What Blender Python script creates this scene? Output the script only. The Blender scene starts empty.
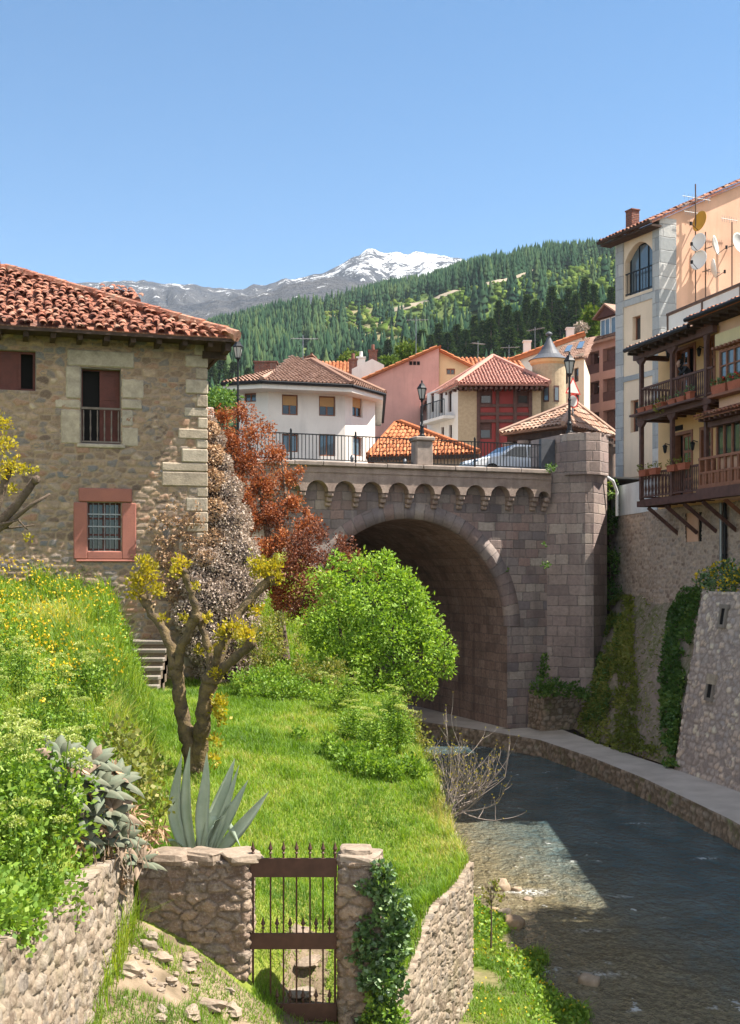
import bpy, math, random
import numpy as np
from mathutils import Vector, Matrix, noise as mnoise

random.seed(11)
RNG = np.random.default_rng(11)
SC = bpy.context.scene
COL = SC.collection
PI = math.pi
CZ = 6.8            # eye height above the river
FPX, HX, HY = 1200.0, 370.0, 575.0   # focal length, principal column and horizon row, measured on the photograph


def P(px, py, d):
    """world point at depth d that was measured at a pixel"""
    return Vector(((px - HX) / FPX * d, d, CZ + (HY - py) / FPX * d))


def G(px, d):
    return (px - HX) / FPX * d


# ------------------------------------------------------------------ objects
def thing(name, label, cat, loc=(0, 0, 0), rz=0.0, group=None):
    o = bpy.data.objects.new(name, None)
    o.empty_display_size = 0.2
    COL.objects.link(o)
    o.location = loc
    o.rotation_euler = (0, 0, rz)
    tag(o, label, cat, group)
    return o


def tag(o, label=None, cat=None, group=None, kind=None):
    if label:
        o['label'] = label
    if cat:
        o['category'] = cat
    if group:
        o['group'] = group
    if kind:
        o['kind'] = kind
    return o


def copy_tree(o, parent=None):
    c = o.copy()
    COL.objects.link(c)
    if parent is not None:
        c.parent = parent
    for ch in list(o.children):
        copy_tree(ch, c)
    return c


def root_loc(o):
    v = Vector((0, 0, 0))
    while o is not None:
        v += Vector(o.location)
        o = o.parent
    return v


def finish(me, name, mats, parent, world, smooth):
    if not isinstance(mats, (list, tuple)):
        mats = [mats]
    for m in mats:
        me.materials.append(m)
    if smooth:
        me.polygons.foreach_set('use_smooth', np.ones(len(me.polygons), dtype=bool))
    o = bpy.data.objects.new(name, me)
    COL.objects.link(o)
    if parent is not None:
        o.parent = parent
        if world:
            me.transform(Matrix.Translation(-root_loc(parent)))
    else:
        n = len(me.vertices)
        co = np.empty(n * 3, dtype=np.float32)
        me.vertices.foreach_get('co', co)
        co = co.reshape(-1, 3)
        c = Vector((float((co[:, 0].min() + co[:, 0].max()) / 2), float((co[:, 1].min() + co[:, 1].max()) / 2), float(co[:, 2].min())))
        me.transform(Matrix.Translation(-c))
        o.location = c
    return o


class MB:
    """collects simple solids into ONE mesh"""

    def __init__(s):
        s.v, s.f, s.m, s.r = [], [], [], []

    def add(s, verts, faces, m=0, r=None):
        b = len(s.v)
        if r is None:
            r = random.random()
        s.v.extend([tuple(q) for q in verts])
        s.r.extend([r] * len(verts))
        s.f.extend([tuple(i + b for i in q) for q in faces])
        s.m.extend([m] * len(faces))
        return s

    def quad(s, *p, m=0, r=None):
        return s.add(p, [tuple(range(len(p)))], m, r)

    def box(s, x0, x1, y0, y1, z0, z1, m=0, r=None, M=None):
        p = [(x0, y0, z0), (x1, y0, z0), (x1, y1, z0), (x0, y1, z0), (x0, y0, z1), (x1, y0, z1), (x1, y1, z1), (x0, y1, z1)]
        if M is not None:
            p = [tuple(M @ Vector(q)) for q in p]
        return s.add(p, [(0, 3, 2, 1), (4, 5, 6, 7), (0, 1, 5, 4), (1, 2, 6, 5), (2, 3, 7, 6), (3, 0, 4, 7)], m, r)

    def cbox(s, x0, x1, y0, y1, z0, z1, c=0.02, m=0, r=None):
        """box with chamfered edges (a convex 24-corner solid)"""
        c = min(c, (x1 - x0) / 2.2, (y1 - y0) / 2.2, (z1 - z0) / 2.2)
        X, Y, Z = (x0, x1), (y0, y1), (z0, z1)
        idx, p = {}, []
        for i in (0, 1):
            for j in (0, 1):
                for k in (0, 1):
                    dx, dy, dz = (c if i == 0 else -c), (c if j == 0 else -c), (c if k == 0 else -c)
                    for a, q in enumerate(((X[i], Y[j] + dy, Z[k] + dz), (X[i] + dx, Y[j], Z[k] + dz), (X[i] + dx, Y[j] + dy, Z[k]))):
                        idx[(i, j, k, a)] = len(p)
                        p.append(q)
        f = []
        I = lambda i, j, k, a: idx[(i, j, k, a)]
        f += [(I(0, 0, 0, 0), I(0, 0, 1, 0), I(0, 1, 1, 0), I(0, 1, 0, 0)), (I(1, 0, 0, 0), I(1, 1, 0, 0), I(1, 1, 1, 0), I(1, 0, 1, 0))]
        f += [(I(0, 0, 0, 1), I(1, 0, 0, 1), I(1, 0, 1, 1), I(0, 0, 1, 1)), (I(0, 1, 0, 1), I(0, 1, 1, 1), I(1, 1, 1, 1), I(1, 1, 0, 1))]
        f += [(I(0, 0, 0, 2), I(0, 1, 0, 2), I(1, 1, 0, 2), I(1, 0, 0, 2)), (I(0, 0, 1, 2), I(1, 0, 1, 2), I(1, 1, 1, 2), I(0, 1, 1, 2))]
        for j in (0, 1):
            for k in (0, 1):
                q = (I(0, j, k, 1), I(1, j, k, 1), I(1, j, k, 2), I(0, j, k, 2))
                f.append(q if j == k else q[::-1])
        for i in (0, 1):
            for k in (0, 1):
                q = (I(i, 0, k, 0), I(i, 1, k, 0), I(i, 1, k, 2), I(i, 0, k, 2))
                f.append(q if i != k else q[::-1])
        for i in (0, 1):
            for j in (0, 1):
                q = (I(i, j, 0, 0), I(i, j, 1, 0), I(i, j, 1, 1), I(i, j, 0, 1))
                f.append(q if i == j else q[::-1])
        for i in (0, 1):
            for j in (0, 1):
                for k in (0, 1):
                    q = (I(i, j, k, 0), I(i, j, k, 1), I(i, j, k, 2))
                    f.append(q if (i + j + k) % 2 else q[::-1])
        return s.add(p, f, m, r)

    def beam(s, a, b, w, h=None, m=0, r=None):
        a, b = Vector(a), Vector(b)
        h = h or w
        d = (b - a).normalized()
        up = Vector((0, 0, 1)) if abs(d.z) < 0.95 else Vector((0, 1, 0))
        x = d.cross(up).normalized()
        y = x.cross(d).normalized()
        p = []
        for c in (a, b):
            for i, j in ((-1, -1), (1, -1), (1, 1), (-1, 1)):
                p.append(c + x * (i * w / 2) + y * (j * h / 2))
        return s.add(p, [(0, 1, 2, 3), (7, 6, 5, 4), (0, 4, 5, 1), (1, 5, 6, 2), (2, 6, 7, 3), (3, 7, 4, 0)], m, r)

    def tube(s, path, rad, n=8, m=0, r=None, cap=True):
        path = [Vector(q) for q in path]
        if not isinstance(rad, (list, tuple)):
            rad = [rad] * len(path)
        up = Vector((0.13, 0.97, 0.2)).normalized()
        p, f = [], []
        for i, c in enumerate(path):
            d = (path[min(i + 1, len(path) - 1)] - path[max(i - 1, 0)]).normalized()
            x = d.cross(up)
            if x.length < 0.15:
                x = d.cross(Vector((1, 0, 0)))
            x.normalize()
            y = x.cross(d).normalized()
            for k in range(n):
                t = 2 * PI * k / n
                p.append(c + (x * math.cos(t) + y * math.sin(t)) * rad[i])
        for i in range(len(path) - 1):
            for k in range(n):
                k2 = (k + 1) % n
                f.append((i * n + k, i * n + k2, (i + 1) * n + k2, (i + 1) * n + k))
        if cap:
            f.append(tuple(range(n))[::-1])
            f.append(tuple(range((len(path) - 1) * n, len(path) * n)))
        return s.add(p, f, m, r)

    def lathe(s, prof, c=(0, 0, 0), n=12, m=0, r=None):
        p, f = [], []
        for (rr, z) in prof:
            for k in range(n):
                t = 2 * PI * k / n
                p.append((c[0] + rr * math.cos(t), c[1] + rr * math.sin(t), c[2] + z))
        for i in range(len(prof) - 1):
            for k in range(n):
                k2 = (k + 1) % n
                f.append((i * n + k, i * n + k2, (i + 1) * n + k2, (i + 1) * n + k))
        f.append(tuple(range(n))[::-1])
        f.append(tuple(range((len(prof) - 1) * n, len(prof) * n)))
        return s.add(p, f, m, r)

    def prism(s, poly, lo, hi, axis='z', m=0, r=None):
        """polygon (CCW) pushed along an axis; 'z': poly=(x,y); 'y': poly=(x,z); 'x': poly=(y,z)"""
        n = len(poly)

        def mk(a, b, t):
            return (a, b, t) if axis == 'z' else ((a, t, b) if axis == 'y' else (t, a, b))
        p = [mk(a, b, lo) for a, b in poly] + [mk(a, b, hi) for a, b in poly]
        f = [tuple(range(n))[::-1], tuple(range(n, 2 * n))]
        f += [(i, (i + 1) % n, n + (i + 1) % n, n + i) for i in range(n)]
        return s.add(p, f, m, r)

    def wall(s, u0, u1, z0, z1, ops=(), y=0.0, reveal=0.25, m=0, mr=None, r=None):
        """flat wall facing -y with real openings (ua, ub, za, zb) and reveals"""
        us = sorted(set([u0, u1] + [q for o in ops for q in o[:2]]))
        zs = sorted(set([z0, z1] + [q for o in ops for q in o[2:4]]))
        for i in range(len(us) - 1):
            for k in range(len(zs) - 1):
                cu, cz = (us[i] + us[i + 1]) / 2, (zs[k] + zs[k + 1]) / 2
                if any(o[0] < cu < o[1] and o[2] < cz < o[3] for o in ops):
                    continue
                s.quad((us[i], y, zs[k]), (us[i + 1], y, zs[k]), (us[i + 1], y, zs[k + 1]), (us[i], y, zs[k + 1]), m=m, r=r)
        mr = m if mr is None else mr
        for (a, b, c, d) in [o[:4] for o in ops]:
            Y = y + reveal
            s.quad((a, y, c), (a, y, d), (a, Y, d), (a, Y, c), m=mr, r=r)
            s.quad((b, y, d), (b, y, c), (b, Y, c), (b, Y, d), m=mr, r=r)
            s.quad((a, y, d), (b, y, d), (b, Y, d), (a, Y, d), m=mr, r=r)
            s.quad((b, y, c), (a, y, c), (a, Y, c), (b, Y, c), m=mr, r=r)
        return s

    def build(s, name, mats, parent=None, world=False, smooth=False):
        me = bpy.data.meshes.new(name)
        me.from_pydata(s.v, [], s.f)
        at = me.attributes.new('rnd', 'FLOAT', 'POINT')
        at.data.foreach_set('value', s.r)
        me.polygons.foreach_set('material_index', s.m)
        me.update()
        return finish(me, name, mats, parent, world, smooth)


def np_mesh(name, verts, faces, mats, parent=None, world=False, smooth=False, attrs=None, mi=None):
    """verts (N,3) array, faces (M,k) array with one k, point attributes {name: (N,)}"""
    me = bpy.data.meshes.new(name)
    nv, nf, k = len(verts), len(faces), faces.shape[1]
    me.vertices.add(nv)
    me.vertices.foreach_set('co', np.ascontiguousarray(verts, dtype=np.float32).ravel())
    me.loops.add(nf * k)
    me.loops.foreach_set('vertex_index', np.ascontiguousarray(faces, dtype=np.int32).ravel())
    me.polygons.add(nf)
    me.polygons.foreach_set('loop_start', np.arange(0, nf * k, k, dtype=np.int32))
    for an, av in (attrs or {}).items():
        at = me.attributes.new(an, 'FLOAT', 'POINT')
        at.data.foreach_set('value', np.ascontiguousarray(av, dtype=np.float32))
    if mi is not None:
        me.polygons.foreach_set('material_index', np.ascontiguousarray(mi, dtype=np.int32))
    me.update(calc_edges=True)
    return finish(me, name, mats, parent, world, smooth)


# ------------------------------------------------------------------ numeric noise
def vnoise(x, y, seed=0):
    """smooth value noise in 0..1 on arrays"""
    xi, yi = np.floor(x).astype(np.int64), np.floor(y).astype(np.int64)
    fx, fy = x - xi, y - yi
    fx, fy = fx * fx * (3 - 2 * fx), fy * fy * (3 - 2 * fy)
    h = lambda a, b: hash01(a, b, seed)
    return (h(xi, yi) * (1 - fx) + h(xi + 1, yi) * fx) * (1 - fy) + (h(xi, yi + 1) * (1 - fx) + h(xi + 1, yi + 1) * fx) * fy


def hash01(a, b, seed=0):
    a = np.asarray(a).astype(np.int64)
    b = np.asarray(b).astype(np.int64)
    n = (a * 374761393 + b * 668265263 + seed * 974711) & 0xffffffff
    n = ((n ^ (n >> 13)) * 1274126177) & 0xffffffff
    n = ((n ^ (n >> 16)) * 2246822519) & 0xffffffff
    return ((n ^ (n >> 15)) & 0xffffff) / float(0xffffff)


def fbm(x, y, seed=0, oct=4):
    t, a, f = 0, 0.5, 1.0
    for i in range(oct):
        t = t + a * vnoise(x * f + 13.7 * i, y * f - 7.1 * i, seed + i)
        a, f = a / 2, f * 2.03
    return t


def worley(s, z, cs, cz, seed, power=2.6):
    """returns F2-F1 (in cell units) and the random number of the nearest stone"""
    x, y = s / cs, z / cz
    row = np.floor(y)
    f1 = np.full(x.shape, 9.0)
    f2 = np.full(x.shape, 9.0)
    rid = np.zeros(x.shape)
    for dj in (-1, 0, 1):
        j = row + dj
        off = hash01(j, j * 0 + 5, seed + 3)
        xi = np.floor(x - off)
        for di in (-1, 0, 1):
            i = xi + di
            cx = i + off + 0.5 + (hash01(i, j, seed) - 0.5) * 0.9
            cy = j + 0.5 + (hash01(i, j, seed + 1) - 0.5) * 0.62
            sc = 0.8 + 0.45 * hash01(i, j, seed + 7)
            d = (np.abs(x - cx) ** power + np.abs(y - cy) ** power) ** (1 / power) / sc
            r = hash01(i, j, seed + 2)
            near = d < f1
            f2 = np.where(near, f1, np.minimum(f2, d))
            rid = np.where(near, r, rid)
            f1 = np.where(near, d, f1)
    return f2 - f1, rid


def sstep(a, b, x):
    t = np.clip((x - a) / (b - a), 0, 1)
    return t * t * (3 - 2 * t)


def polyline(pts, n):
    pts = np.array(pts, float)
    d = np.r_[0, np.cumsum(np.linalg.norm(np.diff(pts, axis=0), axis=1))]
    t = np.linspace(0, d[-1], n)
    return np.stack([np.interp(t, d, pts[:, i]) for i in range(pts.shape[1])], 1), t


def grid_faces(nu, nv):
    i, j = np.meshgrid(np.arange(nu - 1), np.arange(nv - 1), indexing='ij')
    a = (i * nv + j).ravel()
    return np.stack([a, a + nv, a + nv + 1, a + 1], 1)


def rubble(name, path, zb, zt, mat, parent=None, world=True, res=0.04, cs=0.3, cz=0.2, depth=0.06, seed=1, batter=0.0,
           ops=(), thick=0.5, rough=0.03, smooth=True, mort=(0.05, 0.3), top=True, zoff=0.0):
    """stone wall following a plan polyline; the outside is on the RIGHT of the walking direction.
    zb, zt: bottom and top (number or function of the run). Stones are real relief."""
    L = float(np.sum(np.linalg.norm(np.diff(np.array(path, float), axis=0), axis=1)))
    nu = max(3, int(L / res))
    pts, t = polyline(path, nu)
    tan = np.gradient(pts, axis=0)
    tan /= np.linalg.norm(tan, axis=1)[:, None]
    nrm = np.stack([tan[:, 1], -tan[:, 0]], 1)
    fb = np.array([zb(q) if callable(zb) else zb for q in t])
    ft = np.array([zt(q) if callable(zt) else zt for q in t])
    nv = max(3, int(np.max(ft - fb) / res))
    w = np.linspace(0, 1, nv)
    Z = fb[:, None] + (ft - fb)[:, None] * w[None, :]
    S = np.repeat(t[:, None], nv, 1)
    S2 = S + 0.35 * cs * (fbm(S / cs * 0.9, Z / cz * 0.7, seed + 40, 2) - 0.4)
    Z2 = Z + zoff + 0.5 * cz * (fbm(S / cs * 0.6, Z / cz * 0.6, seed + 50, 2) - 0.4)
    e, rid = worley(S2, Z2, cs, cz, seed)
    e2, rid2 = worley(S2 + 3.1, Z2 + 1.7, cs * .52, cz * .55, seed + 100)
    mk = fbm(S / cs * .55, Z / cz * .5, seed + 60, 2) > .52
    e, rid = np.where(mk, e2, e), np.where(mk, rid2, rid)
    edge = sstep(mort[0], mort[1], e)
    out = depth * edge * (0.55 + 0.6 * rid) + rough * (fbm(S * 9, Z * 9, seed + 9, 3) - 0.5) + rough * .7 * edge * (np.abs(fbm(S * 22, Z * 22, seed + 29, 3) - .5) * 2 - .4) + 2 * rough * (fbm(S * 1.1, Z * 1.1, seed + 19, 2) - 0.4)
    lean = -batter * (Z - fb.min())
    X = pts[:, 0][:, None] + nrm[:, 0][:, None] * (out + lean)
    Y = pts[:, 1][:, None] + nrm[:, 1][:, None] * (out + lean)
    V = np.stack([X, Y, Z], 2).reshape(-1, 3)
    F = grid_faces(nu, nv)
    if ops:
        cu, cz_ = S.ravel()[F].mean(1), Z.ravel()[F].mean(1)
        keep = np.ones(len(F), bool)
        for (a, b, c, d) in ops:
            keep &= ~((cu > a) & (cu < b) & (cz_ > c) & (cz_ < d))
        F = F[keep]
    rn, ed = rid.ravel(), edge.ravel()
    nb = len(V)
    # back and top closed so the wall is a solid slab
    bt = np.stack([pts[:, 0] - nrm[:, 0] * thick + nrm[:, 0] * lean[:, -1], pts[:, 1] - nrm[:, 1] * thick + nrm[:, 1] * lean[:, -1], ft], 1)
    bb = np.stack([pts[:, 0] - nrm[:, 0] * thick, pts[:, 1] - nrm[:, 1] * thick, fb], 1)
    ti = np.arange(nu) * nv + nv - 1
    bti = nb + np.arange(nu)
    bbi = nb + nu + np.arange(nu)
    extra = []
    if top:
        extra.append(np.stack([ti[:-1], ti[1:], bti[1:], bti[:-1]], 1))
    extra.append(np.stack([bti[:-1], bti[1:], bbi[1:], bbi[:-1]], 1))
    bi = np.arange(nu) * nv
    for q in (0, nu - 1):
        extra.append(np.array([[bi[q], ti[q], bti[q], bbi[q]]]))
    F = np.concatenate([F] + extra)
    V = np.concatenate([V, bt, bb])
    rn = np.concatenate([rn, rn[ti], rn[ti]])
    ed = np.concatenate([ed, ed[ti], ed[ti]])
    return np_mesh(name, V, F, mat, parent, world, smooth, {'rnd': rn, 'edge': ed})


# ------------------------------------------------------------------ materials
def new_mat(name):
    m = bpy.data.materials.new(name)
    m.use_nodes = True
    nt = m.node_tree
    nt.nodes.clear()
    out = nt.nodes.new('ShaderNodeOutputMaterial')
    return m, nt, out


class N:
    """tiny node helper"""

    def __init__(s, nt):
        s.nt = nt

    def node(s, typ, **kw):
        n = s.nt.nodes.new(typ)
        for k, v in kw.items():
            setattr(n, k, v)
        return n

    def link(s, a, b):
        s.nt.links.new(a, b)

    def set(s, sock, v):
        if isinstance(v, bpy.types.NodeSocket):
            s.nt.links.new(v, sock)
        elif isinstance(v, (tuple, list)):
            sock.default_value = tuple(v) + ((1.0,) if len(v) == 3 and sock.type == 'RGBA' else ())
        else:
            sock.default_value = v

    def math(s, op, a, b=0.0, clamp=False):
        n = s.node('ShaderNodeMath', operation=op, use_clamp=clamp)
        s.set(n.inputs[0], a)
        s.set(n.inputs[1], b)
        return n.outputs[0]

    def mix(s, fac, a, b, blend='MIX'):
        n = s.node('ShaderNodeMix', data_type='RGBA', blend_type=blend)
        s.set(n.inputs[0], fac)
        s.set(n.inputs[6], a)
        s.set(n.inputs[7], b)
        return n.outputs[2]

    def noise(s, scale, detail=3, rough=0.55, vec=None, dim='3D'):
        n = s.node('ShaderNodeTexNoise', noise_dimensions=dim)
        n.inputs['Scale'].default_value = scale
        n.inputs['Detail'].default_value = detail
        n.inputs['Roughness'].default_value = rough
        if vec is not None:
            s.link(vec, n.inputs['Vector'])
        return n.outputs['Fac']

    def coord(s, which='Object'):
        return s.node('ShaderNodeTexCoord').outputs[which]

    def geo_pos(s):
        return s.node('ShaderNodeNewGeometry').outputs['Position']

    def scalevec(s, vec, sc):
        n = s.node('ShaderNodeMapping')
        s.link(vec, n.inputs['Vector'])
        n.inputs['Scale'].default_value = sc
        return n.outputs[0]

    def ramp(s, fac, stops, interp='LINEAR'):
        n = s.node('ShaderNodeValToRGB')
        n.color_ramp.interpolation = interp
        el = n.color_ramp.elements
        while len(el) < len(stops):
            el.new(0.5)
        for e, (p, c) in zip(el, stops):
            e.position = p
            e.color = tuple(c) + (1,) if len(c) == 3 else c
        s.set(n.inputs[0], fac)
        return n.outputs[0]

    def mapr(s, v, a, b, c, d):
        n = s.node('ShaderNodeMapRange')
        s.set(n.inputs[0], v)
        for i, q in enumerate((a, b, c, d)):
            n.inputs[i + 1].default_value = q
        return n.outputs[0]

    def attr(s, name):
        return s.node('ShaderNodeAttribute', attribute_name=name).outputs['Fac']

    def bump(s, h, strength=0.4, dist=0.02):
        n = s.node('ShaderNodeBump')
        s.set(n.inputs['Height'], h)
        n.inputs['Strength'].default_value = strength
        n.inputs['Distance'].default_value = dist
        return n.outputs[0]

    def pbsdf(s, out, color, rough=0.8, normal=None, metallic=0.0, spec=0.3):
        b = s.node('ShaderNodeBsdfPrincipled')
        s.set(b.inputs['Base Color'], color)
        s.set(b.inputs['Roughness'], rough)
        s.set(b.inputs['Metallic'], metallic)
        s.set(b.inputs['Specular IOR Level'], spec)
        if normal is not None:
            s.link(normal, b.inputs['Normal'])
        s.link(b.outputs[0], out.inputs['Surface'])
        return b


def mul(c, k):
    return tuple(q * k for q in c)


def m_plain(name, col, rough=0.75, var=0.25, scale=3.0, bump=0.15, bdist=0.01, metallic=0.0, spec=0.3, col2=None, stain=0.0, fine=30.0):
    m, nt, out = new_mat(name)
    n = N(nt)
    co = n.coord()
    f = n.noise(scale, 5, 0.6, co)
    f2 = n.noise(fine, 3, 0.6, co)
    c2 = col2 or mul(col, 1 - var)
    c = n.mix(n.mapr(f, 0.35, 0.65, 0, 1), col, c2)
    c = n.mix(n.mapr(f2, 0.3, 0.7, 0, var * 0.8), c, mul(col, 0.6))
    if stain:
        st = n.noise(1.0, 6, 0.65, n.scalevec(co, (2.2, 2.2, 0.35)))
        c = n.mix(n.mapr(st, 0.5, 0.75, 0, stain), c, mul(col, 0.42))
    n.pbsdf(out, c, rough, n.bump(n.math('ADD', f, f2), bump, bdist), metallic, spec)
    return m


def m_attr(name, stops, rough=0.85, attr='rnd', patch=0.0, mortar=None, var=0.3, scale=14, bump=0.4, bdist=0.015, moss=None, mossamt=0.0, interp='LINEAR', spec=0.2):
    """colour by the piece's own random number, mortar between stones"""
    m, nt, out = new_mat(name)
    n = N(nt)
    co = n.coord()
    fac = n.attr(attr)
    if patch:
        pz = n.mapr(n.noise(0.8, 5, 0.65, co), 0.3, 0.7, 0, 1)
        fac = n.math('ADD', n.math('MULTIPLY', fac, 1 - patch), n.math('MULTIPLY', pz, patch))
    c = n.ramp(fac, stops, interp)
    f = n.noise(scale, 5, 0.65, co)
    f2 = n.noise(scale * 4, 3, 0.6, co)
    c = n.mix(n.mapr(f, 0.3, 0.7, var, 0), c, (0.03, 0.027, 0.025), 'MIX')
    c = n.mix(n.mapr(f2, 0.5, 0.75, 0, var * 0.7), c, (0.45, 0.4, 0.33))
    if mortar is not None:
        c = n.mix(n.math('SUBTRACT', 1.0, n.attr('edge'), True), c, mortar)
    if moss is not None:
        g = n.noise(1.6, 6, 0.7, co)
        c = n.mix(n.mapr(g, 0.55, 0.72, 0, mossamt), c, moss)
    n.pbsdf(out, c, rough, n.bump(n.math('ADD', f, n.math('MULTIPLY', f2, 0.5)), bump, bdist), 0, spec)
    return m


def m_leaf(name, stops, trans=0.45, rough=0.6, gloss=0.02, attr='rnd', warm=(1.15, 1.1, 0.45)):
    m, nt, out = new_mat(name)
    n = N(nt)
    c = n.ramp(n.attr(attr), stops)
    d = n.node('ShaderNodeBsdfDiffuse')
    n.link(c, d.inputs[0])
    t = n.node('ShaderNodeBsdfTranslucent')
    tc = n.mix(1.0, c, warm, 'MULTIPLY')
    n.link(tc, t.inputs[0])
    mx = n.node('ShaderNodeMixShader')
    mx.inputs[0].default_value = trans
    n.link(d.outputs[0], mx.inputs[1])
    n.link(t.outputs[0], mx.inputs[2])
    g = n.node('ShaderNodeBsdfGlossy')
    g.inputs['Roughness'].default_value = rough
    g.inputs['Color'].default_value = (1, 1, 1, 1)
    m2 = n.node('ShaderNodeMixShader')
    m2.inputs[0].default_value = gloss
    n.link(mx.outputs[0], m2.inputs[1])
    n.link(g.outputs[0], m2.inputs[2])
    n.link(m2.outputs[0], out.inputs['Surface'])
    return m


def m_ashlar(name, stops, w=0.62, h=0.34, mortar=(0.16, 0.14, 0.13), mw=0.012, uv=None, var=0.35, stain=0.5, rough=0.9, soot=(0.07, 0.06, 0.06), ky=1.0):
    """coursed blocks: every block has its own tone; courses shifted at random. uv: 'attr' reads attributes su, sv"""
    m, nt, out = new_mat(name)
    n = N(nt)
    co = n.coord()
    if uv == 'attr':
        u, v = n.attr('su'), n.attr('sv')
    else:
        sx = n.node('ShaderNodeSeparateXYZ')
        n.link(co, sx.inputs[0])
        u = n.math('ADD', sx.outputs[0], n.math('MULTIPLY', sx.outputs[1], ky))
        v = sx.outputs[2]
    wob = n.math('MULTIPLY', n.math('SUBTRACT', n.noise(1.7, 3, 0.5, co), 0.5), 0.10)
    u = n.math('ADD', u, wob)
    v = n.math('ADD', v, wob)
    vr = n.math('DIVIDE', v, h)
    row = n.math('FLOOR', vr)
    wn = n.node('ShaderNodeTexWhiteNoise', noise_dimensions='1D')
    n.link(row, wn.inputs['W'])
    wr = n.math('MULTIPLY', n.math('ADD', n.math('MULTIPLY', wn.outputs['Value'], 0.7), 0.65), w)
    ur = n.math('ADD', n.math('DIVIDE', u, wr), n.math('MULTIPLY', wn.outputs['Value'], 17.3))
    cl = n.math('FLOOR', ur)
    cb = n.node('ShaderNodeCombineXYZ')
    n.link(cl, cb.inputs[0])
    n.link(row, cb.inputs[1])
    w2 = n.node('ShaderNodeTexWhiteNoise', noise_dimensions='2D')
    n.link(cb.outputs[0], w2.inputs['Vector'])
    c = n.ramp(w2.outputs['Value'], stops)
    fu = n.math('SUBTRACT', ur, cl)
    fv = n.math('SUBTRACT', vr, row)
    du = n.math('MULTIPLY', n.math('MINIMUM', fu, n.math('SUBTRACT', 1.0, fu)), wr)
    dv = n.math('MULTIPLY', n.math('MINIMUM', fv, n.math('SUBTRACT', 1.0, fv)), h)
    dj = n.math('MINIMUM', du, dv)
    jm = n.mapr(dj, mw * 0.4, mw * 2.2, 0, 1)
    f = n.noise(9, 6, 0.65, co)
    big = n.noise(0.55, 5, 0.65, co)
    c = n.mix(n.mapr(f, 0.35, 0.7, 0, var), c, mul(stops[0][1], 0.45))
    c = n.mix(n.mapr(big, 0.48, 0.72, 0, stain), c, soot)
    pale = n.noise(2.3, 5, 0.7, co)
    c = n.mix(n.mapr(pale, 0.62, 0.75, 0, 0.4), c, (0.42, 0.37, 0.33))
    strk = n.noise(1.0, 5, 0.6, n.scalevec(co, (1.8, 1.8, 0.16)))
    c = n.mix(n.mapr(strk, 0.52, 0.72, 0, stain * 0.9), c, mul(soot, 1.2))
    c = n.mix(n.mapr(strk, 0.30, 0.42, 0.35, 0), c, (0.50, 0.44, 0.38))
    c = n.mix(n.math('MULTIPLY', n.math('SUBTRACT', 1.0, jm), n.mapr(f, 0.35, 0.6, 0.2, 0.9)), c, mortar)
    hgt = n.math('ADD', jm, n.math('ADD', n.math('MULTIPLY', f, 0.8), n.math('MULTIPLY', w2.outputs['Value'], 0.4)))
    n.pbsdf(out, c, rough, n.bump(hgt, 0.6, 0.03), 0, 0.15)
    return m


# ------------------------------------------------------------------ leaves
def leaf_quads(pos, dirs, L, W, fold=0.0, rnd=None):
    """one pointed leaf (4 corners) per position along dirs; returns verts, faces, rnd"""
    n = len(pos)
    d = dirs / (np.linalg.norm(dirs, axis=1)[:, None] + 1e-9)
    a = RNG.normal(size=(n, 3))
    s = np.cross(d, a)
    s /= np.linalg.norm(s, axis=1)[:, None] + 1e-9
    up = np.cross(s, d)
    L = np.broadcast_to(L, (n,))[:, None]
    W = np.broadcast_to(W, (n,))[:, None]
    p0 = pos
    p1 = pos + d * L * 0.45 + s * W * 0.5 + up * fold * W
    p2 = pos + d * L
    p3 = pos + d * L * 0.45 - s * W * 0.5 + up * fold * W
    V = np.stack([p0, p1, p2, p3], 1).reshape(-1, 3)
    F = np.arange(n * 4).reshape(n, 4)
    r = RNG.random(n) if rnd is None else rnd
    return V, F, np.repeat(r, 4)


def blades(pos, h, w, lean, rnd, azim=None):
    """bent grass blades: two quads per blade tapering to a tip"""
    n = len(pos)
    az = RNG.random(n) * 2 * PI if azim is None else azim
    dr = np.stack([np.cos(az), np.sin(az), np.zeros(n)], 1)
    sd = np.stack([-np.sin(az), np.cos(az), np.zeros(n)], 1)
    h, w, lean = h[:, None], w[:, None], lean[:, None]
    up = np.array([0, 0, 1.0])
    b0, b1 = pos - sd * w / 2, pos + sd * w / 2
    mid = pos + up * h * 0.55 + dr * lean * h * 0.25
    m0, m1 = mid - sd * w * 0.38, mid + sd * w * 0.38
    tip = pos + up * h * (1 - 0.25 * lean) + dr * lean * h * 0.8
    t0, t1 = tip - sd * w * 0.06, tip + sd * w * 0.06
    V = np.stack([b0, b1, m0, m1, t0, t1], 1).reshape(-1, 3)
    i = np.arange(n)[:, None] * 6
    F = np.concatenate([i + np.array([[0, 1, 3, 2]]), i + np.array([[2, 3, 5, 4]])])
    return V, F, np.repeat(rnd, 6)


def join_np(parts):
    V, F, R, o = [], [], [], 0
    for v, f, r in parts:
        V.append(v)
        F.append(f + o)
        R.append(r)
        o += len(v)
    return np.concatenate(V), np.concatenate(F), np.concatenate(R)


def rand_dirs(n, up=0.0):
    d = RNG.normal(size=(n, 3))
    d /= np.linalg.norm(d, axis=1)[:, None]
    d[:, 2] += up
    return d


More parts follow.
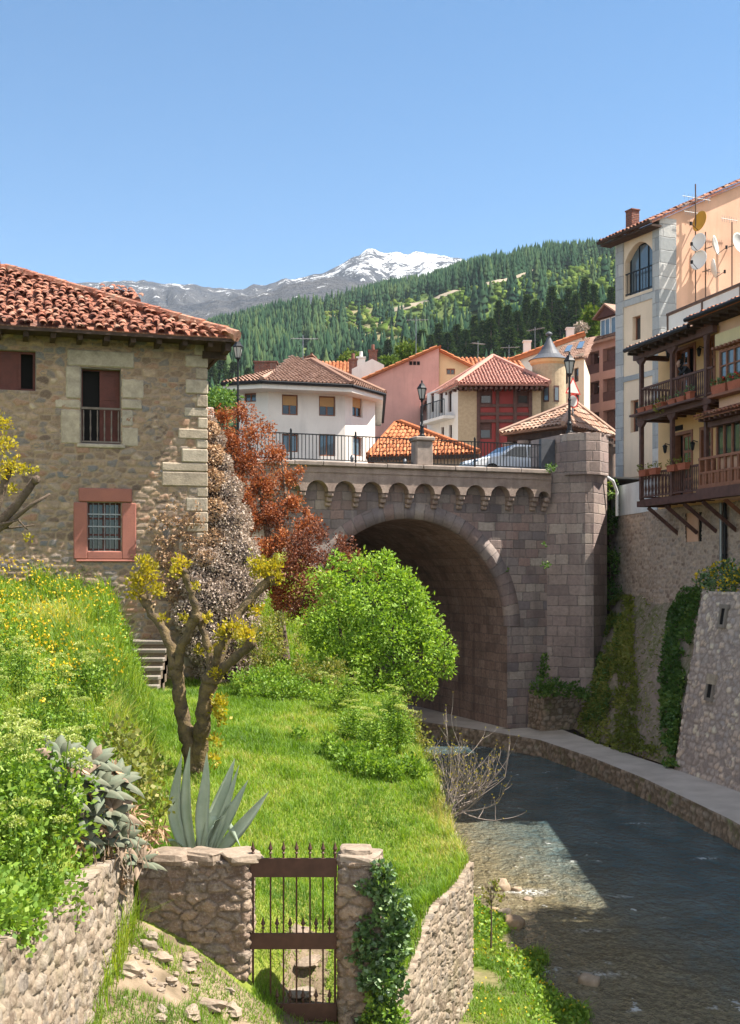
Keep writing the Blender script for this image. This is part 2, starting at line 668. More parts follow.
def clump_points(clumps, per, shell=0.55):
    """points gathered around clump centres: clumps list of (x,y,z,r)"""
    c = np.array(clumps, float)
    idx = np.repeat(np.arange(len(c)), per)
    d = RNG.normal(size=(len(idx), 3))
    d /= np.linalg.norm(d, axis=1)[:, None]
    rr = (shell + (1 - shell) * RNG.random(len(idx))) ** 1.0
    return c[idx, :3] + d * (c[idx, 3] * rr)[:, None], d, idx


# ------------------------------------------------------------------ barrel-tiled roof slope
def tiles(mb, O, e, s, poly, w=0.22, l=0.38, seg=5, m=0, jit=0.02, lift=0.0, under=True, mu=None, sag=0.0, thick=0.12):
    """slope with origin O, eave direction e, upslope direction s and a convex polygon in (a, b)"""
    O, e, s = Vector(O), Vector(e).normalized(), Vector(s).normalized()
    nrm = e.cross(s).normalized()
    if nrm.z < 0:
        nrm = -nrm
    pa = [q[0] for q in poly]
    pb = [q[1] for q in poly]

    def inside(a, b):
        for i in range(len(poly)):
            x0, y0 = poly[i]
            x1, y1 = poly[(i + 1) % len(poly)]
            if (x1 - x0) * (b - y0) - (y1 - y0) * (a - x0) < -1e-6:
                return False
        return True
    if under:
        base = [O + e * a + s * b + nrm * (-0.02) for a, b in poly]
        low = [O + e * a + s * b - nrm * thick for a, b in poly]
        n = len(poly)
        mm = m if mu is None else mu
        mb.add(base + low, [tuple(range(n)), tuple(range(2 * n - 1, n - 1, -1))] + [(i, n + i, n + (i + 1) % n, (i + 1) % n) for i in range(n)], mm, 0.1)
    na = int((max(pa) - min(pa)) / w) + 1
    nb = int((max(pb) - min(pb)) / l) + 1
    for i in range(na):
        a = min(pa) + (i + 0.5) * w
        for j in range(nb):
            b = min(pb) + j * l
            if not inside(a, b + l * 0.5):
                continue
            r = random.random()
            da, dz, tw = random.uniform(-jit, jit), random.uniform(0, jit), random.uniform(-jit, jit)
            p, f = [], []
            for q, (bb, rad, hh) in enumerate(((b - l * 0.12, w * 0.43, 0.035), (b + l, w * 0.36, 0.0))):
                c = O + e * (a + da + (tw if q else 0)) + s * bb + nrm * (hh + dz + lift)
                for k in range(seg + 1):
                    t = PI * k / seg
                    p.append(c + e * (math.cos(t) * rad) + nrm * (math.sin(t) * rad * 0.75))
            for k in range(seg):
                f.append((k, k + 1, seg + 2 + k, seg + 1 + k))
            if seg >= 5:   # the open lower lip has a thickness
                c = O + e * (a + da) + s * (b - l * 0.12) + nrm * (0.035 + dz + lift)
                q0 = len(p)
                for k in range(seg + 1):
                    t = PI * k / seg
                    p.append(c + e * (math.cos(t) * w * 0.36) + nrm * (math.sin(t) * w * 0.26))
                for k in range(seg):
                    f.append((k + 1, k, q0 + k, q0 + k + 1))
            mb.add(p, f, m, r)
    return mb
# ================================================================== camera, light, sky
cam_d = bpy.data.cameras.new('camera')
cam = bpy.data.objects.new('camera', cam_d)
COL.objects.link(cam)
cam.location = (0, 0, CZ)
cam.rotation_euler = (PI / 2, 0, 0)
cam_d.sensor_fit = 'VERTICAL'
cam_d.sensor_height = 36.0
cam_d.lens = 36.0 * FPX / 1024.0
cam_d.shift_y = (HY - 512.0) / 1024.0
cam_d.clip_start = 0.1
cam_d.clip_end = 30000.0
SC.camera = cam

SUN_EL, SUN_AZ = math.radians(57), math.radians(2)     # azimuth from +x towards +y
sdir = Vector((math.cos(SUN_EL) * math.cos(SUN_AZ), math.cos(SUN_EL) * math.sin(SUN_AZ), math.sin(SUN_EL)))
sun_d = bpy.data.lights.new('sun', 'SUN')
sun_d.energy = 3.4
sun_d.angle = math.radians(0.5)
sun_d.color = (1.0, 0.93, 0.82)
sun = bpy.data.objects.new('sun', sun_d)
COL.objects.link(sun)
sun.rotation_euler = sdir.to_track_quat('Z', 'Y').to_euler()
sun.location = (40, 0, 60)

w = bpy.data.worlds.new('World')
SC.world = w
w.use_nodes = True
wn = N(w.node_tree)
bg = w.node_tree.nodes['Background']
sky = wn.node('ShaderNodeTexSky', sky_type='NISHITA')
sky.sun_disc = False
sky.sun_elevation = SUN_EL
sky.sun_rotation = PI / 2 - SUN_AZ
sky.altitude = 1500
sky.air_density = 1.0
sky.dust_density = 0.0
sky.ozone_density = 3.0
hs = wn.node('ShaderNodeHueSaturation')
hs.inputs['Saturation'].default_value = 1.18
hs.inputs['Hue'].default_value = 0.492
wn.link(sky.outputs[0], hs.inputs['Color'])
# unseen white cloud bank added behind the camera to fill the shade; open blue ahead
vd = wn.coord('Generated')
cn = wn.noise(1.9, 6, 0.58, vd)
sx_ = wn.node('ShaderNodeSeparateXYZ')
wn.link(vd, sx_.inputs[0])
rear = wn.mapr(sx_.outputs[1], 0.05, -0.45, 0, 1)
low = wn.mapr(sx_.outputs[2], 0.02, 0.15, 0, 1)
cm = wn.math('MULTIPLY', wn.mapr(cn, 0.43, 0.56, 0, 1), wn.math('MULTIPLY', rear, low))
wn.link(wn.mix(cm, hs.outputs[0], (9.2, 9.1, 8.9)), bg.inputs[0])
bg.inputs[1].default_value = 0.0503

SC.view_settings.view_transform = 'Standard'
SC.view_settings.look = 'None'
SC.view_settings.gamma = 1.0
SC.view_settings.use_curve_mapping = False
SC.view_settings.exposure = 2.0
SC.render.engine = 'CYCLES'
SC.cycles.use_denoising = True
SC.cycles.max_bounces = 6
SC.cycles.diffuse_bounces = 4
SC.cycles.glossy_bounces = 2
SC.cycles.transmission_bounces = 4
SC.cycles.transparent_max_bounces = 6
SC.cycles.volume_bounces = 0
SC.cycles.caustics_reflective = False
SC.cycles.caustics_refractive = False
SC.cycles.sample_clamp_indirect = 4.0

# ================================================================== materials
RUB = [(0.0, (0.13, 0.085, 0.06)), (0.2, (0.24, 0.17, 0.12)), (0.4, (0.2, 0.17, 0.155)), (0.55, (0.30, 0.23, 0.165)), (0.7, (0.15, 0.145, 0.155)), (0.85, (0.36, 0.28, 0.2)), (1.0, (0.27, 0.19, 0.14))]
M = {}
M['house_rubble'] = m_attr('house rubble stone', [(0.0, (0.149, 0.099, 0.075)), (0.18, (0.310, 0.205, 0.137)), (0.36, (0.212, 0.186, 0.174)), (0.5, (0.422, 0.280, 0.174)), (0.65, (0.186, 0.180, 0.186)), (0.8, (0.472, 0.335, 0.224)), (0.92, (0.348, 0.186, 0.118)), (1.0, (0.558, 0.434, 0.310))], mortar=(0.335, 0.242, 0.161), var=0.4)
M['garden_rubble'] = m_attr('garden wall stone', [(0.0, (0.164, 0.119, 0.086)), (0.2, (0.328, 0.254, 0.184)), (0.4, (0.238, 0.201, 0.168)), (0.6, (0.410, 0.328, 0.242)), (0.8, (0.279, 0.209, 0.148)), (1.0, (0.361, 0.303, 0.246))], mortar=(0.279, 0.226, 0.168), var=0.55, scale=7, moss=(0.131, 0.123, 0.049), mossamt=0.5, bump=0.7, bdist=0.02)
M['gate_rubble'] = m_attr('gate wall stone', [(0.0, (0.164, 0.113, 0.089)), (0.3, (0.341, 0.240, 0.177)), (0.5, (0.265, 0.216, 0.184)), (0.75, (0.418, 0.310, 0.221)), (1.0, (0.316, 0.221, 0.164))], mortar=(0.189, 0.145, 0.113), var=0.5, scale=8, moss=(0.113, 0.108, 0.037), mossamt=0.4, bump=0.9, bdist=0.03)
M['base_rubble'] = m_attr('house base rubble', [(0.0, (0.264, 0.192, 0.156)), (0.3, (0.504, 0.396, 0.324)), (0.6, (0.384, 0.324, 0.288)), (1.0, (0.624, 0.492, 0.396))], mortar=(0.456, 0.366, 0.300), var=0.5, scale=7)
M['batter_rubble'] = m_attr('buttress rubble', [(0.0, (0.314, 0.265, 0.254)), (0.3, (0.603, 0.495, 0.435)), (0.55, (0.459, 0.411, 0.399)), (0.85, (0.796, 0.628, 0.507)), (1.0, (0.820, 0.748, 0.603))], mortar=(0.289, 0.241, 0.217), var=0.4, scale=10)
M['quay_rubble'] = m_attr('quay stone', [(0.0, (0.221, 0.167, 0.122)), (0.4, (0.442, 0.332, 0.243)), (0.8, (0.376, 0.321, 0.265)), (1.0, (0.575, 0.442, 0.332))], mortar=(0.155, 0.122, 0.088), var=0.5, scale=8, moss=(0.133, 0.189, 0.044), mossamt=0.75)
M['loose_stone'] = m_attr('loose stone', [(0.0, (0.22, 0.16, 0.12)), (0.5, (0.36, 0.28, 0.21)), (1.0, (0.29, 0.24, 0.2))], var=0.45, scale=6)
M['river_rock'] = m_attr('river boulder', [(0.0, (0.27, 0.21, 0.16)), (0.5, (0.40, 0.27, 0.16)), (1.0, (0.36, 0.29, 0.22))], var=0.4, scale=4)
BL = [(0.0, (0.215, 0.17, 0.16)), (0.15, (0.34, 0.245, 0.215)), (0.3, (0.26, 0.22, 0.21)), (0.45, (0.42, 0.335, 0.285)), (0.6, (0.22, 0.19, 0.195)), (0.75, (0.37, 0.25, 0.215)), (0.88, (0.31, 0.265, 0.245)), (1.0, (0.50, 0.42, 0.355))]
M['bridge'] = m_ashlar('bridge ashlar', BL)
M['bridge_arch'] = m_ashlar('arch soffit', [(0.0, (0.27, 0.19, 0.16)), (0.4, (0.40, 0.285, 0.23)), (0.7, (0.34, 0.25, 0.21)), (1.0, (0.46, 0.34, 0.27))], w=0.7, h=0.36, uv='attr', stain=0.6, var=0.55)
M['bridge_ring'] = m_ashlar('arch ring stones', BL, w=9.0, h=0.42, uv='attr', stain=0.35)
M['corbel'] = m_plain('parapet stone', (0.44, 0.34, 0.28), 0.9, 0.45, 2.5, 0.5, 0.03, col2=(0.28, 0.205, 0.175), stain=0.55)
M['coping'] = m_plain('coping stone', (0.38, 0.31, 0.265), 0.9, 0.4, 3, 0.4, 0.02, stain=0.6)
M['tower'] = m_ashlar('bastion blocks', ky=-0.3, stops=[(0.0, (0.252, 0.194, 0.180)), (0.4, (0.387, 0.305, 0.267)), (0.7, (0.319, 0.238, 0.218)), (1.0, (0.455, 0.373, 0.319))], w=0.7, h=0.4, stain=0.35)
M['tile_old'] = m_attr('old roof tile', [(0.0, (0.10, 0.045, 0.034)), (0.2, (0.25, 0.085, 0.05)), (0.4, (0.39, 0.13, 0.075)), (0.6, (0.46, 0.18, 0.105)), (0.8, (0.50, 0.28, 0.19)), (1.0, (0.34, 0.25, 0.2))], patch=0.5, var=0.65, scale=5, moss=(0.26, 0.22, 0.16), mossamt=0.55)
M['tile_orange'] = m_attr('bright roof tile', [(0.0, (0.42, 0.13, 0.05)), (0.5, (0.55, 0.19, 0.075)), (1.0, (0.60, 0.24, 0.11))], var=0.25, scale=5)
M['tile_pale'] = m_attr('weathered pale tile', [(0.0, (0.32, 0.17, 0.11)), (0.4, (0.45, 0.27, 0.19)), (0.7, (0.52, 0.36, 0.27)), (1.0, (0.38, 0.24, 0.18))], var=0.3, scale=5)
M['tile_brown'] = m_attr('brown roof tile', [(0.0, (0.25, 0.135, 0.095)), (0.5, (0.34, 0.2, 0.145)), (1.0, (0.40, 0.25, 0.19))], var=0.3, scale=5)
M['tile_rose'] = m_attr('rose roof tile', [(0.0, (0.44, 0.20, 0.16)), (0.5, (0.52, 0.255, 0.2)), (1.0, (0.56, 0.29, 0.23))], var=0.2, scale=5)
M['wood_old'] = m_plain('old dark wood', (0.075, 0.045, 0.032), 0.8, 0.45, 6, 0.4, 0.01, col2=(0.035, 0.022, 0.018))
M['wood_red'] = m_plain('red brown shutter', (0.13, 0.035, 0.025), 0.55, 0.35, 4, 0.2, 0.005)
M['wood_grey'] = m_plain('weathered grey wood', (0.22, 0.175, 0.15), 0.85, 0.4, 8, 0.3, 0.005)
M['wood_balcony'] = m_plain('brown balcony timber', (0.134, 0.066, 0.054), 0.65, 0.4, 5, 0.3, 0.008)
M['wood_bay'] = m_plain('bay window timber', (0.300, 0.128, 0.075), 0.6, 0.35, 5, 0.2, 0.006)
M['wood_door'] = m_plain('door timber', (0.336, 0.140, 0.077), 0.55, 0.3, 5, 0.2, 0.005)
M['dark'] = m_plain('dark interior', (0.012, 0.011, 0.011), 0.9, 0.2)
M['glass'] = m_plain('window glass', (0.03, 0.035, 0.04), 0.06, 0.1, 1.0, 0.03, 0.002, spec=0.7)
M['glass_blue'] = m_plain('sky lit glass', (0.10, 0.14, 0.17), 0.04, 0.15, 0.8, 0.02, 0.002, spec=0.9)
M['red_stone'] = m_plain('red sandstone surround', (0.375, 0.144, 0.106), 0.85, 0.3, 2.0, 0.3, 0.01, col2=(0.300, 0.119, 0.094))
M['quoin'] = m_attr('pale dressed stone', [(0.0, (0.40, 0.32, 0.24)), (0.5, (0.52, 0.425, 0.32)), (1.0, (0.44, 0.375, 0.3))], var=0.45, scale=5, bump=0.7)
M['lintel'] = m_plain('grey dressed stone', (0.27, 0.235, 0.2), 0.9, 0.35, 2.5, 0.5, 0.02, col2=(0.20, 0.17, 0.15))
M['iron_black'] = m_plain('black iron', (0.02, 0.021, 0.024), 0.5, 0.3, 10, 0.1, 0.003, metallic=0.3)
M['iron_brown'] = m_plain('brown painted iron', (0.10, 0.05, 0.036), 0.5, 0.3, 7, 0.15, 0.003, metallic=0.1)
M['white_plaster'] = m_plain('white plaster', (0.82, 0.77, 0.71), 0.9, 0.1, 0.8, 0.15, 0.01, stain=0.25)
M['cream_plaster'] = m_plain('cream plaster', (0.77, 0.61, 0.45), 0.9, 0.12, 0.8, 0.15, 0.01, stain=0.2)
M['pink_plaster'] = m_plain('pink plaster', (0.68, 0.37, 0.31), 0.9, 0.15, 0.8, 0.15, 0.01, stain=0.3)
M['peach_plaster'] = m_plain('peach plaster', (0.74, 0.46, 0.32), 0.9, 0.16, 0.7, 0.2, 0.01, stain=0.25)
M['orange_plaster'] = m_plain('ochre plaster', (0.76, 0.48, 0.24), 0.9, 0.15, 0.8, 0.15, 0.01, stain=0.2)
M['yellow_plaster'] = m_plain('pale yellow plaster', (0.66, 0.55, 0.33), 0.9, 0.12, 0.8, 0.15, 0.01, stain=0.15)
M['blue_plaster'] = m_plain('bluish white plaster', (0.650, 0.700, 0.750), 0.9, 0.15, 1.2, 0.15, 0.01, stain=0.3)
M['sand_stone'] = m_plain('sand coloured cladding', (0.52, 0.40, 0.26), 0.9, 0.25, 6, 0.3, 0.01, col2=(0.42, 0.31, 0.2))
M['red_panel'] = m_plain('dark red facade panel', (0.30, 0.045, 0.04), 0.6, 0.15, 1.5, 0.05)
M['grey_stone'] = m_ashlar('grey quoin cladding', [(0.0, (0.310, 0.327, 0.333)), (0.5, (0.420, 0.427, 0.420)), (1.0, (0.513, 0.505, 0.482))], w=1.4, h=0.55, stain=0.1, var=0.2, mortar=(0.248, 0.248, 0.248))
M['slate'] = m_plain('slate cone', (0.10, 0.105, 0.12), 0.55, 0.3, 5, 0.2, 0.01)
M['brick'] = m_ashlar('chimney brick', [(0.0, (0.22, 0.075, 0.05)), (1.0, (0.33, 0.13, 0.085))], w=0.24, h=0.08, stain=0.25)
M['white_paint'] = m_plain('white paint', (0.78, 0.78, 0.77), 0.4, 0.05, 2, 0.02)
M['grey_metal'] = m_plain('grey metal', (0.3, 0.31, 0.32), 0.4, 0.2, 5, 0.05, metallic=0.5)
M['rust_metal'] = m_plain('rusted metal', (0.16, 0.10, 0.075), 0.7, 0.35, 5, 0.2)
M['terracotta'] = m_plain('terracotta', (0.42, 0.13, 0.075), 0.8, 0.25, 5, 0.2)
M['soil'] = m_plain('dry soil', (0.30, 0.225, 0.155), 0.95, 0.4, 2.5, 0.6, 0.03, col2=(0.12, 0.09, 0.055))
M['concrete'] = m_plain('sandy concrete', (0.60, 0.53, 0.46), 0.92, 0.22, 0.9, 0.3, 0.01, col2=(0.46, 0.40, 0.34), stain=0.0)
M['asphalt'] = m_plain('asphalt', (0.06, 0.058, 0.056), 0.9, 0.2)


def m_ground(name, a, b, c):
    m, nt, out = new_mat(name)
    n = N(nt)
    p = n.geo_pos()
    f = n.noise(0.7, 6, 0.65, p)
    g = n.noise(7.0, 4, 0.6, p)
    col = n.mix(n.mapr(f, 0.4, 0.62, 0, 1), a, b)
    col = n.mix(n.mapr(g, 0.45, 0.7, 0, 0.8), col, c)
    n.pbsdf(out, col, 0.95, n.bump(g, 0.7, 0.05), 0, 0.1)
    return m


M['lawn_soil'] = m_ground('garden earth', (0.156, 0.202, 0.033), (0.208, 0.221, 0.046), (0.091, 0.111, 0.023))
M['bank_soil'] = m_ground('river bank earth', (0.132, 0.156, 0.036), (0.228, 0.180, 0.108), (0.096, 0.102, 0.036))
M['rock_soil'] = m_ground('rocky bank', (0.255, 0.204, 0.170), (0.145, 0.153, 0.068), (0.374, 0.306, 0.255))
M['hill_soil'] = m_ground('hill grass', (0.05, 0.085, 0.018), (0.085, 0.115, 0.025), (0.035, 0.06, 0.018))


def m_hills():
    m, nt, out = new_mat('hillside')
    n = N(nt)
    p = n.geo_pos()
    f = n.noise(0.012, 6, 0.62, p)
    g = n.noise(0.12, 4, 0.65, p)
    col = n.mix(n.mapr(f, 0.42, 0.6, 0, 1), (0.085, 0.13, 0.035), (0.135, 0.175, 0.05))
    col = n.mix(n.mapr(g, 0.45, 0.7, 0, 0.7), col, (0.06, 0.10, 0.03))
    col = n.mix(n.attr('bare'), col, (0.24, 0.19, 0.11))
    n.pbsdf(out, col, 0.95, None, 0, 0.05)
    return m


def m_mount():
    m, nt, out = new_mat('snow mountain')
    n = N(nt)
    p = n.geo_pos()
    f = n.noise(0.012, 7, 0.7, p)
    g = n.noise(0.05, 5, 0.7, p)
    rock = n.mix(n.mapr(f, 0.4, 0.62, 0, 1), (0.06, 0.068, 0.085), (0.12, 0.118, 0.12))
    s = n.math('ADD', n.attr('snow'), n.math('MULTIPLY', n.math('SUBTRACT', f, 0.5), 2.6))
    s = n.math('ADD', s, n.math('MULTIPLY', n.math('SUBTRACT', g, 0.5), 1.9))
    col = n.mix(n.mapr(s, 0.45, 0.58, 0, 1), rock, (0.86, 0.88, 0.92))
    n.pbsdf(out, col, 0.9, n.bump(n.math('ADD', f, g), 1.0, 34.0), 0, 0.1)
    return m


def m_water():
    m, nt, out = new_mat('river water')
    n = N(nt)
    p = n.geo_pos()
    st = n.node('ShaderNodeMapping')
    n.link(p, st.inputs['Vector'])
    st.inputs['Rotation'].default_value = (0, 0, math.radians(-8))
    st.inputs['Scale'].default_value = (1.0, 0.62, 1.0)
    v = st.outputs[0]
    a = n.noise(0.9, 3, 0.5, v)
    b = n.noise(3.4, 4, 0.6, v)
    c = n.noise(11.0, 3, 0.6, v)
    h = n.math('ADD', n.math('MULTIPLY', a, 1.1), n.math('ADD', n.math('MULTIPLY', b, 0.95), n.math('MULTIPLY', c, 0.26)))
    deep = n.mix(n.mapr(a, 0.35, 0.65, 0, 1), (0.04, 0.085, 0.10), (0.10, 0.15, 0.16))
    sh = n.math('ADD', n.attr('shoal'), n.math('MULTIPLY', n.math('SUBTRACT', b, 0.5), 0.5))
    col = n.mix(n.mapr(sh, 0.12, 0.6, 0, 1), deep, n.mix(n.mapr(c, 0.35, 0.65, 0, 1), (0.12, 0.105, 0.062), (0.21, 0.175, 0.105)))
    foam = n.math('MULTIPLY', n.mapr(b, 0.62, 0.72, 0, 1), n.mapr(n.noise(0.45, 3, 0.6, v), 0.52, 0.64, 0, 1))
    foam = n.math('ADD', foam, n.math('MULTIPLY', n.attr('foamy'), n.mapr(c, 0.4, 0.6, 0, 1)), True)
    col = n.mix(n.math('MULTIPLY', foam, 0.8), col, (0.75, 0.78, 0.8))
    bs = n.pbsdf(out, col, 0.10, n.bump(h, 1.0, 0.34), 0, 0.55)
    bs.inputs['IOR'].default_value = 1.333
    n.set(bs.inputs['Roughness'], n.mapr(foam, 0, 1, 0.07, 0.7))
    return m


M['hills'], M['mount'], M['water'] = m_hills(), m_mount(), m_water()
M['grass'] = m_leaf('lawn grass', [(0.0, (0.095, 0.20, 0.014)), (0.5, (0.195, 0.335, 0.026)), (0.8, (0.30, 0.40, 0.055)), (1.0, (0.50, 0.45, 0.17))], 0.5, warm=(1.15, 1.1, 0.5))
M['wild'] = m_leaf('wild meadow', [(0.0, (0.109, 0.201, 0.019)), (0.45, (0.217, 0.350, 0.031)), (0.75, (0.325, 0.419, 0.054)), (1.0, (0.559, 0.513, 0.186))], 0.5, warm=(1.2, 1.1, 0.5))
M['herb'] = m_leaf('herb leaf', [(0.0, (0.085, 0.18, 0.02)), (0.5, (0.185, 0.325, 0.036)), (1.0, (0.33, 0.45, 0.075))], 0.4, gloss=0.02)
M['umbel'] = m_leaf('green yellow umbel', [(0.0, (0.24, 0.33, 0.06)), (0.5, (0.38, 0.46, 0.12)), (1.0, (0.56, 0.58, 0.24))], 0.35)
M['yellow_flower'] = m_leaf('yellow flower', [(0.0, (0.55, 0.36, 0.01)), (1.0, (0.75, 0.56, 0.03))], 0.3, warm=(1, 1, 0.8))
M['bush'] = m_leaf('bright bush leaf', [(0.0, (0.115, 0.230, 0.023)), (0.5, (0.247, 0.408, 0.046)), (1.0, (0.391, 0.529, 0.086))], 0.42)
M['copper'] = m_leaf('copper leaf', [(0.0, (0.124, 0.042, 0.025)), (0.45, (0.335, 0.114, 0.050)), (0.8, (0.472, 0.192, 0.075)), (1.0, (0.571, 0.298, 0.124))], 0.35, warm=(1.15, 0.9, 0.6))
M['copper_dark'] = m_leaf('dark copper leaf', [(0.0, (0.090, 0.036, 0.029)), (0.6, (0.234, 0.090, 0.050)), (1.0, (0.360, 0.180, 0.082))], 0.3, warm=(1.2, 0.85, 0.6))
M['olive'] = m_leaf('olive shrub leaf', [(0.0, (0.100, 0.133, 0.025)), (0.5, (0.217, 0.241, 0.049)), (1.0, (0.367, 0.316, 0.100))], 0.4)
M['dry'] = m_leaf('withered creeper', [(0.0, (0.16, 0.115, 0.09)), (0.4, (0.37, 0.285, 0.23)), (0.8, (0.52, 0.42, 0.34)), (1.0, (0.64, 0.54, 0.45))], 0.25, warm=(1, .95, .85))
M['dry_tan'] = m_leaf('tan withered creeper', [(0.0, (0.224, 0.126, 0.070)), (0.5, (0.476, 0.308, 0.182)), (1.0, (0.672, 0.476, 0.308))], 0.2, warm=(1, .95, .85))
M['sprout'] = m_leaf('yellow sprout leaf', [(0.0, (0.215, 0.202, 0.015)), (0.5, (0.417, 0.354, 0.025)), (1.0, (0.582, 0.430, 0.051))], 0.45)
M['ivy'] = m_leaf('ivy leaf', [(0.0, (0.036, 0.098, 0.022)), (0.6, (0.081, 0.179, 0.033)), (1.0, (0.179, 0.293, 0.049))], 0.25, gloss=0.08)
M['creeper'] = m_leaf('wall creeper leaf', [(0.0, (0.053, 0.125, 0.029)), (0.6, (0.115, 0.219, 0.046)), (1.0, (0.229, 0.312, 0.062))], 0.35)
M['moss_grass'] = m_leaf('bank grass in shade', [(0.0, (0.120, 0.157, 0.030)), (0.6, (0.240, 0.277, 0.053)), (1.0, (0.384, 0.360, 0.109))], 0.4)
M['conifer'] = m_leaf('conifer needles', [(0.0, (0.018, 0.043, 0.027)), (0.5, (0.035, 0.070, 0.037)), (1.0, (0.075, 0.110, 0.045))], 0.15, gloss=0.0)
M['conifer_near'] = m_leaf('near conifer needles', [(0.0, (0.016, 0.038, 0.014)), (0.5, (0.034, 0.066, 0.018)), (1.0, (0.075, 0.115, 0.030))], 0.2, gloss=0.0)
M['scrub'] = m_leaf('hillside scrub', [(0.0, (0.065, 0.111, 0.023)), (0.5, (0.111, 0.169, 0.034)), (1.0, (0.182, 0.208, 0.058))], 0.2, gloss=0.0)
M['bark'] = m_plain('lichen bark', (0.169, 0.124, 0.091), 0.95, 0.5, 5, 0.9, 0.03, col2=(0.085, 0.058, 0.046), fine=22)
M['bark_lichen'] = m_plain('yellow lichen bark', (0.204, 0.144, 0.066), 0.95, 0.5, 7, 0.9, 0.03, col2=(0.072, 0.054, 0.042), fine=22)
M['twig'] = m_plain('bare pale twig', (0.29, 0.235, 0.2), 0.85, 0.3, 8, 0.3, 0.01)
M['agave'] = m_plain('grey green agave', (0.46, 0.53, 0.40), 0.6, 0.22, 3, 0.08, 0.006, col2=(0.33, 0.41, 0.31), spec=0.25)
M['agave_small'] = m_plain('dull agave rosette', (0.13, 0.165, 0.115), 0.7, 0.3, 6, 0.08, 0.004, col2=(0.19, 0.185, 0.13), spec=0.15)
M['agave_dry'] = m_plain('withered agave leaf', (0.34, 0.25, 0.18), 0.9, 0.4, 4, 0.4, 0.01)

# ================================================================== land forms


def rbf(pts):
    pts = np.array(pts, float)
    X = pts[:, :2]
    n = len(X)
    r = np.linalg.norm(X[:, None] - X[None], axis=2)
    A = np.zeros((n + 3, n + 3))
    A[:n, :n] = r + np.eye(n) * 0.02
    A[:n, n] = 1
    A[:n, n + 1:] = X
    A[n, :n] = 1
    A[n + 1:, :n] = X.T
    c = np.linalg.solve(A, np.r_[pts[:, 2], 0, 0, 0])

    def f(x, y):
        x, y = np.asarray(x, float), np.asarray(y, float)
        v = c[n] + c[n + 1] * x + c[n + 2] * y
        for i in range(n):
            v = v + c[i] * np.hypot(x - X[i, 0], y - X[i, 1])
        return v
    return f


LAWN = rbf([(-5, 28.5, 4.0), (-3, 19.5, 3.6), (-2, 15.2, 3.0), (-1.5, 14.9, 2.75), (-.9, 14.3, 1.65), (-.3, 14.3, 1.6), (0, 17, 2.0), (.3, 19, 2.5), (1.4, 18, 2.5),
            (.62, 15.4, 2.0), (.85, 16, 2.42), (.3, 14.5, 1.75), (.4, 16.6, 2.35), (.1, 13, 1.6), (-.6, 12, 1.3), (-2.6, 13.2, 2.65), (-2.6, 11, 2.2), (-1.8, 12.8, 2.1), (-1.2, 13.2, 1.6), (.1, 12, 1.6), (-1, 9, 1.0), (-2.6, 9, 1.8),
            (-1, 28, 4.0), (.7, 28, 3.6), (1.24, 21.2, 2.95), (0, 24, 3.35), (-2.5, 25, 3.85), (-4, 36, 5.2), (0, 36, 4.4), (.4, 34, 3.8), (-3, 40, 7), (-8, 40, 8), (-1.4, 16, 2.6)])
TERR = rbf([(-8.8, 28.3, 6.7), (-6.3, 28.8, 6.2), (-5.5, 24, 5.4), (-4.4, 20, 4.8), (-3.3, 15, 4.0), (-2.9, 13.3, 3.75), (-2.9, 9, 4.0), (-4, 11, 4.3), (-6, 16, 5.1), (-8, 20, 5.9), (-12, 28, 7.3), (-14, 10, 5.6), (-8, 40, 8), (-2.9, 7, 4.0)])
BANK = np.array([(-2.98, 5), (-2.98, 13.5), (-3.05, 15), (-3.75, 19), (-4.75, 24), (-5.9, 29), (-6.3, 31), (-6.3, 50)], float)
WALLX = np.array([(-.2, 5), (.05, 12), (.13, 13.9), (.62, 15.4), (.95, 16.4), (1.5, 18), (1.3, 21.2), (.95, 25), (.7, 28), (.4, 34), (-.6, 40), (-2.6, 43)], float)


def ground_z(x, y):
    x, y = np.asarray(x, float), np.asarray(y, float)
    bx = np.interp(y, BANK[:, 1], BANK[:, 0])
    wd = np.interp(y, [13.3, 14.5, 20, 30], [0.06, 0.35, 0.6, 0.5])
    k = sstep(-1, 1, (bx - x) / wd)
    z = LAWN(x, y) * (1 - k) + TERR(x, y) * k
    return z + 0.16 * (fbm(x * 0.9, y * 0.9, 3, 3) - 0.45)


def strip_mesh(name, left, right, zl, zr, nu, nv, mat, kind='structure', noise=0.0, nfreq=1.0, smooth=True, bow=0.0):
    A, _ = polyline(left, nu)
    B, _ = polyline(right, nu)
    w = np.linspace(0, 1, nv)
    X = A[:, 0][:, None] * (1 - w) + B[:, 0][:, None] * w
    Y = A[:, 1][:, None] * (1 - w) + B[:, 1][:, None] * w
    za = A[:, 2] if A.shape[1] > 2 else np.full(nu, zl)
    zb = B[:, 2] if B.shape[1] > 2 else np.full(nu, zr)
    Z = za[:, None] * (1 - w) + zb[:, None] * w + bow * np.sin(PI * w)[None]
    if noise:
        Z = Z + noise * (fbm(X * nfreq, Y * nfreq, 21, 4) - 0.47) * np.sin(PI * w)[None] ** 0.5
    o = np_mesh(name, np.stack([X, Y, Z], 2).reshape(-1, 3), grid_faces(nu, nv), mat, smooth=smooth)
    if kind:
        o['kind'] = kind
    return o


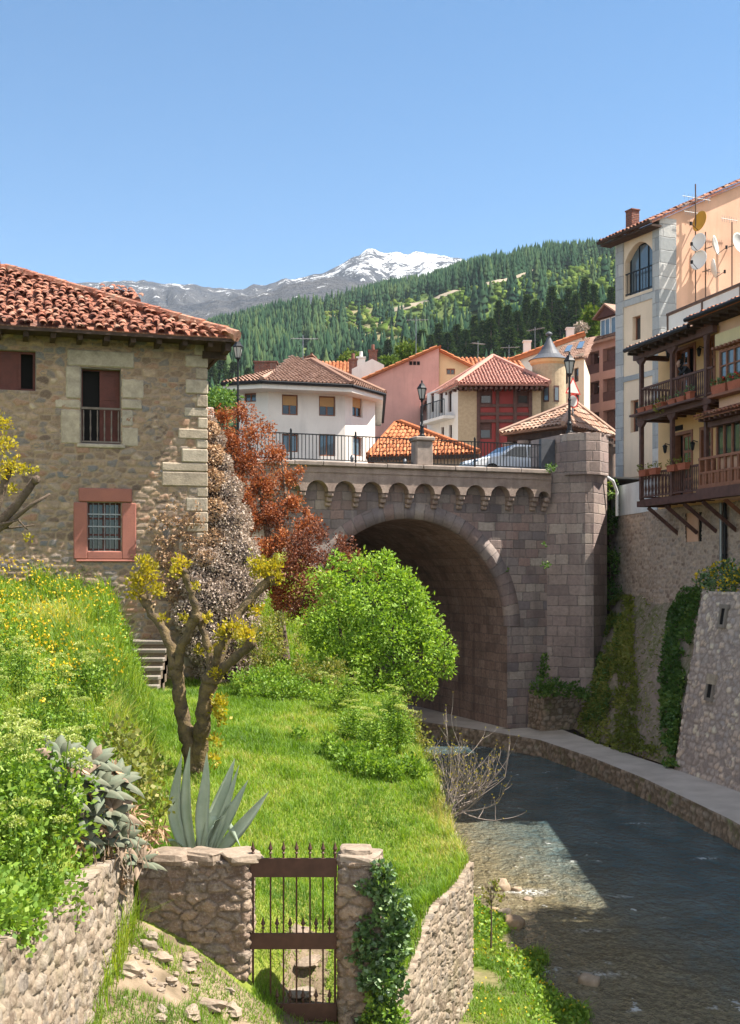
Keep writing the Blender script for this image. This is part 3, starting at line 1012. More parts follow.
# garden ground, cut clean at the river wall
yy = np.concatenate([np.arange(6.0, 14.6, 0.12), np.arange(14.6, 44.0, 0.25)])
uu = np.concatenate([np.linspace(0, 0.6, 36, endpoint=False), np.linspace(0.6, 1, 90)])
xr = np.interp(yy, WALLX[:, 1], WALLX[:, 0]) - 0.06
GX = -17 + (xr[:, None] + 17) * uu[None, :]
GY = np.repeat(yy[:, None], len(uu), 1)
GZ = ground_z(GX, GY)
gf = grid_faces(len(yy), len(uu))[:, ::-1]
fx, fy = GX.ravel()[gf].mean(1), GY.ravel()[gf].mean(1)
bare_f = ((fy < 13.95) & (fx > -2.96)) | ((np.abs(fx + .78) < .25) & (fy < 15.3))
o = np_mesh('garden_ground', np.stack([GX, GY, GZ], 2).reshape(-1, 3), gf, [M['lawn_soil'], M['soil']], smooth=True, mi=bare_f.astype(np.int32))
o['kind'] = 'structure'

# river
WL = 0.18
ry = np.concatenate([np.arange(2, 50, 0.12), np.arange(50, 76, 2.0)])
ru = np.linspace(-30, 12.5, 120)
ru = np.concatenate([np.linspace(-30, -1, 20), np.linspace(-.8, 9, 110), np.linspace(9.3, 12.5, 6)])
RX, RY = np.meshgrid(ru, ry, indexing='ij')
xb = np.interp(RY, [5, 14, 18, 20.6, 23, 25, 28, 34, 44], [4.9, 4.5, 3.9, 3.3, 2.8, 2.2, 1.3, .5, -1.5])
foamy = 0 * RX
for (px_, py_, sx_, sy_, k_) in ((526, 900, .42, .16, 1.0), (535, 903, .3, .1, .8), (505, 893, .2, .1, .6), (705, 866, .3, .12, .8), (478, 752, .7, .3, .5), (620, 905, .3, .1, .5), (545, 757, .5, .3, .5), (598, 985, .4, .15, .5), (640, 830, .5, .12, .45), (590, 940, .35, .1, .4)):
    d_ = CZ * FPX / (py_ - HY)
    foamy = np.maximum(foamy, k_ * np.exp(-((RX - G(px_, d_)) / sx_) ** 2 - ((RY - d_) / sy_) ** 2))
shoal = np.exp(-np.clip(RX - xb, 0, 99) / 2.6)
o = np_mesh('river', np.stack([RX, RY, 0 * RX + WL], 2).reshape(-1, 3), grid_faces(len(ru), len(ry)), M['water'], smooth=True, attrs={'shoal': shoal.ravel(), 'foamy': foamy.ravel()})
o['kind'] = 'structure'

# grassy bank below the garden wall
bankL = [(-1.2, 5, .5), (.0, 11, .5), (.1, 13.5, .48), (.75, 15.4, .45), (1.55, 18, .42), (1.4, 21.2, .25), (1.3, 25, .1), (1.0, 28, -.1), (.6, 34, -.3)]
bankR = [(4.9, 5, -.15), (4.8, 12, -.15), (4.5, 15, -.14), (4.1, 17.9, -.12), (3.55, 20.6, -.1), (3.1, 23, -.08), (2.5, 25.0, -.08), (1.6, 27, -.12), (1.0, 34, -.4)]
strip_mesh('river_bank', bankL, bankR, 0, 0, 80, 24, M['bank_soil'], noise=0.30, nfreq=1.3, bow=0.10)

# riverside path on the far bank, its quay wall, rocky slope above it
PATH_IN = [(1.0, 58), (3.06, 52.06), (5.36, 46.4), (7.2, 47.1), (7.55, 45.2), (8.3, 41), (9.4, 36.3), (10.1, 33), (10.5, 28), (10.6, 18), (10.6, 5)]
PATH_OUT = [(-1.6, 57), (1.0, 51.5), (2.4, 48.8), (4.5, 46.2), (6.2, 43.6), (7.3, 39.5), (8.1, 35.4), (8.85, 29.5), (9.1, 24), (9.3, 18), (9.3, 5)]
strip_mesh('riverside_path', PATH_OUT, PATH_IN, 0.80, 0.86, 120, 6, M['concrete'], noise=0.05, nfreq=0.8)
q = rubble('quay_wall', [(x + .03, y) for x, y in PATH_OUT[::-1]][::-1], -0.4, 0.79, M['quay_rubble'], res=0.07, cs=0.38, cz=0.17, depth=0.05, seed=31, top=True, thick=0.35)
tag(q, 'low mossy stone quay wall holding the riverside path above the water', 'wall')

# the far bank and town stand on level ground
mb = MB()
mb.prism([(10.4, 4), (60, 4), (60, 52), (11.2, 52)], -1.0, 0.87)
o = mb.build('right_bank_ground', M['soil'])
o['kind'] = 'structure'
mb = MB()
mb.prism([(3.1, 52.2), (-20, 109), (-20, 150), (160, 150), (160, 52.2)], -1.0, 10.25)
mb.prism([(-6.7, 48.3), (-160, 48.3), (-160, 150), (-32, 150), (-32, 111)][::-1], -1.0, 10.25)
o = mb.build('town_ground', M['asphalt'])
o['kind'] = 'structure'

# ------------------------------------------------------------------ wooded hills
RIDGE = np.array([(-900, 358), (0, 353), (180, 340), (230, 326), (280, 314), (340, 301), (420, 286), (455, 277), (480, 272), (540, 262), (615, 256), (740, 246), (1700, 236)], float)
D0, D1 = 150.0, 1300.0


def hill_z(px, d):
    er = (HY - np.interp(px, RIDGE[:, 0], RIDGE[:, 1])) / FPX
    t = np.clip((d - D0) / (D1 - D0), 0, 1)
    e0 = 4.0 / 150
    e = e0 + (er - e0) * (1 - (1 - t) ** 2.6)
    wv = 0.018 * (fbm(px / 90 + d / 600, d / 240, 77, 4) - 0.47) * np.sin(PI * np.clip(t * 1.02, 0, 1)) ** 0.7 * 2.2
    wv = wv - 0.010 * np.exp(-((px - 330 - (d - 700) * 0.12) / 60) ** 2) * np.sin(PI * t)
    z = CZ + (e + wv) * d
    back = np.clip((d - D1) / 400, 0, 1)
    return z - back ** 1.5 * 160 + 3.0 * (fbm(px / 25, d / 60, 5, 3) - 0.5) * t


hp = np.linspace(-1000, 1750, 260)
hd = np.concatenate([D0 * (D1 / D0) ** np.linspace(0, 1, 120), np.linspace(1330, 1700, 8)])
HP, HD = np.meshgrid(hp, hd, indexing='ij')
HZ = hill_z(HP, HD)
HXX = (HP - HX) / FPX * HD
hpy = HY - (HZ - CZ) / HD * FPX


def bare_mask(px, py):
    """open ground between the plantations, in bearing / height-angle"""
    a = np.exp(-((py - (298 + (px - 312) * 0.62)) / 24) ** 2) * sstep(285, 312, px) * (1 - sstep(385, 420, px))
    b = np.exp(-((py - (306 - (px - 300) * 0.25)) / 9) ** 2) * sstep(255, 280, px) * (1 - sstep(310, 330, px))
    return np.clip(1.7 * a + b, 0, 1)


def meadow_mask(px, py):
    up = 303 - (px - 425) * 0.235
    return sstep(-3, 3, py - up) * sstep(395, 440, px) * (1 - sstep(0, 10, py - (up + 48)))


o = np_mesh('hills', np.stack([HXX, HD, HZ], 2).reshape(-1, 3), grid_faces(len(hp), len(hd))[:, ::-1], M['hills'], smooth=True,
            attrs={'bare': (bare_mask(HP, hpy) * (0.5 + 0.5 * vnoise(HP / 6, hpy / 3, 4))).ravel()})
o['kind'] = 'structure'

# far mountains
MR = np.array([(-700, 300), (-100, 292), (40, 288), (85, 282.5), (140, 281), (200, 284), (232, 291), (262, 283), (300, 279), (325, 273), (348, 262), (372, 250.5), (386, 253), (402, 254), (425, 254.5), (457, 259), (490, 270), (620, 292), (1000, 300)], float)


def mountain(name, prof, d0, dr, e_low, rough, seed, snow_lo, snow_hi, n=420):
    px = np.linspace(prof[0, 0], prof[-1, 0], n)
    dd = np.concatenate([np.linspace(d0, dr, 46), np.linspace(dr * 1.01, dr * 1.25, 10)])
    PX, DD = np.meshgrid(px, dd, indexing='ij')
    t = np.clip((DD - d0) / (dr - d0), 0, 1)
    er = (HY - np.interp(PX, prof[:, 0], prof[:, 1])) / FPX
    e = e_low + (er - e_low) * t ** 0.85
    ridg = 1 - np.abs(2 * fbm(PX / 42 + DD / 2200, DD / 1100, seed, 5) - 0.95) * 1.6
    e = e + rough * 1.25 * (ridg - 0.55) * np.sin(PI * np.clip(t, 0, 0.96)) ** 0.8
    e = e + 0.0050 * (fbm(PX / 11, t * 3, seed + 5, 4) - 0.5) * t
    back = np.clip((DD - dr) / (0.25 * dr), 0, 1)
    Z = CZ + e * DD - back * 0.12 * DD
    py = HY - (Z - CZ) / DD * FPX
    sn = sstep(snow_lo, snow_hi, (HY - py) / FPX)
    if snow_lo < 1:
        sn = 0.60 * sn + 0.10 * np.exp(-((PX - 415) / 50.0) ** 2) - 0.10 * np.exp(-((PX - 352) / 25.0) ** 2) - 0.09
    return np_mesh(name, np.stack([(PX - HX) / FPX * DD, DD, Z], 2).reshape(-1, 3), grid_faces(n, len(dd))[:, ::-1], M['mount'], smooth=True, attrs={'snow': sn.ravel()})


o = mountain('mountains', MR, 3000, 4300, 0.19, 0.020, 91, 0.216, 0.262)
o['kind'] = 'structure'
MF = np.array([(-700, 320), (100, 312), (200, 303), (250, 297), (295, 284), (340, 277), (365, 281), (400, 288), (480, 300), (900, 330)], float)
o = mountain('foothills', MF, 2000, 2700, 0.17, 0.012, 37, 9, 10, 300)
o['kind'] = 'structure'

# haze: one closed box of even air round everything
mb = MB()
mb.box(-5200, 5200, -60, 5700, -6.0, 1330)
hz = mb.build('haze', [])
m, nt, out = new_mat('haze air')
pv = nt.nodes.new('ShaderNodeVolumePrincipled')
pv.inputs['Color'].default_value = (0.75, 0.85, 1.0, 1)
pv.inputs['Density'].default_value = 0.00005
pv.inputs['Anisotropy'].default_value = 0.0
nt.links.new(pv.outputs[0], out.inputs['Volume'])
hz.data.materials.append(m)
hz['kind'] = 'stuff'
# ================================================================== helpers for buildings


class Frame:
    """facade frame: x along the facade to the right, y into the building, z up"""

    def __init__(s, loc, deg):
        s.loc, s.a = Vector(loc), math.radians(deg)
        s.ex = Vector((math.cos(s.a), math.sin(s.a), 0))
        s.ey = Vector((-math.sin(s.a), math.cos(s.a), 0))

    def uv(s, px, py, v=0.0):
        """facade coordinates of a spot measured on the photograph"""
        r = Vector(((px - HX) / FPX, 1.0, (HY - py) / FPX))
        o = Vector((0, 0, CZ)) - s.loc
        d = (v - o.dot(s.ey)) / r.dot(s.ey)
        q = o + r * d
        return q.dot(s.ex), q.z

    def rect(s, x0, x1, y0, y1, v=0.0):
        """(u0, u1, z0, z1) of a measured rectangle; y0 is the upper row"""
        a = s.uv(x0, (y0 + y1) / 2, v)[0]
        b = s.uv(x1, (y0 + y1) / 2, v)[0]
        m = (x0 + x1) / 2
        return (a, b, s.uv(m, y1, v)[1], s.uv(m, y0, v)[1])


def rock(mb, c, rad, seed, m=0, r=None, nu=10, nv=7, rough=0.35, flat=0.5):
    rs = random.Random(seed)
    p, f = [], []
    of = Vector((rs.random() * 50, rs.random() * 50, rs.random() * 50))
    rot = rs.random() * PI
    for j in range(nv + 1):
        th = PI * j / nv
        for i in range(nu):
            ph = 2 * PI * i / nu
            d = Vector((math.sin(th) * math.cos(ph), math.sin(th) * math.sin(ph), math.cos(th)))
            # blocky super-ellipsoid with lumps
            q = Vector([math.copysign(abs(k) ** flat, k) for k in d])
            q *= 0.85 + rough * mnoise.noise(d * 1.4 + of)
            x, y = q.x * rad[0], q.y * rad[1]
            p.append((c[0] + x * math.cos(rot) - y * math.sin(rot), c[1] + x * math.sin(rot) + y * math.cos(rot), c[2] + q.z * rad[2]))
    for j in range(nv):
        for i in range(nu):
            i2 = (i + 1) % nu
            f.append((j * nu + i, (j + 1) * nu + i, (j + 1) * nu + i2, j * nu + i2))
    return mb.add(p, f, m, rs.random() if r is None else r)


def window(parent, u0, u1, z0, z1, y, fr, gl, fw=0.06, nx=2, nz=1, depth=0.06, name='window', sill=None, blind=0.0, bm=None, mullion=0.035):
    """framed window: frame mesh with a pane and, if asked, a sill and a roller blind as sub-parts"""
    f = MB()
    f.box(u0, u0 + fw, y, y + depth, z0, z1)
    f.box(u1 - fw, u1, y, y + depth, z0, z1)
    f.box(u0 + fw, u1 - fw, y, y + depth, z1 - fw, z1)
    f.box(u0 + fw, u1 - fw, y, y + depth, z0, z0 + fw)
    for i in range(1, nx):
        c = u0 + (u1 - u0) * i / nx
        f.box(c - mullion, c + mullion, y - 0.004, y + depth - 0.01, z0 + fw, z1 - fw)
    for k in range(1, nz):
        c = z0 + (z1 - z0) * k / nz
        f.box(u0 + fw, u1 - fw, y + 0.006, y + depth - 0.02, c - mullion * .6, c + mullion * .6)
    w_ = f.build(name, fr, parent)
    g = MB()
    g.box(u0 + fw * .5, u1 - fw * .5, y + depth * 0.55, y + depth * 0.9, z0 + fw * .5, z1 - fw * .5)
    g.build('pane', gl, w_)
    if blind:
        b = MB()
        n = max(3, int((z1 - z0) * blind / 0.09))
        for i in range(n):
            h = (z1 - z0) * blind / n
            b.box(u0 + fw, u1 - fw, y - 0.012 + (i % 2) * 0.004, y + depth * 0.4, z1 - fw - (i + 1) * h, z1 - fw - i * h)
        b.build('roller_blind', bm, w_)
    if sill:
        s_ = MB()
        s_.box(u0 - 0.08, u1 + 0.08, y - sill, y + 0.02, z0 - 0.09, z0 - 0.003)
        s_.build('sill', M['lintel'], w_)
    return w_


# ================================================================== old stone house
HF = Frame((-4.1, 30.0, 6.0), 17)
house = thing('stone_house', 'old rubble stone house with a wavy red barrel tile roof and red shutters', 'house', HF.loc, HF.a)
dr = HF.rect(81, 121, 368, 444)
lw = HF.rect(87.5, 121.5, 502, 551)
tw = HF.rect(-34, 36, 349, 390)
sur = HF.rect(73.5, 136, 488.5, 562)
UL = -9.5
EZ = 6.72


def opn(r):
    return (r[0] - UL, r[1] - UL, r[2], r[3])


rubble('wall', [(UL, 0), (0.0, 0)], -2.6, EZ, M['house_rubble'], house, False, res=0.032, cs=0.27, cz=0.15, depth=0.035, seed=5, rough=0.02,
       ops=[opn(dr), opn(lw), opn(tw)], thick=0.45, mort=(0.04, 0.22))
rubble('wall', [(0.0, 0.02), (0.0, 8.0)], -2.6, EZ, M['house_rubble'], house, False, res=0.08, cs=0.3, cz=0.18, depth=0.03, seed=6, thick=0.45)
mb = MB()
mb.box(UL, -0.5, 0.75, 8.0, -2.6, EZ)
mb.build('wall', M['dark'], house)
for r_ in (dr, lw, tw):
    a, b, c, d = r_
    mb = MB()
    mb.box(a - .02, a + .012, .01, .34, c, d)
    mb.box(b - .012, b + .02, .01, .34, c, d)
    mb.box(a - .02, b + .02, .012, .34, d - .02, d + .02)
    mb.box(a - .02, b + .02, .0, .34, c - .03, c + .012)
    mb.build('reveal', M['lintel'], house)
    mb = MB()
    mb.box(a - .03, b + .03, .345, .43, c - .03, d + .03)
    mb.build('dark_room', M['dark'], house)
# dressed stones
mb = MB()
z = -2.3
k = 0
while z < EZ - 0.3:
    h = random.uniform(0.22, 0.38)
    ln = (random.uniform(0.45, 0.72) if k % 2 else random.uniform(0.2, 0.38))
    if abs(z - 3.2) < 0.25:
        ln = 1.1
    if z > 4.9:
        ln *= 0.8
    mb.cbox(-ln, 0.035 + random.uniform(0, .015), -0.045 + random.uniform(-.012, .006), 0.35 if k % 2 else 0.7, z + .008, z + h - .008, 0.025)
    z += h
    k += 1
mb.build('quoins', M['quoin'], house)
mb = MB()   # stones round the balcony door
a, b, c, d = dr
mb.cbox(a - 0.32, b + 0.32, -0.055, .2, d + 0.02, d + 0.42, 0.03)
for (x0, x1, z0, z1) in ((a - .36, a - .01, d - .78, d + .01), (a - .62, a - .01, d - 1.02, d - .80), (a - .48, a - .01, c - .02, d - 1.04),
                         (b + .01, b + .55, d - .72, d - .24), (b + .01, b + .5, d - .98, d - .74), (b + .01, b + .3, c + .45, d - 1.0), (b + .01, b + .42, c - .05, c + .43)):
    mb.cbox(x0, x1, -0.05 + random.uniform(-.01, .01), .15, z0, z1, 0.03)
mb.cbox(a - .1, b + .1, -0.07, .3, c - .1, c - .005, 0.02)
mb.build('door_surround', M['quoin'], house, smooth=False)
mb = MB()
a, b, c, d = lw
A, B, C_, D_ = sur
mb.cbox(A, a - .004, -0.065, .22, c - .2, d - .02, .02)
mb.cbox(b + .004, B, -0.06, .22, c - .2, d - .02, .02)
mb.cbox(A + .12, B - .1, -0.07, .22, d, D_, .02)
mb.cbox(A + .05, B - .03, -0.075, .22, C_, c - .21, .02)
mb.cbox(a - .01, b + .01, -0.06, .22, c - .205, c - .005, .02)
mb.build('window_surround', M['red_stone'], house)
# barred window
wn_ = window(house, *lw, 0.16, M['wood_red'], M['glass'], 0.06, 2, 3)
mb = MB()
a, b, c, d = lw
for i in range(1, 6):
    x = a + (b - a) * i / 6
    mb.tube([(x, .06, c), (x, .06, d)], 0.009, 6)
for i in range(1, 4):
    zz = c + (d - c) * i / 4
    mb.beam((a, .06, zz), (b, .06, zz), .012, .03)
mb.build('bars', M['grey_metal'], wn_)
# balcony door with one leaf open and a turned rail
a, b, c, d = dr
mb = MB()
fw = .05
mb.box(a, a + fw, .2, .28, c, d)
mb.box(b - fw, b, .2, .28, c, d)
mb.box(a + fw, b - fw, .2, .28, d - fw, d)
fr_ = mb.build('door', M['wood_red'], house)
m_ = (a + b) / 2 - .02
mb = MB()
mb.box(m_, m_ + .07, .21, .25, c, d - fw)
mb.box(b - fw - .08, b - fw, .21, .25, c, d - fw)
for (z0, z1) in ((c, c + .1), (c + .62, c + .7), (c + 1.1, c + 1.2), (d - fw - .1, d - fw)):
    mb.box(m_ + .07, b - fw - .08, .21, .25, z0, z1)
mb.box(m_ + .05, b - fw - .06, .225, .24, c + .05, d - fw - .05)
mb.build('shutter', M['wood_red'], fr_)
mb = MB()
mb.box(a - .03, b + .03, .0, .05, c + .84, c + .89)
mb.box(a - .03, b + .03, .0, .05, c + .03, c + .07)
for i in range(6):
    x = a + .06 + (b - a - .12) * i / 5
    mb.lathe([(.012, 0), (.02, .06), (.012, .12), (.022, .3), (.013, .5), (.02, .64), (.012, .75)], (x, .025, c + .07), 6)
mb.build('balcony_railing', M['wood_grey'], house)
# upper window at the edge: one shutter closed, one open
a, b, c, d = tw
mb = MB()
for (x0, x1) in ((a, a + .07), ((a + b) / 2 + .38, (a + b) / 2 + .45), (b - .07, b)):
    mb.box(x0, x1, .12, .2, c, d)
mb.box(a + .07, b - .07, .12, .2, d - .07, d)
mb.box(a + .07, b - .07, .12, .2, c, c + .07)
f_ = mb.build('window', M['wood_red'], house)
mb = MB()
mb.box(a + .07, (a + b) / 2 + .38, .14, .18, c + .07, d - .07)
for x0 in (a + .15, (a + b) / 2 - .25):
    mb.box(x0, x0 + .5, .13, .141, c + .15, d - .15)
mb.build('shutter', M['wood_red'], f_)
# roof
PI_ = 25.3
T = math.tan(math.radians(PI_))
CS, SN = math.cos(math.radians(PI_)), math.sin(math.radians(PI_))
RUN = 5.4
BB = RUN / CS
mb = MB()
tiles(mb, (-11.0, -.85, 6.62), (1, 0, 0), (0, CS, SN), [(0, 0), (11.65, 0), (11.65 - RUN, BB), (0, BB)], .215, .33, 6, 0, .07, thick=.06)
tiles(mb, (.65, -.85, 6.62), (0, 1, 0), (-CS, 0, SN), [(0, 0), (2 * RUN, 0), (RUN, BB)], .235, .36, 4, 0, .03, thick=.06)
tiles(mb, (.65, -.85 + 2 * RUN, 6.62), (-1, 0, 0), (0, -CS, SN), [(0, 0), (11.65, 0), (11.65, BB), (RUN, BB)], .5, .7, 3, 0, .03, thick=.06)
rf = mb.build('roof', M['tile_old'], house, smooth=False)
mb = MB()   # hip caps
hp0, hp1 = Vector((.65, -.85, 6.62)), Vector((.65 - RUN, -.85 + RUN, 6.62 + RUN * T))
n_ = 22
for i in range(n_):
    p0 = hp0.lerp(hp1, i / n_) + Vector((random.uniform(-.03, .03), 0, .02 + random.uniform(0, .03)))
    p1 = hp0.lerp(hp1, (i + 1.2) / n_) + Vector((random.uniform(-.03, .03), 0, .05))
    mb.tube([p0, p1], [.15, .12], 8)
for i in range(26):
    p0 = hp1 + Vector((-i * .35, 0, .02))
    mb.tube([p0, p0 + Vector((-.4, 0, .02))], [.14, .12], 8)
mb.build('ridge_tiles', M['tile_old'], rf)
mb = MB()   # raised corner of the rear roof that looks over the hip
q = Vector(HF.uv(98, 291, 3.0))
tiles(mb, (q[0], 2.9, q[1] - .1), (1, .12, -.02), (.1, CS, SN), [(0, 0), (1.15, 0), (1.0, .9), (.1, .9)], .2, .34, 6, 0, .05, thick=.12)
mb.build('roof_hatch', M['tile_old'], rf)
mb = MB()   # eave timbers
mb.box(-11, .61, -.83, -.74, 6.50, 6.585)
mb.box(.52, .61, -.74, 9.0, 6.50, 6.585)
mb.box(-11, .51, -.73, -.06, 6.53, 6.575)
mb.box(.08, .51, -.05, 9.0, 6.53, 6.575)
x = -10.6
while x < .4:
    mb.box(x, x + .12, -.70, -.02, 6.38, 6.525)
    x += .62
mb.box(-.1, .5, -.12, .05, 6.2, 6.38)
mb.box(.36, .5, -.72, -.13, 6.3, 6.525)
mb.build('eave_timber', M['wood_old'], house)

# ================================================================== garden walls, gate, steps
mb = MB()
for i in range(6):
    z1 = 5.22 - i * .19
    y1 = 29.15 - i * .27
    mb.cbox(-5.9 + random.uniform(-.03, .03), -4.86 + random.uniform(-.03, .03), y1 - .30, y1 + (.4 if i == 0 else .02), z1 - .10, z1, .02, r=random.random())
    mb.box(-5.86, -4.9, y1 - .24, y1 + .3, z1 - .6, z1 - .1, 1, random.random())
o = mb.build('garden_steps', [M['lintel'], M['gate_rubble']], world=True)
tag(o, 'short flight of worn stone steps against the old house wall', 'steps')

DG = 14.0
o = rubble('garden_wall', [(-2.7, 14.0), (-1.46, 14.0), (-1.42, 14.06), (-1.42, 14.5)], 0.9, 3.46, M['gate_rubble'], res=0.018, cs=0.24, cz=0.12, depth=0.045, seed=14, thick=0.42, rough=0.05, mort=(.02, .17))
gw = thing('gate_wall', 'thick rubble wall with flat coping beside the gate, agave behind it', 'wall', (-2.1, 14.2, .9))
o.parent = gw
o.location = Vector(o.location) - Vector(gw.location)
o.name = 'wall'
mb = MB()
x = -2.62
k = 0
while x < -1.45:
    wd = random.uniform(.13, .26)
    rock(mb, (min(x + wd, -1.40 - wd * .6), 14.2 + random.uniform(-.03, .03), 3.47), (wd * 1.12, .30, .085), 820 + k, flat=.42, rough=.22, nu=14, nv=8)
    x += wd * 1.75
    k += 1
mb.build('coping', M['loose_stone'], gw, True)

gp = thing('gate_pillar', 'squat stone pillar right of the iron gate half covered by ivy', 'pillar', (-.1, 14.2, .9))
rubble('shaft', [(-.35, 14.46), (-.35, 14.04), (-.31, 14.0), (.08, 14.0), (.12, 14.04), (.12, 14.46)], 0.9, 3.45, M['gate_rubble'], gp, True, res=0.018, cs=0.27, cz=0.14, depth=0.04, seed=25, thick=0.2, rough=0.045, mort=(.02, .17))
mb = MB()
rock(mb, (-.12, 14.22, 3.46), (.30, .30, .075), 851, flat=.4, rough=.2, nu=16, nv=8)
rock(mb, (-.16, 14.24, 3.54), (.22, .22, .05), 852, flat=.4, rough=.2, nu=16, nv=8)
mb.build('cap', M['loose_stone'], gp, True)

gate = thing('iron_gate', 'brown iron gate of spear topped bars and three broad plates', 'gate', (-.9, 14.1, 1.55))


def gx(px):
    return G(px, 14.1)


def gz(py):
    return CZ + (HY - py) / FPX * 14.1


for (a, b) in ((858, 877), (933, 949), (1003, 1021)):
    mb = MB()
    mb.cbox(gx(250), gx(337), 14.085, 14.115, gz(b), gz(a), .004)
    mb.build('plate', M['iron_brown'], gate, True)


def spear(mb, x, z0, z1, r=.011):
    mb.tube([(x, 14.1, z0), (x, 14.1, z1 - .13)], r, 6)
    mb.lathe([(r, 0), (.024, .012), (r, .025), (r * .9, .035), (.028, .06), (.014, .1), (.002, .15)], (x, 14.1, z1 - .14), 8)


for i, px in enumerate((253, 270.5, 283.5, 296.5, 310, 323, 335)):
    mb = MB()
    spear(mb, gx(px), gz(1022 if i in (0, 6) else 1012), gz(842), .014 if i in (0, 6) else .0105)
    mb.build('bar', M['iron_brown'], gate, True)
for px in (263, 277, 290, 303, 316, 329.5):
    for (b, t) in ((940, 917), (1010, 989)):
        mb = MB()
        spear(mb, gx(px), gz(b), gz(t), .010)
        mb.build('short_bar', M['iron_brown'], gate, True)
for z in (3.3, 1.8):
    mb = MB()
    mb.tube([(gx(253), 14.1, z), (gx(246), 14.1, z)], .014, 6)
    mb.lathe([(.024, -.05), (.024, .05)], (gx(251), 14.1, z), 8)
    mb.build('hinge', M['iron_brown'], gate, True)


def ztop_left(t):
    y = 5 + t
    return np.interp(y, [5, 9, 11, 13.2, 14], [4.1, 4.02, 3.85, 3.72, 3.6])


o = rubble('retaining_wall', [(-2.70, 5.0), (-2.70, 13.98)], .6, ztop_left, M['garden_rubble'], res=0.022, cs=0.19, cz=0.15, depth=0.042, seed=8, batter=.03, thick=.4, rough=.03, mort=(.02, .2))
tag(o, 'sunlit rubble retaining wall under the overhanging leaves in the near corner', 'wall')

rw = [(-.1, 9.0), (.05, 12.0), (.13, 13.9), (.62, 15.4), (.95, 16.4), (1.46, 17.8), (1.52, 18.1), (1.5, 18.5)] + [(x, y) for x, y in WALLX if y > 19]
rl = np.r_[0, np.cumsum(np.linalg.norm(np.diff(np.array(rw), axis=0), axis=1))]


def ztop_river(t):
    x, y = np.interp(t, rl, [q[0] for q in rw]), np.interp(t, rl, [q[1] for q in rw])
    return float(ground_z(x - .15, y)) - .05 + .04 * math.sin(t * 5)


o = rubble('river_wall', rw, -.4, ztop_river, M['garden_rubble'], res=0.03, cs=0.17, cz=0.16, depth=0.045, seed=18, batter=.0, thick=.35, rough=.036, mort=(.02, .2))
tag(o, 'tall rough stone wall holding the lawn above the grassy river bank', 'wall')

# stones
for i in range(34):
    px, py = random.uniform(118, 196), 0
    d = random.uniform(12.3, 13.75)
    x = G(px, d)
    if i < 8:
        x, d = -2.5 + i * .14 + random.uniform(-.05, .05), 13.7 - (i % 3) * .28
    z = float(ground_z(x, d))
    s_ = random.uniform(.04, .16) if i < 18 else random.uniform(.025, .07)
    mb = MB()
    rock(mb, (x, d, z + s_ * .05), (s_ * random.uniform(1, 1.6), s_ * .9, s_ * .6), 100 + i, flat=.8, rough=.5)
    o = mb.build('loose_stone', M['loose_stone'], smooth=False)
    tag(o, 'loose brown stone tumbled on the slope below the gate wall', 'stone', 'stones tumbled below the gate wall')
for i, (px, d, w_) in enumerate(((300, 14.5, .26), (308, 14.85, .28), (297, 15.2, .24))):
    x = G(px, d)
    z = float(ground_z(x, d))
    mb = MB()
    rock(mb, (x, d, z + .0), (w_ * .8, .16, .05), 300 + i, flat=.5, nu=16, nv=8)
    o = mb.build('stepping_stone', M['loose_stone'])
    tag(o, ['flat path stone directly behind the iron gate bars', 'flat path stone on the grass, second beyond the gate', 'flat path stone on the grass, third beyond the gate'][i], 'stone')
for i, (px, py, rx, rz_, lab) in enumerate(((502, 889, .24, .17, 'pale flat boulder at the water edge by the bare shrub'), (517, 890, .13, .08, 'small dark wet stone beside the pale flat boulder'),
                                            (514, 926, .28, .16, 'orange brown boulder on the tip of the grassy bank'), (505, 915, .15, .12, 'grey stone wedged behind the orange boulder'),
                                            (494, 914, .14, .13, 'cream stone in the grass beside the orange boulder'), (590, 983, .22, .12, 'dark stone in the shaded grass where bank meets river'),
                                            (528, 899, .12, .05, 'orange rock just breaking the white water'))):
    d = 6.6 * FPX / (py - HY)
    mb = MB()
    rock(mb, (G(px, d), d + rx * .3, .16 + rz_ * .35), (rx, rx * .8, rz_), 400 + i, flat=.62)
    o = mb.build('boulder', M['river_rock'], smooth=True)
    tag(o, lab, 'rock')
# ================================================================== stone bridge
BF = Frame((.49, 44.55, 0.0), 22)
bridge = thing('stone_bridge', 'tall stone bridge with one wide arch and a scalloped parapet over the river', 'bridge', BF.loc, BF.a)
U0, RA, ZS, BT = 1.08, 4.12, 4.8, 8.5       # arch radius, springing height, thickness
ZC = 10.72                       # underside of the coping
UA, UB = -24.0, 9.6
# spandrel front and back with the arch opening, soffit, ends
mb = MB()
n_ = 40
arc = [(U0 - RA, -1.0)] + [(U0 - RA * math.cos(PI * i / n_), ZS + RA * math.sin(PI * i / n_)) for i in range(n_ + 1)] + [(U0 + RA, -1.0)]
for y, fl in ((0.0, 1), (BT, -1)):
    for i in range(len(arc) - 1):
        (xa, za), (xb, zb_) = arc[i], arc[i + 1]
        if abs(xa - xb) < 1e-6:
            continue
        q = [(xa, y, za), (xb, y, zb_), (xb, y, ZC), (xa, y, ZC)]
        mb.quad(*(q if fl > 0 else q[::-1]))
    for (xa, xb) in ((UA, U0 - RA), (U0 + RA, UB)):
        q = [(xa, y, -1), (xb, y, -1), (xb, y, ZC), (xa, y, ZC)]
        mb.quad(*(q if fl > 0 else q[::-1]))
mb.quad((UA, 0, ZC), (UB, 0, ZC), (UB, BT, ZC), (UA, BT, ZC))
mb.quad((UB, 0, -1), (UB, BT, -1), (UB, BT, ZC), (UB, 0, ZC))
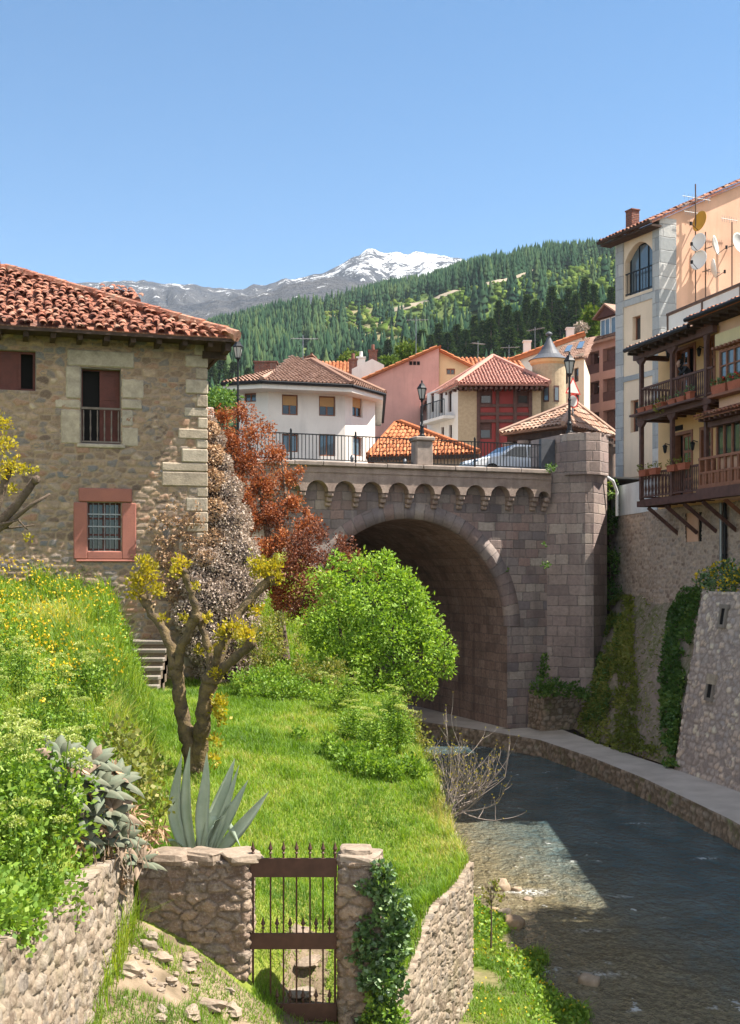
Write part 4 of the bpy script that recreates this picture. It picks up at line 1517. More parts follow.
mb.quad((UA, BT, -1), (UA, 0, -1), (UA, 0, ZC), (UA, BT, ZC))
mb.build('spandrel_wall', M['bridge'], bridge)
# soffit with its own running coordinates
nv = 14
L_ = [0]
for i in range(1, len(arc)):
    L_.append(L_[-1] + math.hypot(arc[i][0] - arc[i - 1][0], arc[i][1] - arc[i - 1][1]))
yv = np.linspace(0, 14.0, nv)
V = np.array([[a[0], y, a[1]] for a in arc for y in yv])
su = np.array([y for a in arc for y in yv])
sv = np.repeat(np.array(L_), nv)
np_mesh('soffit', V, grid_faces(len(arc), nv), M['bridge_arch'], bridge, attrs={'su': su, 'sv': sv})
# ring of voussoirs slightly proud of the face
rr = [(RA, 0), (RA + .72, 1)]
V, su, sv = [], [], []
ang = np.linspace(0, PI, 61)
for t in ang:
    for (r_, k) in ((RA - .003, 0), (RA - .003, 1), (RA + .58, 2), (RA + .58, 3)):
        V.append((U0 - r_ * math.cos(t), (.3, -.006, -.006, .02)[k], ZS + r_ * math.sin(t)))
        su.append(r_ - RA)
        sv.append(t * (RA + .3))
np_mesh('arch_ring', np.array(V), grid_faces(61, 4)[:, ::-1], M['bridge_ring'], bridge, attrs={'su': np.array(su), 'sv': np.array(sv)})

# scalloped parapet: a projecting band carried by little arches and corbels
PJ = .42
SP = 1.06
US = -13.0 + .2
mb = MB()
x = US
UE = 6.9
cps = []
while x < UE - .3:
    x1 = min(x + SP, UE)
    r_ = (x1 - x) * .39
    c = (x + x1) / 2
    zb_ = 9.82
    pts = [(x, zb_), (c - r_, zb_)]
    pts += [(c - r_ * math.cos(PI * i / 10), zb_ + r_ * .95 * math.sin(PI * i / 10)) for i in range(1, 10)]
    pts += [(c + r_, zb_), (x1, zb_)]
    # front web as strips between the scallop and the band above
    for i in range(len(pts) - 1):
        (xa, za), (xb, zb2) = pts[i], pts[i + 1]
        if abs(xa - xb) < 1e-6:
            continue
        mb.quad((xa, -PJ, za), (xb, -PJ, zb2), (xb, -PJ, ZC - .22), (xa, -PJ, ZC - .22), r=.5)
        mb.quad((xa, -PJ, za), (xa, .0, za), (xb, .0, zb2), (xb, -PJ, zb2), r=.5)
    cps.append(x)
    x = x1
cps.append(UE)
mb.box(US - .05, UE, -PJ - .03, -.003, ZC - .22, ZC - .004)
mb.build('parapet_arches', M['corbel'], bridge)
for x in cps:
    mb = MB()
    w_ = SP * .105
    x = min(max(x, US + w_), UE - w_)
    for (z0, z1, y) in ((9.64, 9.815, -PJ + .06), (9.46, 9.64, -PJ * .58), (9.30, 9.46, -PJ * .3)):
        mb.cbox(x - w_, x + w_, y, .05, z0, z1, .035)
    mb.build('corbel', M['corbel'], bridge)
mb = MB()
x = US - .1
while x < UE:
    x1 = min(x + random.uniform(1.0, 1.5), UE)
    mb.cbox(x + .004, x1 - .004, -PJ - .14, .18, ZC + .0, ZC + .17 + random.uniform(-.012, .012), .03)
    x = x1
mb.box(US - .1, UE, BT - .3, BT + .2, ZC, ZC + .18)
mb.build('coping', M['coping'], bridge)
mb = MB()
mb.box(UA, 14, .19, BT - .31, ZC + .002, ZC + .06)
mb.build('roadway', M['asphalt'], bridge)
# cutwater and bastion at the far end
cut = [(6.95, .02), (8.0, -1.15), (8.35, -1.2), (9.75, .02)]
mb = MB()
mb.prism(cut, -1.0, 11.0)
mb.build('cutwater', M['tower'], bridge)
bas = [(7.38, .5), (7.45, -.7), (7.95, -1.3), (8.55, -1.33), (9.25, -.85), (9.7, .1), (9.7, 2.0), (7.38, 2.0)]
mb = MB()
mb.prism(bas, 10.70, 12.3)
for i in range(9):
    a_ = 2 * PI * i / 9
    rock(mb, (8.55 + .75 * math.cos(a_), -.2 + .75 * math.sin(a_), 12.3), (.34, .30, .06), 700 + i, flat=.5)
mb.build('bastion', M['tower'], bridge)
mb = MB()
mb.box(6.75, 7.36, .05, .25, ZC + .18, 12.15)
mb.build('notice_panel', M['slate'], bridge)

# railing on the coping
rail = thing('bridge_railing', 'black iron railing of close upright bars along the bridge parapet', 'railing', BF.loc, BF.a)
ZR = ZC + .18
LP = 1.58
spans = [(-6.1, -3.6), (-3.6, -1.1), (-1.1, LP - .36), (LP + .36, 3.8), (3.8, 6.7)]
for (a, b) in spans:
    mb = MB()
    mb.box(a + .02, b - .02, -.02, .02, ZR + .98, ZR + 1.02)
    mb.box(a + .02, b - .02, -.02, .02, ZR + .08, ZR + .115)
    n_ = int((b - a) / .135)
    for i in range(1, n_):
        x = a + (b - a) * i / n_
        mb.box(x - .012, x + .012, -.012, .012, ZR + .115, ZR + .98)
    mb.build('panel', M['iron_black'], rail)
for x in (-6.1, -3.6, -1.1, 3.8):
    mb = MB()
    mb.box(x - .03, x + .03, -.03, .03, ZR - .01, ZR + 1.1)
    mb.lathe([(.035, 0), (.045, .03), (.02, .08)], (x, 0, ZR + 1.1), 8)
    mb.build('post', M['iron_black'], rail)
ped = MB()
ped.cbox(LP - .33, LP + .33, -.28, .3, ZR, ZR + .92, .03)
ped.cbox(LP - .40, LP + .40, -.35, .37, ZR + .92, ZR + 1.08, .04)
ped.build('lamp_pedestal', M['coping'], bridge)
pl = MB()
pl.cbox(-7.3, -6.5, -.3, .45, ZR, ZR + 1.75, .05)
pl.build('end_pillar', M['corbel'], bridge)


def street_lamp(loc, h, s, label):
    """classic post with a glazed hexagonal lantern"""
    t = thing('street_lamp', label, 'street lamp', loc, .3)
    mb = MB()
    hp = h - .78 * s
    mb.lathe([(.13 * s, 0), (.13 * s, .08), (.09 * s, .12), (.075 * s, .35), (.09 * s, .42), (.05 * s, .5), (.045 * s, hp * .55), (.06 * s, hp * .57), (.04 * s, hp * .6), (.034 * s, hp - .12), (.06 * s, hp - .08), (.03 * s, hp)], (0, 0, 0), 10)
    mb.build('post', M['iron_black'], t)
    mb = MB()
    for k in range(6):
        a = 2 * PI * k / 6
        mb.beam((.10 * s * math.cos(a), .10 * s * math.sin(a), hp), (.19 * s * math.cos(a), .19 * s * math.sin(a), hp + .42 * s), .02 * s)
    mb.lathe([(.09 * s, -.03), (.12 * s, 0), (.10 * s, .02)], (0, 0, hp), 6)
    mb.lathe([(.215 * s, 0), (.215 * s, .03 * s), (.14 * s, .12 * s), (.10 * s, .2 * s), (.05 * s, .23 * s), (.03 * s, .3 * s), (.045 * s, .325 * s), (.004, .37 * s)], (0, 0, hp + .42 * s), 6)
    ln = mb.build('lantern', M['iron_black'], t)
    mb = MB()
    mb.lathe([(.085 * s, 0.02), (.172 * s, .4 * s)], (0, 0, hp + .01), 6)
    mb.build('glass', M['lamp_glass'], ln)
    return t


M['lamp_glass'] = m_plain('frosted lamp glass', (0.5, 0.5, 0.47), 0.25, 0.1, 3, 0.02)


def bpt(u, v, z):
    q = BF.loc + BF.ex * u + BF.ey * v
    return (q.x, q.y, z)


street_lamp(bpt(LP, 0, ZR + 1.08), 2.15, .92, 'black lamp post on the stone pedestal midway along the bridge railing')
street_lamp(bpt(7.72, -.45, 12.32), 3.25, 1.15, 'black lamp post on top of the bastion at the bridge end')
street_lamp((G(238, 41.5), 41.5, 11.0), CZ + (HY - 338) / FPX * 41.5 - 11.0, .9, 'black lamp post rising beside the corner of the old tiled eave')
# bollards on the pavement
for i, (px, d) in enumerate(((405, 49.6), (463, 51.4), (352, 48.0))):
    mb = MB()
    z0 = ZC + .06
    mb.lathe([(.09, 0), (.09, .05), (.065, .08), (.06, .62), (.08, .65), (.085, .72), (.05, .8), (.01, .83)], (G(px, d), d, z0), 10)
    o = mb.build('bollard', M['grey_metal'])
    tag(o, ['grey bollard just left of the lamp pedestal behind the railing', 'grey bollard behind the railing in front of the white car', 'grey bollard behind the railing before the white house'][i], 'bollard')

# ------------------------------------------------------------------ white car on the bridge
cx, cd = G(511, 51.0), 51.0
car = thing('parked_car', 'white hatchback car seen through the bridge railing', 'car', (cx, cd, ZC + .065), BF.a + PI)
# local: +x is the front (towards the left of the photograph)


def car_shell():
    prof = [(-2.02, .30), (-2.05, .62), (-1.98, .92), (-1.72, 1.38), (-1.35, 1.475), (-.2, 1.50), (.25, 1.44), (1.02, .98), (1.85, .82), (2.08, .66), (2.1, .34)]
    mb = MB()
    secs = [(-.84, .0), (-.80, .0), (.80, 0), (.84, 0)]
    n = len(prof)
    rows = []
    for y, inset in ((-.82, 0), (-.72, 1), (.72, 1), (.82, 0)):
        row = []
        for (x, z) in prof:
            t = max(0, (z - .9) / .6)
            yy_ = y * (1 - .17 * t) if abs(y) > .8 else y * (1 - .12 * t)
            zz = z + (0.03 if inset else -.02 * (z > .5))
            row.append((x, yy_, zz))
        rows.append(row)
    V = [q for r_ in rows for q in r_]
    F = []
    for j in range(3):
        for i in range(n - 1):
            F.append((j * n + i, j * n + i + 1, (j + 1) * n + i + 1, (j + 1) * n + i))
    F.append(tuple(range(n))[::-1])
    F.append(tuple(range(3 * n, 4 * n)))
    F.append((0, n, 2 * n, 3 * n))
    mb.add(V, F)
    return mb


car_shell().build('body', M['car_white'] if 'car_white' in M else M.setdefault('car_white', m_plain('white car paint', (0.75, 0.76, 0.78), 0.2, 0.03, 1, 0.0, spec=0.6)), car)
mb = MB()
mb.quad((.30, -.66, 1.46), (1.0, -.74, 1.01), (1.0, .74, 1.01), (.30, .66, 1.46))
mb.build('windscreen', M['glass'], car)
for s_ in (-1, 1):
    mb = MB()

    def sp(x, z):
        t = max(0, (z - .9) / .6)
        return (x, s_ * (.82 * (1 - .17 * t) + .012), z)
    for poly in ([(.86, .98), (.2, 1.385), (-.33, 1.42), (-.33, .97)], [(-.40, .97), (-.40, 1.42), (-1.25, 1.39), (-1.62, 1.0)]):
        q = [sp(*k) for k in poly]
        mb.add(q, [tuple(range(4)) if s_ < 0 else (3, 2, 1, 0)])
    mb.build('side_window', M['glass'], car)
    mb = MB()
    mb.cbox(.72, .9, s_ * .92 - .09, s_ * .92 + .09, .98, 1.1, .03)
    mb.build('mirror', M['car_white'], car)
    mb = MB()
    mb.cbox(1.78, 2.06, s_ * .6 - .2, s_ * .6 + .2, .62, .78, .05)
    mb.build('headlight', M['glass_blue'], car)
    for x in (-1.28, 1.32):
        mb = MB()
        mb.lathe([(.2, -.09), (.31, -.09), (.33, -.06), (.33, .06), (.31, .09), (.2, .09)], (0, 0, 0), 18)
        R = Matrix.Translation((x, s_ * .76, .33)) @ Matrix.Rotation(PI / 2, 4, 'X')
        mb.v = [tuple(R @ Vector(q)) for q in mb.v]
        wh = mb.build('wheel', M['dark'], car)
        mb = MB()
        mb.lathe([(.02, .0), (.2, .02), (.21, .05), (.2, .10)], (0, 0, 0), 14)
        mb.v = [tuple(R @ Vector(q)) for q in mb.v]
        mb.build('rim', M['grey_metal'], wh)

# small stone trough wall with plants at the foot of the cutwater
tr = thing('stone_trough', 'low stone planter built against the foot of the bridge', 'planter', bpt(6.9, -1, .85), BF.a)
rubble('wall', [(-.75, 1.1), (-.75, -.1), (-.7, -.15), (1.05, -.15), (1.1, -.1), (1.1, .6)], 0, 1.45, M['quay_rubble'], tr, False, res=.05, cs=.3, cz=.2, depth=.05, seed=61, thick=.3)
mb = MB()
mb.box(-.55, .95, .1, 1.0, 1.0, 1.36)
mb.build('soil', M['soil'], tr)
# ================================================================== tall cream house above the far end of the bridge
AC = 25.0
CF = Frame((12.08, 50.0, 0.0), -(90 - AC))
GF = Frame((12.08, 50.0, 0.0), AC)          # the gable wall that looks along the river
R90 = Matrix.Rotation(PI / 2, 4, 'Z')


def turn(mb):
    mb.v = [tuple(R90 @ Vector(q)) for q in mb.v]
    return mb


cream = thing('cream_house', 'tall narrow cream house with grey quoins, an arched top window and a peach gable', 'house', (12.08, 50.0, 0), CF.a)
CL = -2.94
ZE = 21.6
aw = CF.rect(625, 653, 242, 292.5)
w1 = CF.rect(632.5, 640.5, 316, 340)
w2 = CF.rect(630.5, 638.5, 400, 432)
zb1, zb2, zbs = CF.uv(640, 299)[1], CF.uv(640, 376)[1], CF.uv(628, 478)[1]
mb = MB()
mb.wall(CL, 0, zbs, ZE, [aw[:3] + (aw[3],), w1, w2], 0, .35)
# arch head: fill the corners of the square opening
a, b, c, d = aw
h = (b - a) * .33
pts = [(a + (b - a) * i / 12, d - h + h * math.sin(PI * i / 12) ** .8) for i in range(13)]
for i in range(12):
    (xa, za), (xb, zb_) = pts[i], pts[i + 1]
    mb.quad((xa, 0, za), (xb, 0, zb_), (xb, 0, d), (xa, 0, d))
    mb.quad((xa, 0, za), (xa, .35, za), (xb, .35, zb_), (xb, 0, zb_))
mb.quad((CL, 9, .9), (CL, 0, .9), (CL, 0, ZE), (CL, 9, ZE))
mb.build('wall', M['cream_plaster'], cream)
mb = MB()
mb.box(CL + .02, -.02, .4, 8.9, .9, ZE - .05)
mb.build('rooms', M['dark'], cream)
PT = math.tan(math.radians(25.5))
mb = MB()
mb.quad((0, 0, .9), (0, 9, .9), (0, 9, ZE), (0, 5.5, ZE + 5.5 * PT), (0, 0, ZE))
mb.build('gable_wall', M['peach_plaster'], cream)
mb = MB()
mb.wall(CL, 0, .9, zbs - .14, [], .03, .1)
mb.build('base_wall', M['blue_plaster'], cream)
mb = MB()   # plastered foot wall standing on the rubble below
fw_ = [Vector((10.0, 49.7, 0)), Vector((10.62, 44.45, 0))]
e_ = (fw_[1] - fw_[0]).normalized()
nn_ = Vector((-e_.y, e_.x, 0))
pl_ = [fw_[0], fw_[1], fw_[1] + nn_ * 1.0, fw_[0] + nn_ * 1.0]
mb.prism([(q.x, q.y) for q in pl_], 9.20, 10.42)
Mi = (Matrix.Translation(CF.loc) @ Matrix.Rotation(CF.a, 4, 'Z')).inverted()
mb.v = [tuple(Mi @ Vector(q)) for q in mb.v]
mb.build('foot_wall', M['blue_plaster'], cream)
mb = MB()
mb.box(CL - .05, .05, -.07, .05, zbs - .14, zbs + .02)
mb.build('base_moulding', M['sand_stone'], cream)
mb = MB()
qa = CF.uv(624, 400)[0]
mb.box(CL - .03, qa, -.06, .3, zbs + .02, ZE)
mb.box(CF.uv(653.5, 260)[0], .045, -.06, .0, zbs + .02, ZE)
mb.box(0.003, .05, .0, .82, zbs + .02, ZE + .1)
mb.build('quoins', M['grey_stone'], cream)
for zz, t in ((zb1, .3), (zb2, .22)):
    mb = MB()
    mb.box(qa + .003, CF.uv(653.5, 260)[0] - .003, -.045, .02, zz - t / 2, zz + t / 2)
    mb.build('stone_band', M['grey_stone'], cream)
w_ = window(cream, a + .02, b - .02, c, d - .02, .26, M['iron_black'], M['glass_blue'], .05, 3, 1, mullion=.02)
mb = MB()
for zz in (c + .95, c + .06):
    mb.box(a, b, .02, .06, zz, zz + .05)
for i in range(9):
    x = a + (b - a) * (i + .5) / 9
    mb.box(x - .008, x + .008, .03, .05, c + .11, c + .95)
mb.build('balcony_railing', M['iron_black'], w_)
window(cream, *w1, .18, M['wood_bay'], M['glass'], .06, 1, 1)
window(cream, *w2, .18, M['wood_bay'], M['glass'], .06, 1, 2)
mb = MB()
c22, s22 = math.cos(math.radians(25.5)), math.sin(math.radians(25.5))
tiles(mb, (CL - .45, -.6, ZE - .16), (1, 0, 0), (0, c22, s22), [(0, 0), (-CL + .65, 0), (-CL + .65, 6.6), (0, 6.6)], .24, .4, 4, 0, .03, thick=.1)
tiles(mb, (.2, 11.6, ZE - .16), (-1, 0, 0), (0, -c22, s22), [(0, 0), (-CL + .65, 0), (-CL + .65, 6.6), (0, 6.6)], .48, .8, 3, 0, .03, thick=.1)
rf = mb.build('roof', M['tile_old'], cream)
mb = MB()
mb.box(CL - .42, .18, -.58, -.05, ZE - .36, ZE - .27)
mb.tube([(CL - .5, -.66, ZE - .2), (.25, -.66, ZE - .2)], .07, 8)
mb.build('eave_soffit', M['wood_old'], cream)
mb = MB()
mb.box(-2.78, -2.34, .35, .75, ZE + .1, ZE + 1.12)
mb.box(-2.81, -2.31, .32, .78, ZE + 1.12, ZE + 1.18)
mb.build('chimney', M['brick'], rf)


def on_gable(px, py, v=0.0):
    u, z = GF.uv(px, py, v)
    return GF.loc + GF.ex * u + GF.ey * v + Vector((0, 0, z))


# satellite dishes on the gable
for i, (px, py, dm, az, lab, mt) in enumerate((
        (702, 222, .82, -66, 'mustard yellow satellite dish, topmost on the peach gable', 'dish_yellow'),
        (700, 243, .74, -56, 'white satellite dish above its twin on the peach gable', 'white_paint'),
        (700.5, 261, .80, -54, 'white satellite dish, lowest round one on the peach gable', 'white_paint'),
        (713, 246, .8, 60, 'pale grey satellite dish turned to the right on the peach gable', 'dish_grey'),
        (711, 269, .8, 82, 'white satellite dish seen edge on below the pale grey dish', 'white_paint'),
        (737, 244, .85, 35, 'grey satellite dish at the picture edge on the peach gable', 'dish_grey'))):
    if mt not in M:
        M[mt] = m_plain(mt, (0.66, 0.36, 0.06) if 'yellow' in mt else (0.5, 0.5, 0.48), .5, .1, 3, .02)
    q = on_gable(px, py, -.55)
    t = thing('satellite_dish', lab, 'satellite dish', q, math.radians(az))
    R = Matrix.Rotation(math.radians(80), 4, 'X')
    mb = MB()
    prof = [(.02 + dm / 2 * k / 7, .16 * (k / 7) ** 2 * dm) for k in range(8)]
    mb.lathe(prof + [(p_[0], p_[1] + .012) for p_ in prof[::-1]], (0, 0, 0), 22)
    mb.v = [tuple(R @ Vector(v_)) for v_ in mb.v]
    mb.build('reflector', M[mt], t, smooth=True)
    mb = MB()
    mb.tube([R @ Vector((0, -dm / 2, .14 * dm)), R @ Vector((0, -dm * .3, .62 * dm))], .014, 5)
    mb.box(-.04, .04, -.04, .04, -.07, .07, M=Matrix.Translation(R @ Vector((0, -dm * .28, .66 * dm))))
    mb.build('feed_arm', M['iron_black'], t)
    mb = MB()
    rb = Matrix.Rotation(-math.radians(az), 4, 'Z')
    wl = rb @ Vector(GF.ey) * .52
    mb.tube([(0, .05, -.02), wl], .03, 6)
    mb.build('bracket', M['grey_metal'], t)
for i, (px, y0, y1, arms, lab) in enumerate(((695.5, 184, 302, ((198, -14, 16), (213, -12, 3)), 'tall rusty antenna mast fixed beside the satellite dishes'), (705.5, 232, 300, ((271, 0, 16),), 'short antenna mast between the white and grey dishes'),
                                             (732, 222, 292, ((220, -12, 6),), 'thin antenna mast near the picture edge on the peach gable'))):
    a_, b_ = on_gable(px, y0, -.25), on_gable(px, y1, -.25)
    t = thing('antenna_mast', lab, 'antenna', (a_.x, a_.y, b_.z))
    mb = MB()
    mb.tube([(a_.x, a_.y, b_.z), (a_.x, a_.y, a_.z)], .028, 6)
    mb.build('mast', M['rust_metal'], t, True)
    for (py, l, r_) in arms:
        mb = MB()
        zz = on_gable(px, py, -.25).z
        e0, e1 = Vector((a_.x, a_.y, zz)) + GF.ex * (l * .05), Vector((a_.x, a_.y, zz)) + GF.ex * (r_ * .05)
        mb.tube([e0, e1], .014, 5)
        for k in range(7):
            c_ = e0.lerp(e1, (k + .5) / 7)
            mb.tube([c_ - Vector((0, 0, .14)), c_ + Vector((0, 0, .14))], .007, 4)
        mb.build('yagi', M['grey_metal'], t, True)

# ================================================================== house with the timber balconies
BH = Frame((9.71, 43.0, 0.0), -75)
bal = thing('balcony_house', 'ochre riverside house with two storeys of dark timber balconies and a glazed bay', 'house', BH.loc, BH.a)
VW = 1.2
UE_ = 10.8
ZF1, ZF2, ZRF = 9.50, 12.56, 14.72
d1 = BH.rect(677, 695, 347, 402, VW)
d2 = BH.rect(707.5, 714.5, 340, 400, VW)
d3 = BH.rect(675, 692, 433, 497, VW)
d4 = BH.rect(701, 712, 434, 490, VW)
for_ = []
d1 = d1[:2] + (ZF2 + .02, d1[3])
d2 = d2[:2] + (ZF2 + .02, d1[3])
d3 = d3[:2] + (ZF1 + .02, d3[3])
d4 = d4[:2] + (ZF1 + .02, d3[3])
mb = MB()
mb.wall(-.95, UE_, ZF1 - .3, 15.2, [d1, d2, d3, d4], VW, .22)
mb.quad((-.95, VW, ZF1 - .3), (-.95, VW, 15.2), (-.95, 9, 15.2), (-.95, 9, ZF1 - .3))
mb.build('wall', M['orange_plaster'], bal)
mb = MB()
mb.box(-.9, UE_, VW + .3, 9, .9, 15.15)
mb.build('rooms', M['dark'], bal)
for i, r_ in enumerate((d1, d2, d3, d4)):
    a, b, c, d = r_
    mb = MB()
    mb.box(a - .07, a + .05, VW - .03, VW + .2, c, d + .06)
    mb.box(b - .05, b + .07, VW - .03, VW + .2, c, d + .06)
    mb.box(a + .05, b - .05, VW - .03, VW + .2, d - .05, d + .06)
    fr_ = mb.build('door', M['wood_door'], bal)
    e = a + (b - a) * (.58 if i in (0,) else 1) - .05
    s0 = a + (.35 * (b - a) if i == 2 else .05)
    mb = MB()
    mb.box(s0, s0 + .09, VW + .08, VW + .14, c, d - .05)
    mb.box(e - .09, e, VW + .08, VW + .14, c, d - .05)
    for z0 in (c, c + .62, c + 1.12, c + 1.6, d - .15):
        mb.box(s0 + .09, e - .09, VW + .085, VW + .135, z0, z0 + (.09 if z0 != c else .3))
    mb.box((s0 + e) / 2 - .025, (s0 + e) / 2 + .025, VW + .09, VW + .13, c + .3, d - .1)
    lf = mb.build('door_leaf', M['wood_door'], fr_)
    mb = MB()
    mb.box(s0 + .05, e - .05, VW + .10, VW + .12, c + .2, d - .1)
    mb.build('pane', M['glass'], fr_)
mb = MB()
v_ = BH.rect(671.5, 683, 426, 431, VW)
mb.box(v_[0], v_[1], VW - .03, VW + .05, v_[2], v_[3])
mb.build('vent', M['dark'], bal)
for z0, tt in ((ZF1, 'lower'), (ZF2, 'upper')):
    mb = MB()
    for i in range(9):
        mb.box(-.1, 4.78, .0 + i * .135, .128 + i * .135, z0 - .05, z0)
    mb.build('balcony_floor', M['wood_balcony'], bal)
    mb = MB()
    mb.box(-.2, 4.78, -.06, .10, z0 - .26, z0 - .055)
    mb.box(-.2, -.02, .10, VW, z0 - .26, z0 - .055)
    for x in np.arange(.35, 4.7, .62):
        mb.box(x, x + .12, .103, VW, z0 - .2, z0 - .055)
    mb.build('floor_beams', M['wood_balcony'], bal)
mb = MB()
mb.box(-.5, 4.9, -.06, .11, ZRF - .17, ZRF + .06)
mb.box(-.3, -.14, .11, VW, ZRF - .17, ZRF + .0)
mb.build('roof_beam', M['wood_balcony'], bal)
for u in (0.0, 2.2, 4.4):
    mb = MB()
    s_ = .07
    mb.cbox(u - s_, u + s_, -.045, .095, ZF1, ZF2 - .265, .012)
    mb.cbox(u - s_, u + s_, -.045, .095, ZF2, ZRF - .175, .012)
    for zt in (ZF2 - .265, ZRF - .175):
        bw_ = .3 if u < 4 else .14
        mb.prism([(u - bw_, zt), (u - bw_ * .93, zt - .07), (u - s_ - .002, zt - .22), (u + s_ + .002, zt - .22), (u + bw_ * .93, zt - .07), (u + bw_, zt)], -.03, .08, 'y')
    mb.build('post', M['wood_balcony'], bal)


def balusters(mb, u0, u1, y, z0, z1, step=.115):
    n = max(2, int((u1 - u0) / step))
    for i in range(n):
        x = u0 + (u1 - u0) * (i + .5) / n
        mb.lathe([(.022, 0), (.022, .05), (.013, .09), (.026, .3 * (z1 - z0)), (.014, .55 * (z1 - z0)), (.024, .82 * (z1 - z0)), (.02, z1 - z0)], (x, y, z0), 6)


for z0 in (ZF1, ZF2):
    for (a, b) in ((.08, 2.12), (2.28, 4.32), (4.48, 4.78)):
        mb = MB()
        mb.box(a - .02, b + .02, -.015, .065, z0 + .86, z0 + .93)
        mb.box(a - .02, b + .02, -.0, .05, z0 + .06, z0 + .11)
        balusters(mb, a, b, .025, z0 + .11, z0 + .86)
        mb.build('balustrade', M['wood_balcony'], bal)
    mb = MB()
    mb.box(-.03, .05, .1, VW, z0 + .86, z0 + .93)
    mb.box(-.02, .04, .1, VW, z0 + .06, z0 + .11)
    for i in range(8):
        mb.lathe([(.022, 0), (.013, .09), (.026, .25), (.014, .45), (.02, .75)], (.01, .17 + i * .135, z0 + .11), 6)
    mb.build('balustrade', M['wood_balcony'], bal)
for u, dx in ((.3, .25), (1.55, .25), (2.8, .25), (4.0, .25), (5.3, .3)):
    mb = MB()
    mb.beam((u, .12, ZF1 - .3), (u + dx, VW - .0, ZF1 - 1.25), .09, .12)
    mb.build('brace', M['wood_balcony'] if u < 5 else M['wood_bay'], bal)
# eaves and roof
c17, s17 = math.cos(math.radians(17)), math.sin(math.radians(17))
mb = MB()
tiles(mb, (-.15, -.45, ZRF + .14), (1, 0, 0), (0, c17, s17), [(0, 0), (4.3, 0), (4.3, 2.3), (0, 2.3)], .22, .38, 5, 0, .04, thick=.08)
rf = mb.build('roof', M['tile_pale'], bal)
mb = MB()
tiles(mb, (4.25, -.6, ZRF + .30), (1, 0, 0), (0, c17, s17), [(0, 0), (UE_ - 4.2, 0), (UE_ - 4.2, 3.0), (0, 3.0)], .22, .38, 5, 0, .03, thick=.08)
mb.build('roof', M['tile_orange'], bal)
mb = MB()
mb.tube([(-.25, -.52, ZRF + .13), (4.2, -.52, ZRF + .13)], .075, 8)
mb.tube([(4.25, -.67, ZRF + .3), (UE_, -.67, ZRF + .3)], .07, 8)
mb.build('gutter', M['iron_black'], bal)
mb = MB()
mb.box(-.14, 4.2, -.44, -.07, ZRF + .065, ZRF + .1)
mb.box(4.3, UE_, -.58, VW, ZRF + .19, ZRF + .23)
for x in np.arange(-.22, UE_, .5):
    zz = ZRF + (-.06 if x < 4.2 else .08)
    mb.box(x, x + .1, -.42, -.07, zz + .02, zz + .12)
mb.build('eave_timber', M['wood_old'], bal)
# terrace parapet above the roof
tp = thing('terrace_parapet', 'white panelled terrace parapet in a rusty frame above the balcony roof', 'parapet', BH.loc, BH.a)
PV = 1.85
ua_, ub_ = BH.uv(668, 318, PV)[0], UE_
z1 = (BH.uv(668, 314, PV)[1] + BH.uv(733, 292, PV)[1]) / 2
z0 = z1 - .75
np_ = 5
st_ = (ub_ - ua_) / np_
for i in range(np_):
    mb = MB()
    mb.box(ua_ + i * st_ + .04, ua_ + (i + 1) * st_ - .04, PV, PV + .04, z0, z1)
    mb.build('panel', M['white_plaster'], tp)
for i in range(np_ + 1):
    mb = MB()
    mb.box(ua_ + i * st_ - .035, ua_ + i * st_ + .035, PV - .04, PV + .08, z0 - .5, z1 + .03)
    mb.build('frame_post', M['rust_metal'], tp)
mb = MB()
mb.box(ua_ - .07, ub_ + .07, PV - .05, PV + .09, z1 + .035, z1 + .11)
mb.build('top_rail', M['rust_metal'], tp)
mb = MB()
mb.box(-.9, UE_, VW + .02, 9, 15.15, 15.25)
mb.build('terrace_floor', M['concrete'], bal)
# glazed bay
ub0, ub1 = 4.8, UE_
zr = {k: BH.uv(728, k, -.05)[1] for k in (344, 380, 392, 408, 418, 456, 486, 497)}
mb = MB()
mb.box(ub0, ub1, .22, VW - .01, ZF2 - .2, ZRF + .15)
mb.box(ub0, ub1, -.06, VW - .01, ZF1 - .3, ZF1 + .05)
mb.box(ub0 + .1, ub1, .17, VW - .02, ZF1 + .05, ZF2 - .2)
mb.build('bay', M['peach_plaster'], bal)
mb = MB()
mb.box(ub0 - .06, ub1, .12, .23, zr[344] + .02, zr[344] + .5)
mb.build('bay_lintel', M['yellow_plaster'], bal)
for i in range(3):
    u0 = ub0 + .15 + i * 1.95
    window(bal, u0, u0 + 1.75, zr[380] + .05, zr[344] - .05, .14, M['wood_bay'], M['glass_blue'], .08, 4, 2, depth=.09, name='bay_window')
    window(bal, u0 - .1, u0 + 1.8, zr[456] + .02, zr[418] - .02, .08, M['wood_bay'] if i else M['wood_bay'], M['glass'], .08, 4, 1, depth=.09, name='bay_window')
mb = MB()
for x in np.arange(ub0, ub1, .24):
    mb.box(x, x + .11, -.05, .22, zr[344] - .02, zr[344] + .06)
mb.build('dentils', M['wood_bay'], bal)
mb = MB()   # tiled canopy of the lower bay
tiles(mb, (ub0 - .25, -.5, zr[418] + .12), (1, 0, 0), (0, .93, .36), [(0, 0), (ub1 - ub0 + .2, 0), (ub1 - ub0 + .2, .78), (0, .78)], .2, .36, 5, 0, .02, thick=.05)
cp = mb.build('bay_canopy', M['tile_old'], bal)
mb = MB()
for x in np.arange(ub0 - .15, ub1, .3):
    mb.box(x, x + .1, -.42, .12, zr[418] + .0, zr[418] + .09)
mb.box(ub0 - .1, ub1, -.12, .12, zr[418] - .17, zr[418] - .003)
mb.build('rafters', M['wood_balcony'], cp)
mb = MB()   # panelled balustrade below
zt_, zl_ = zr[456], zr[486]
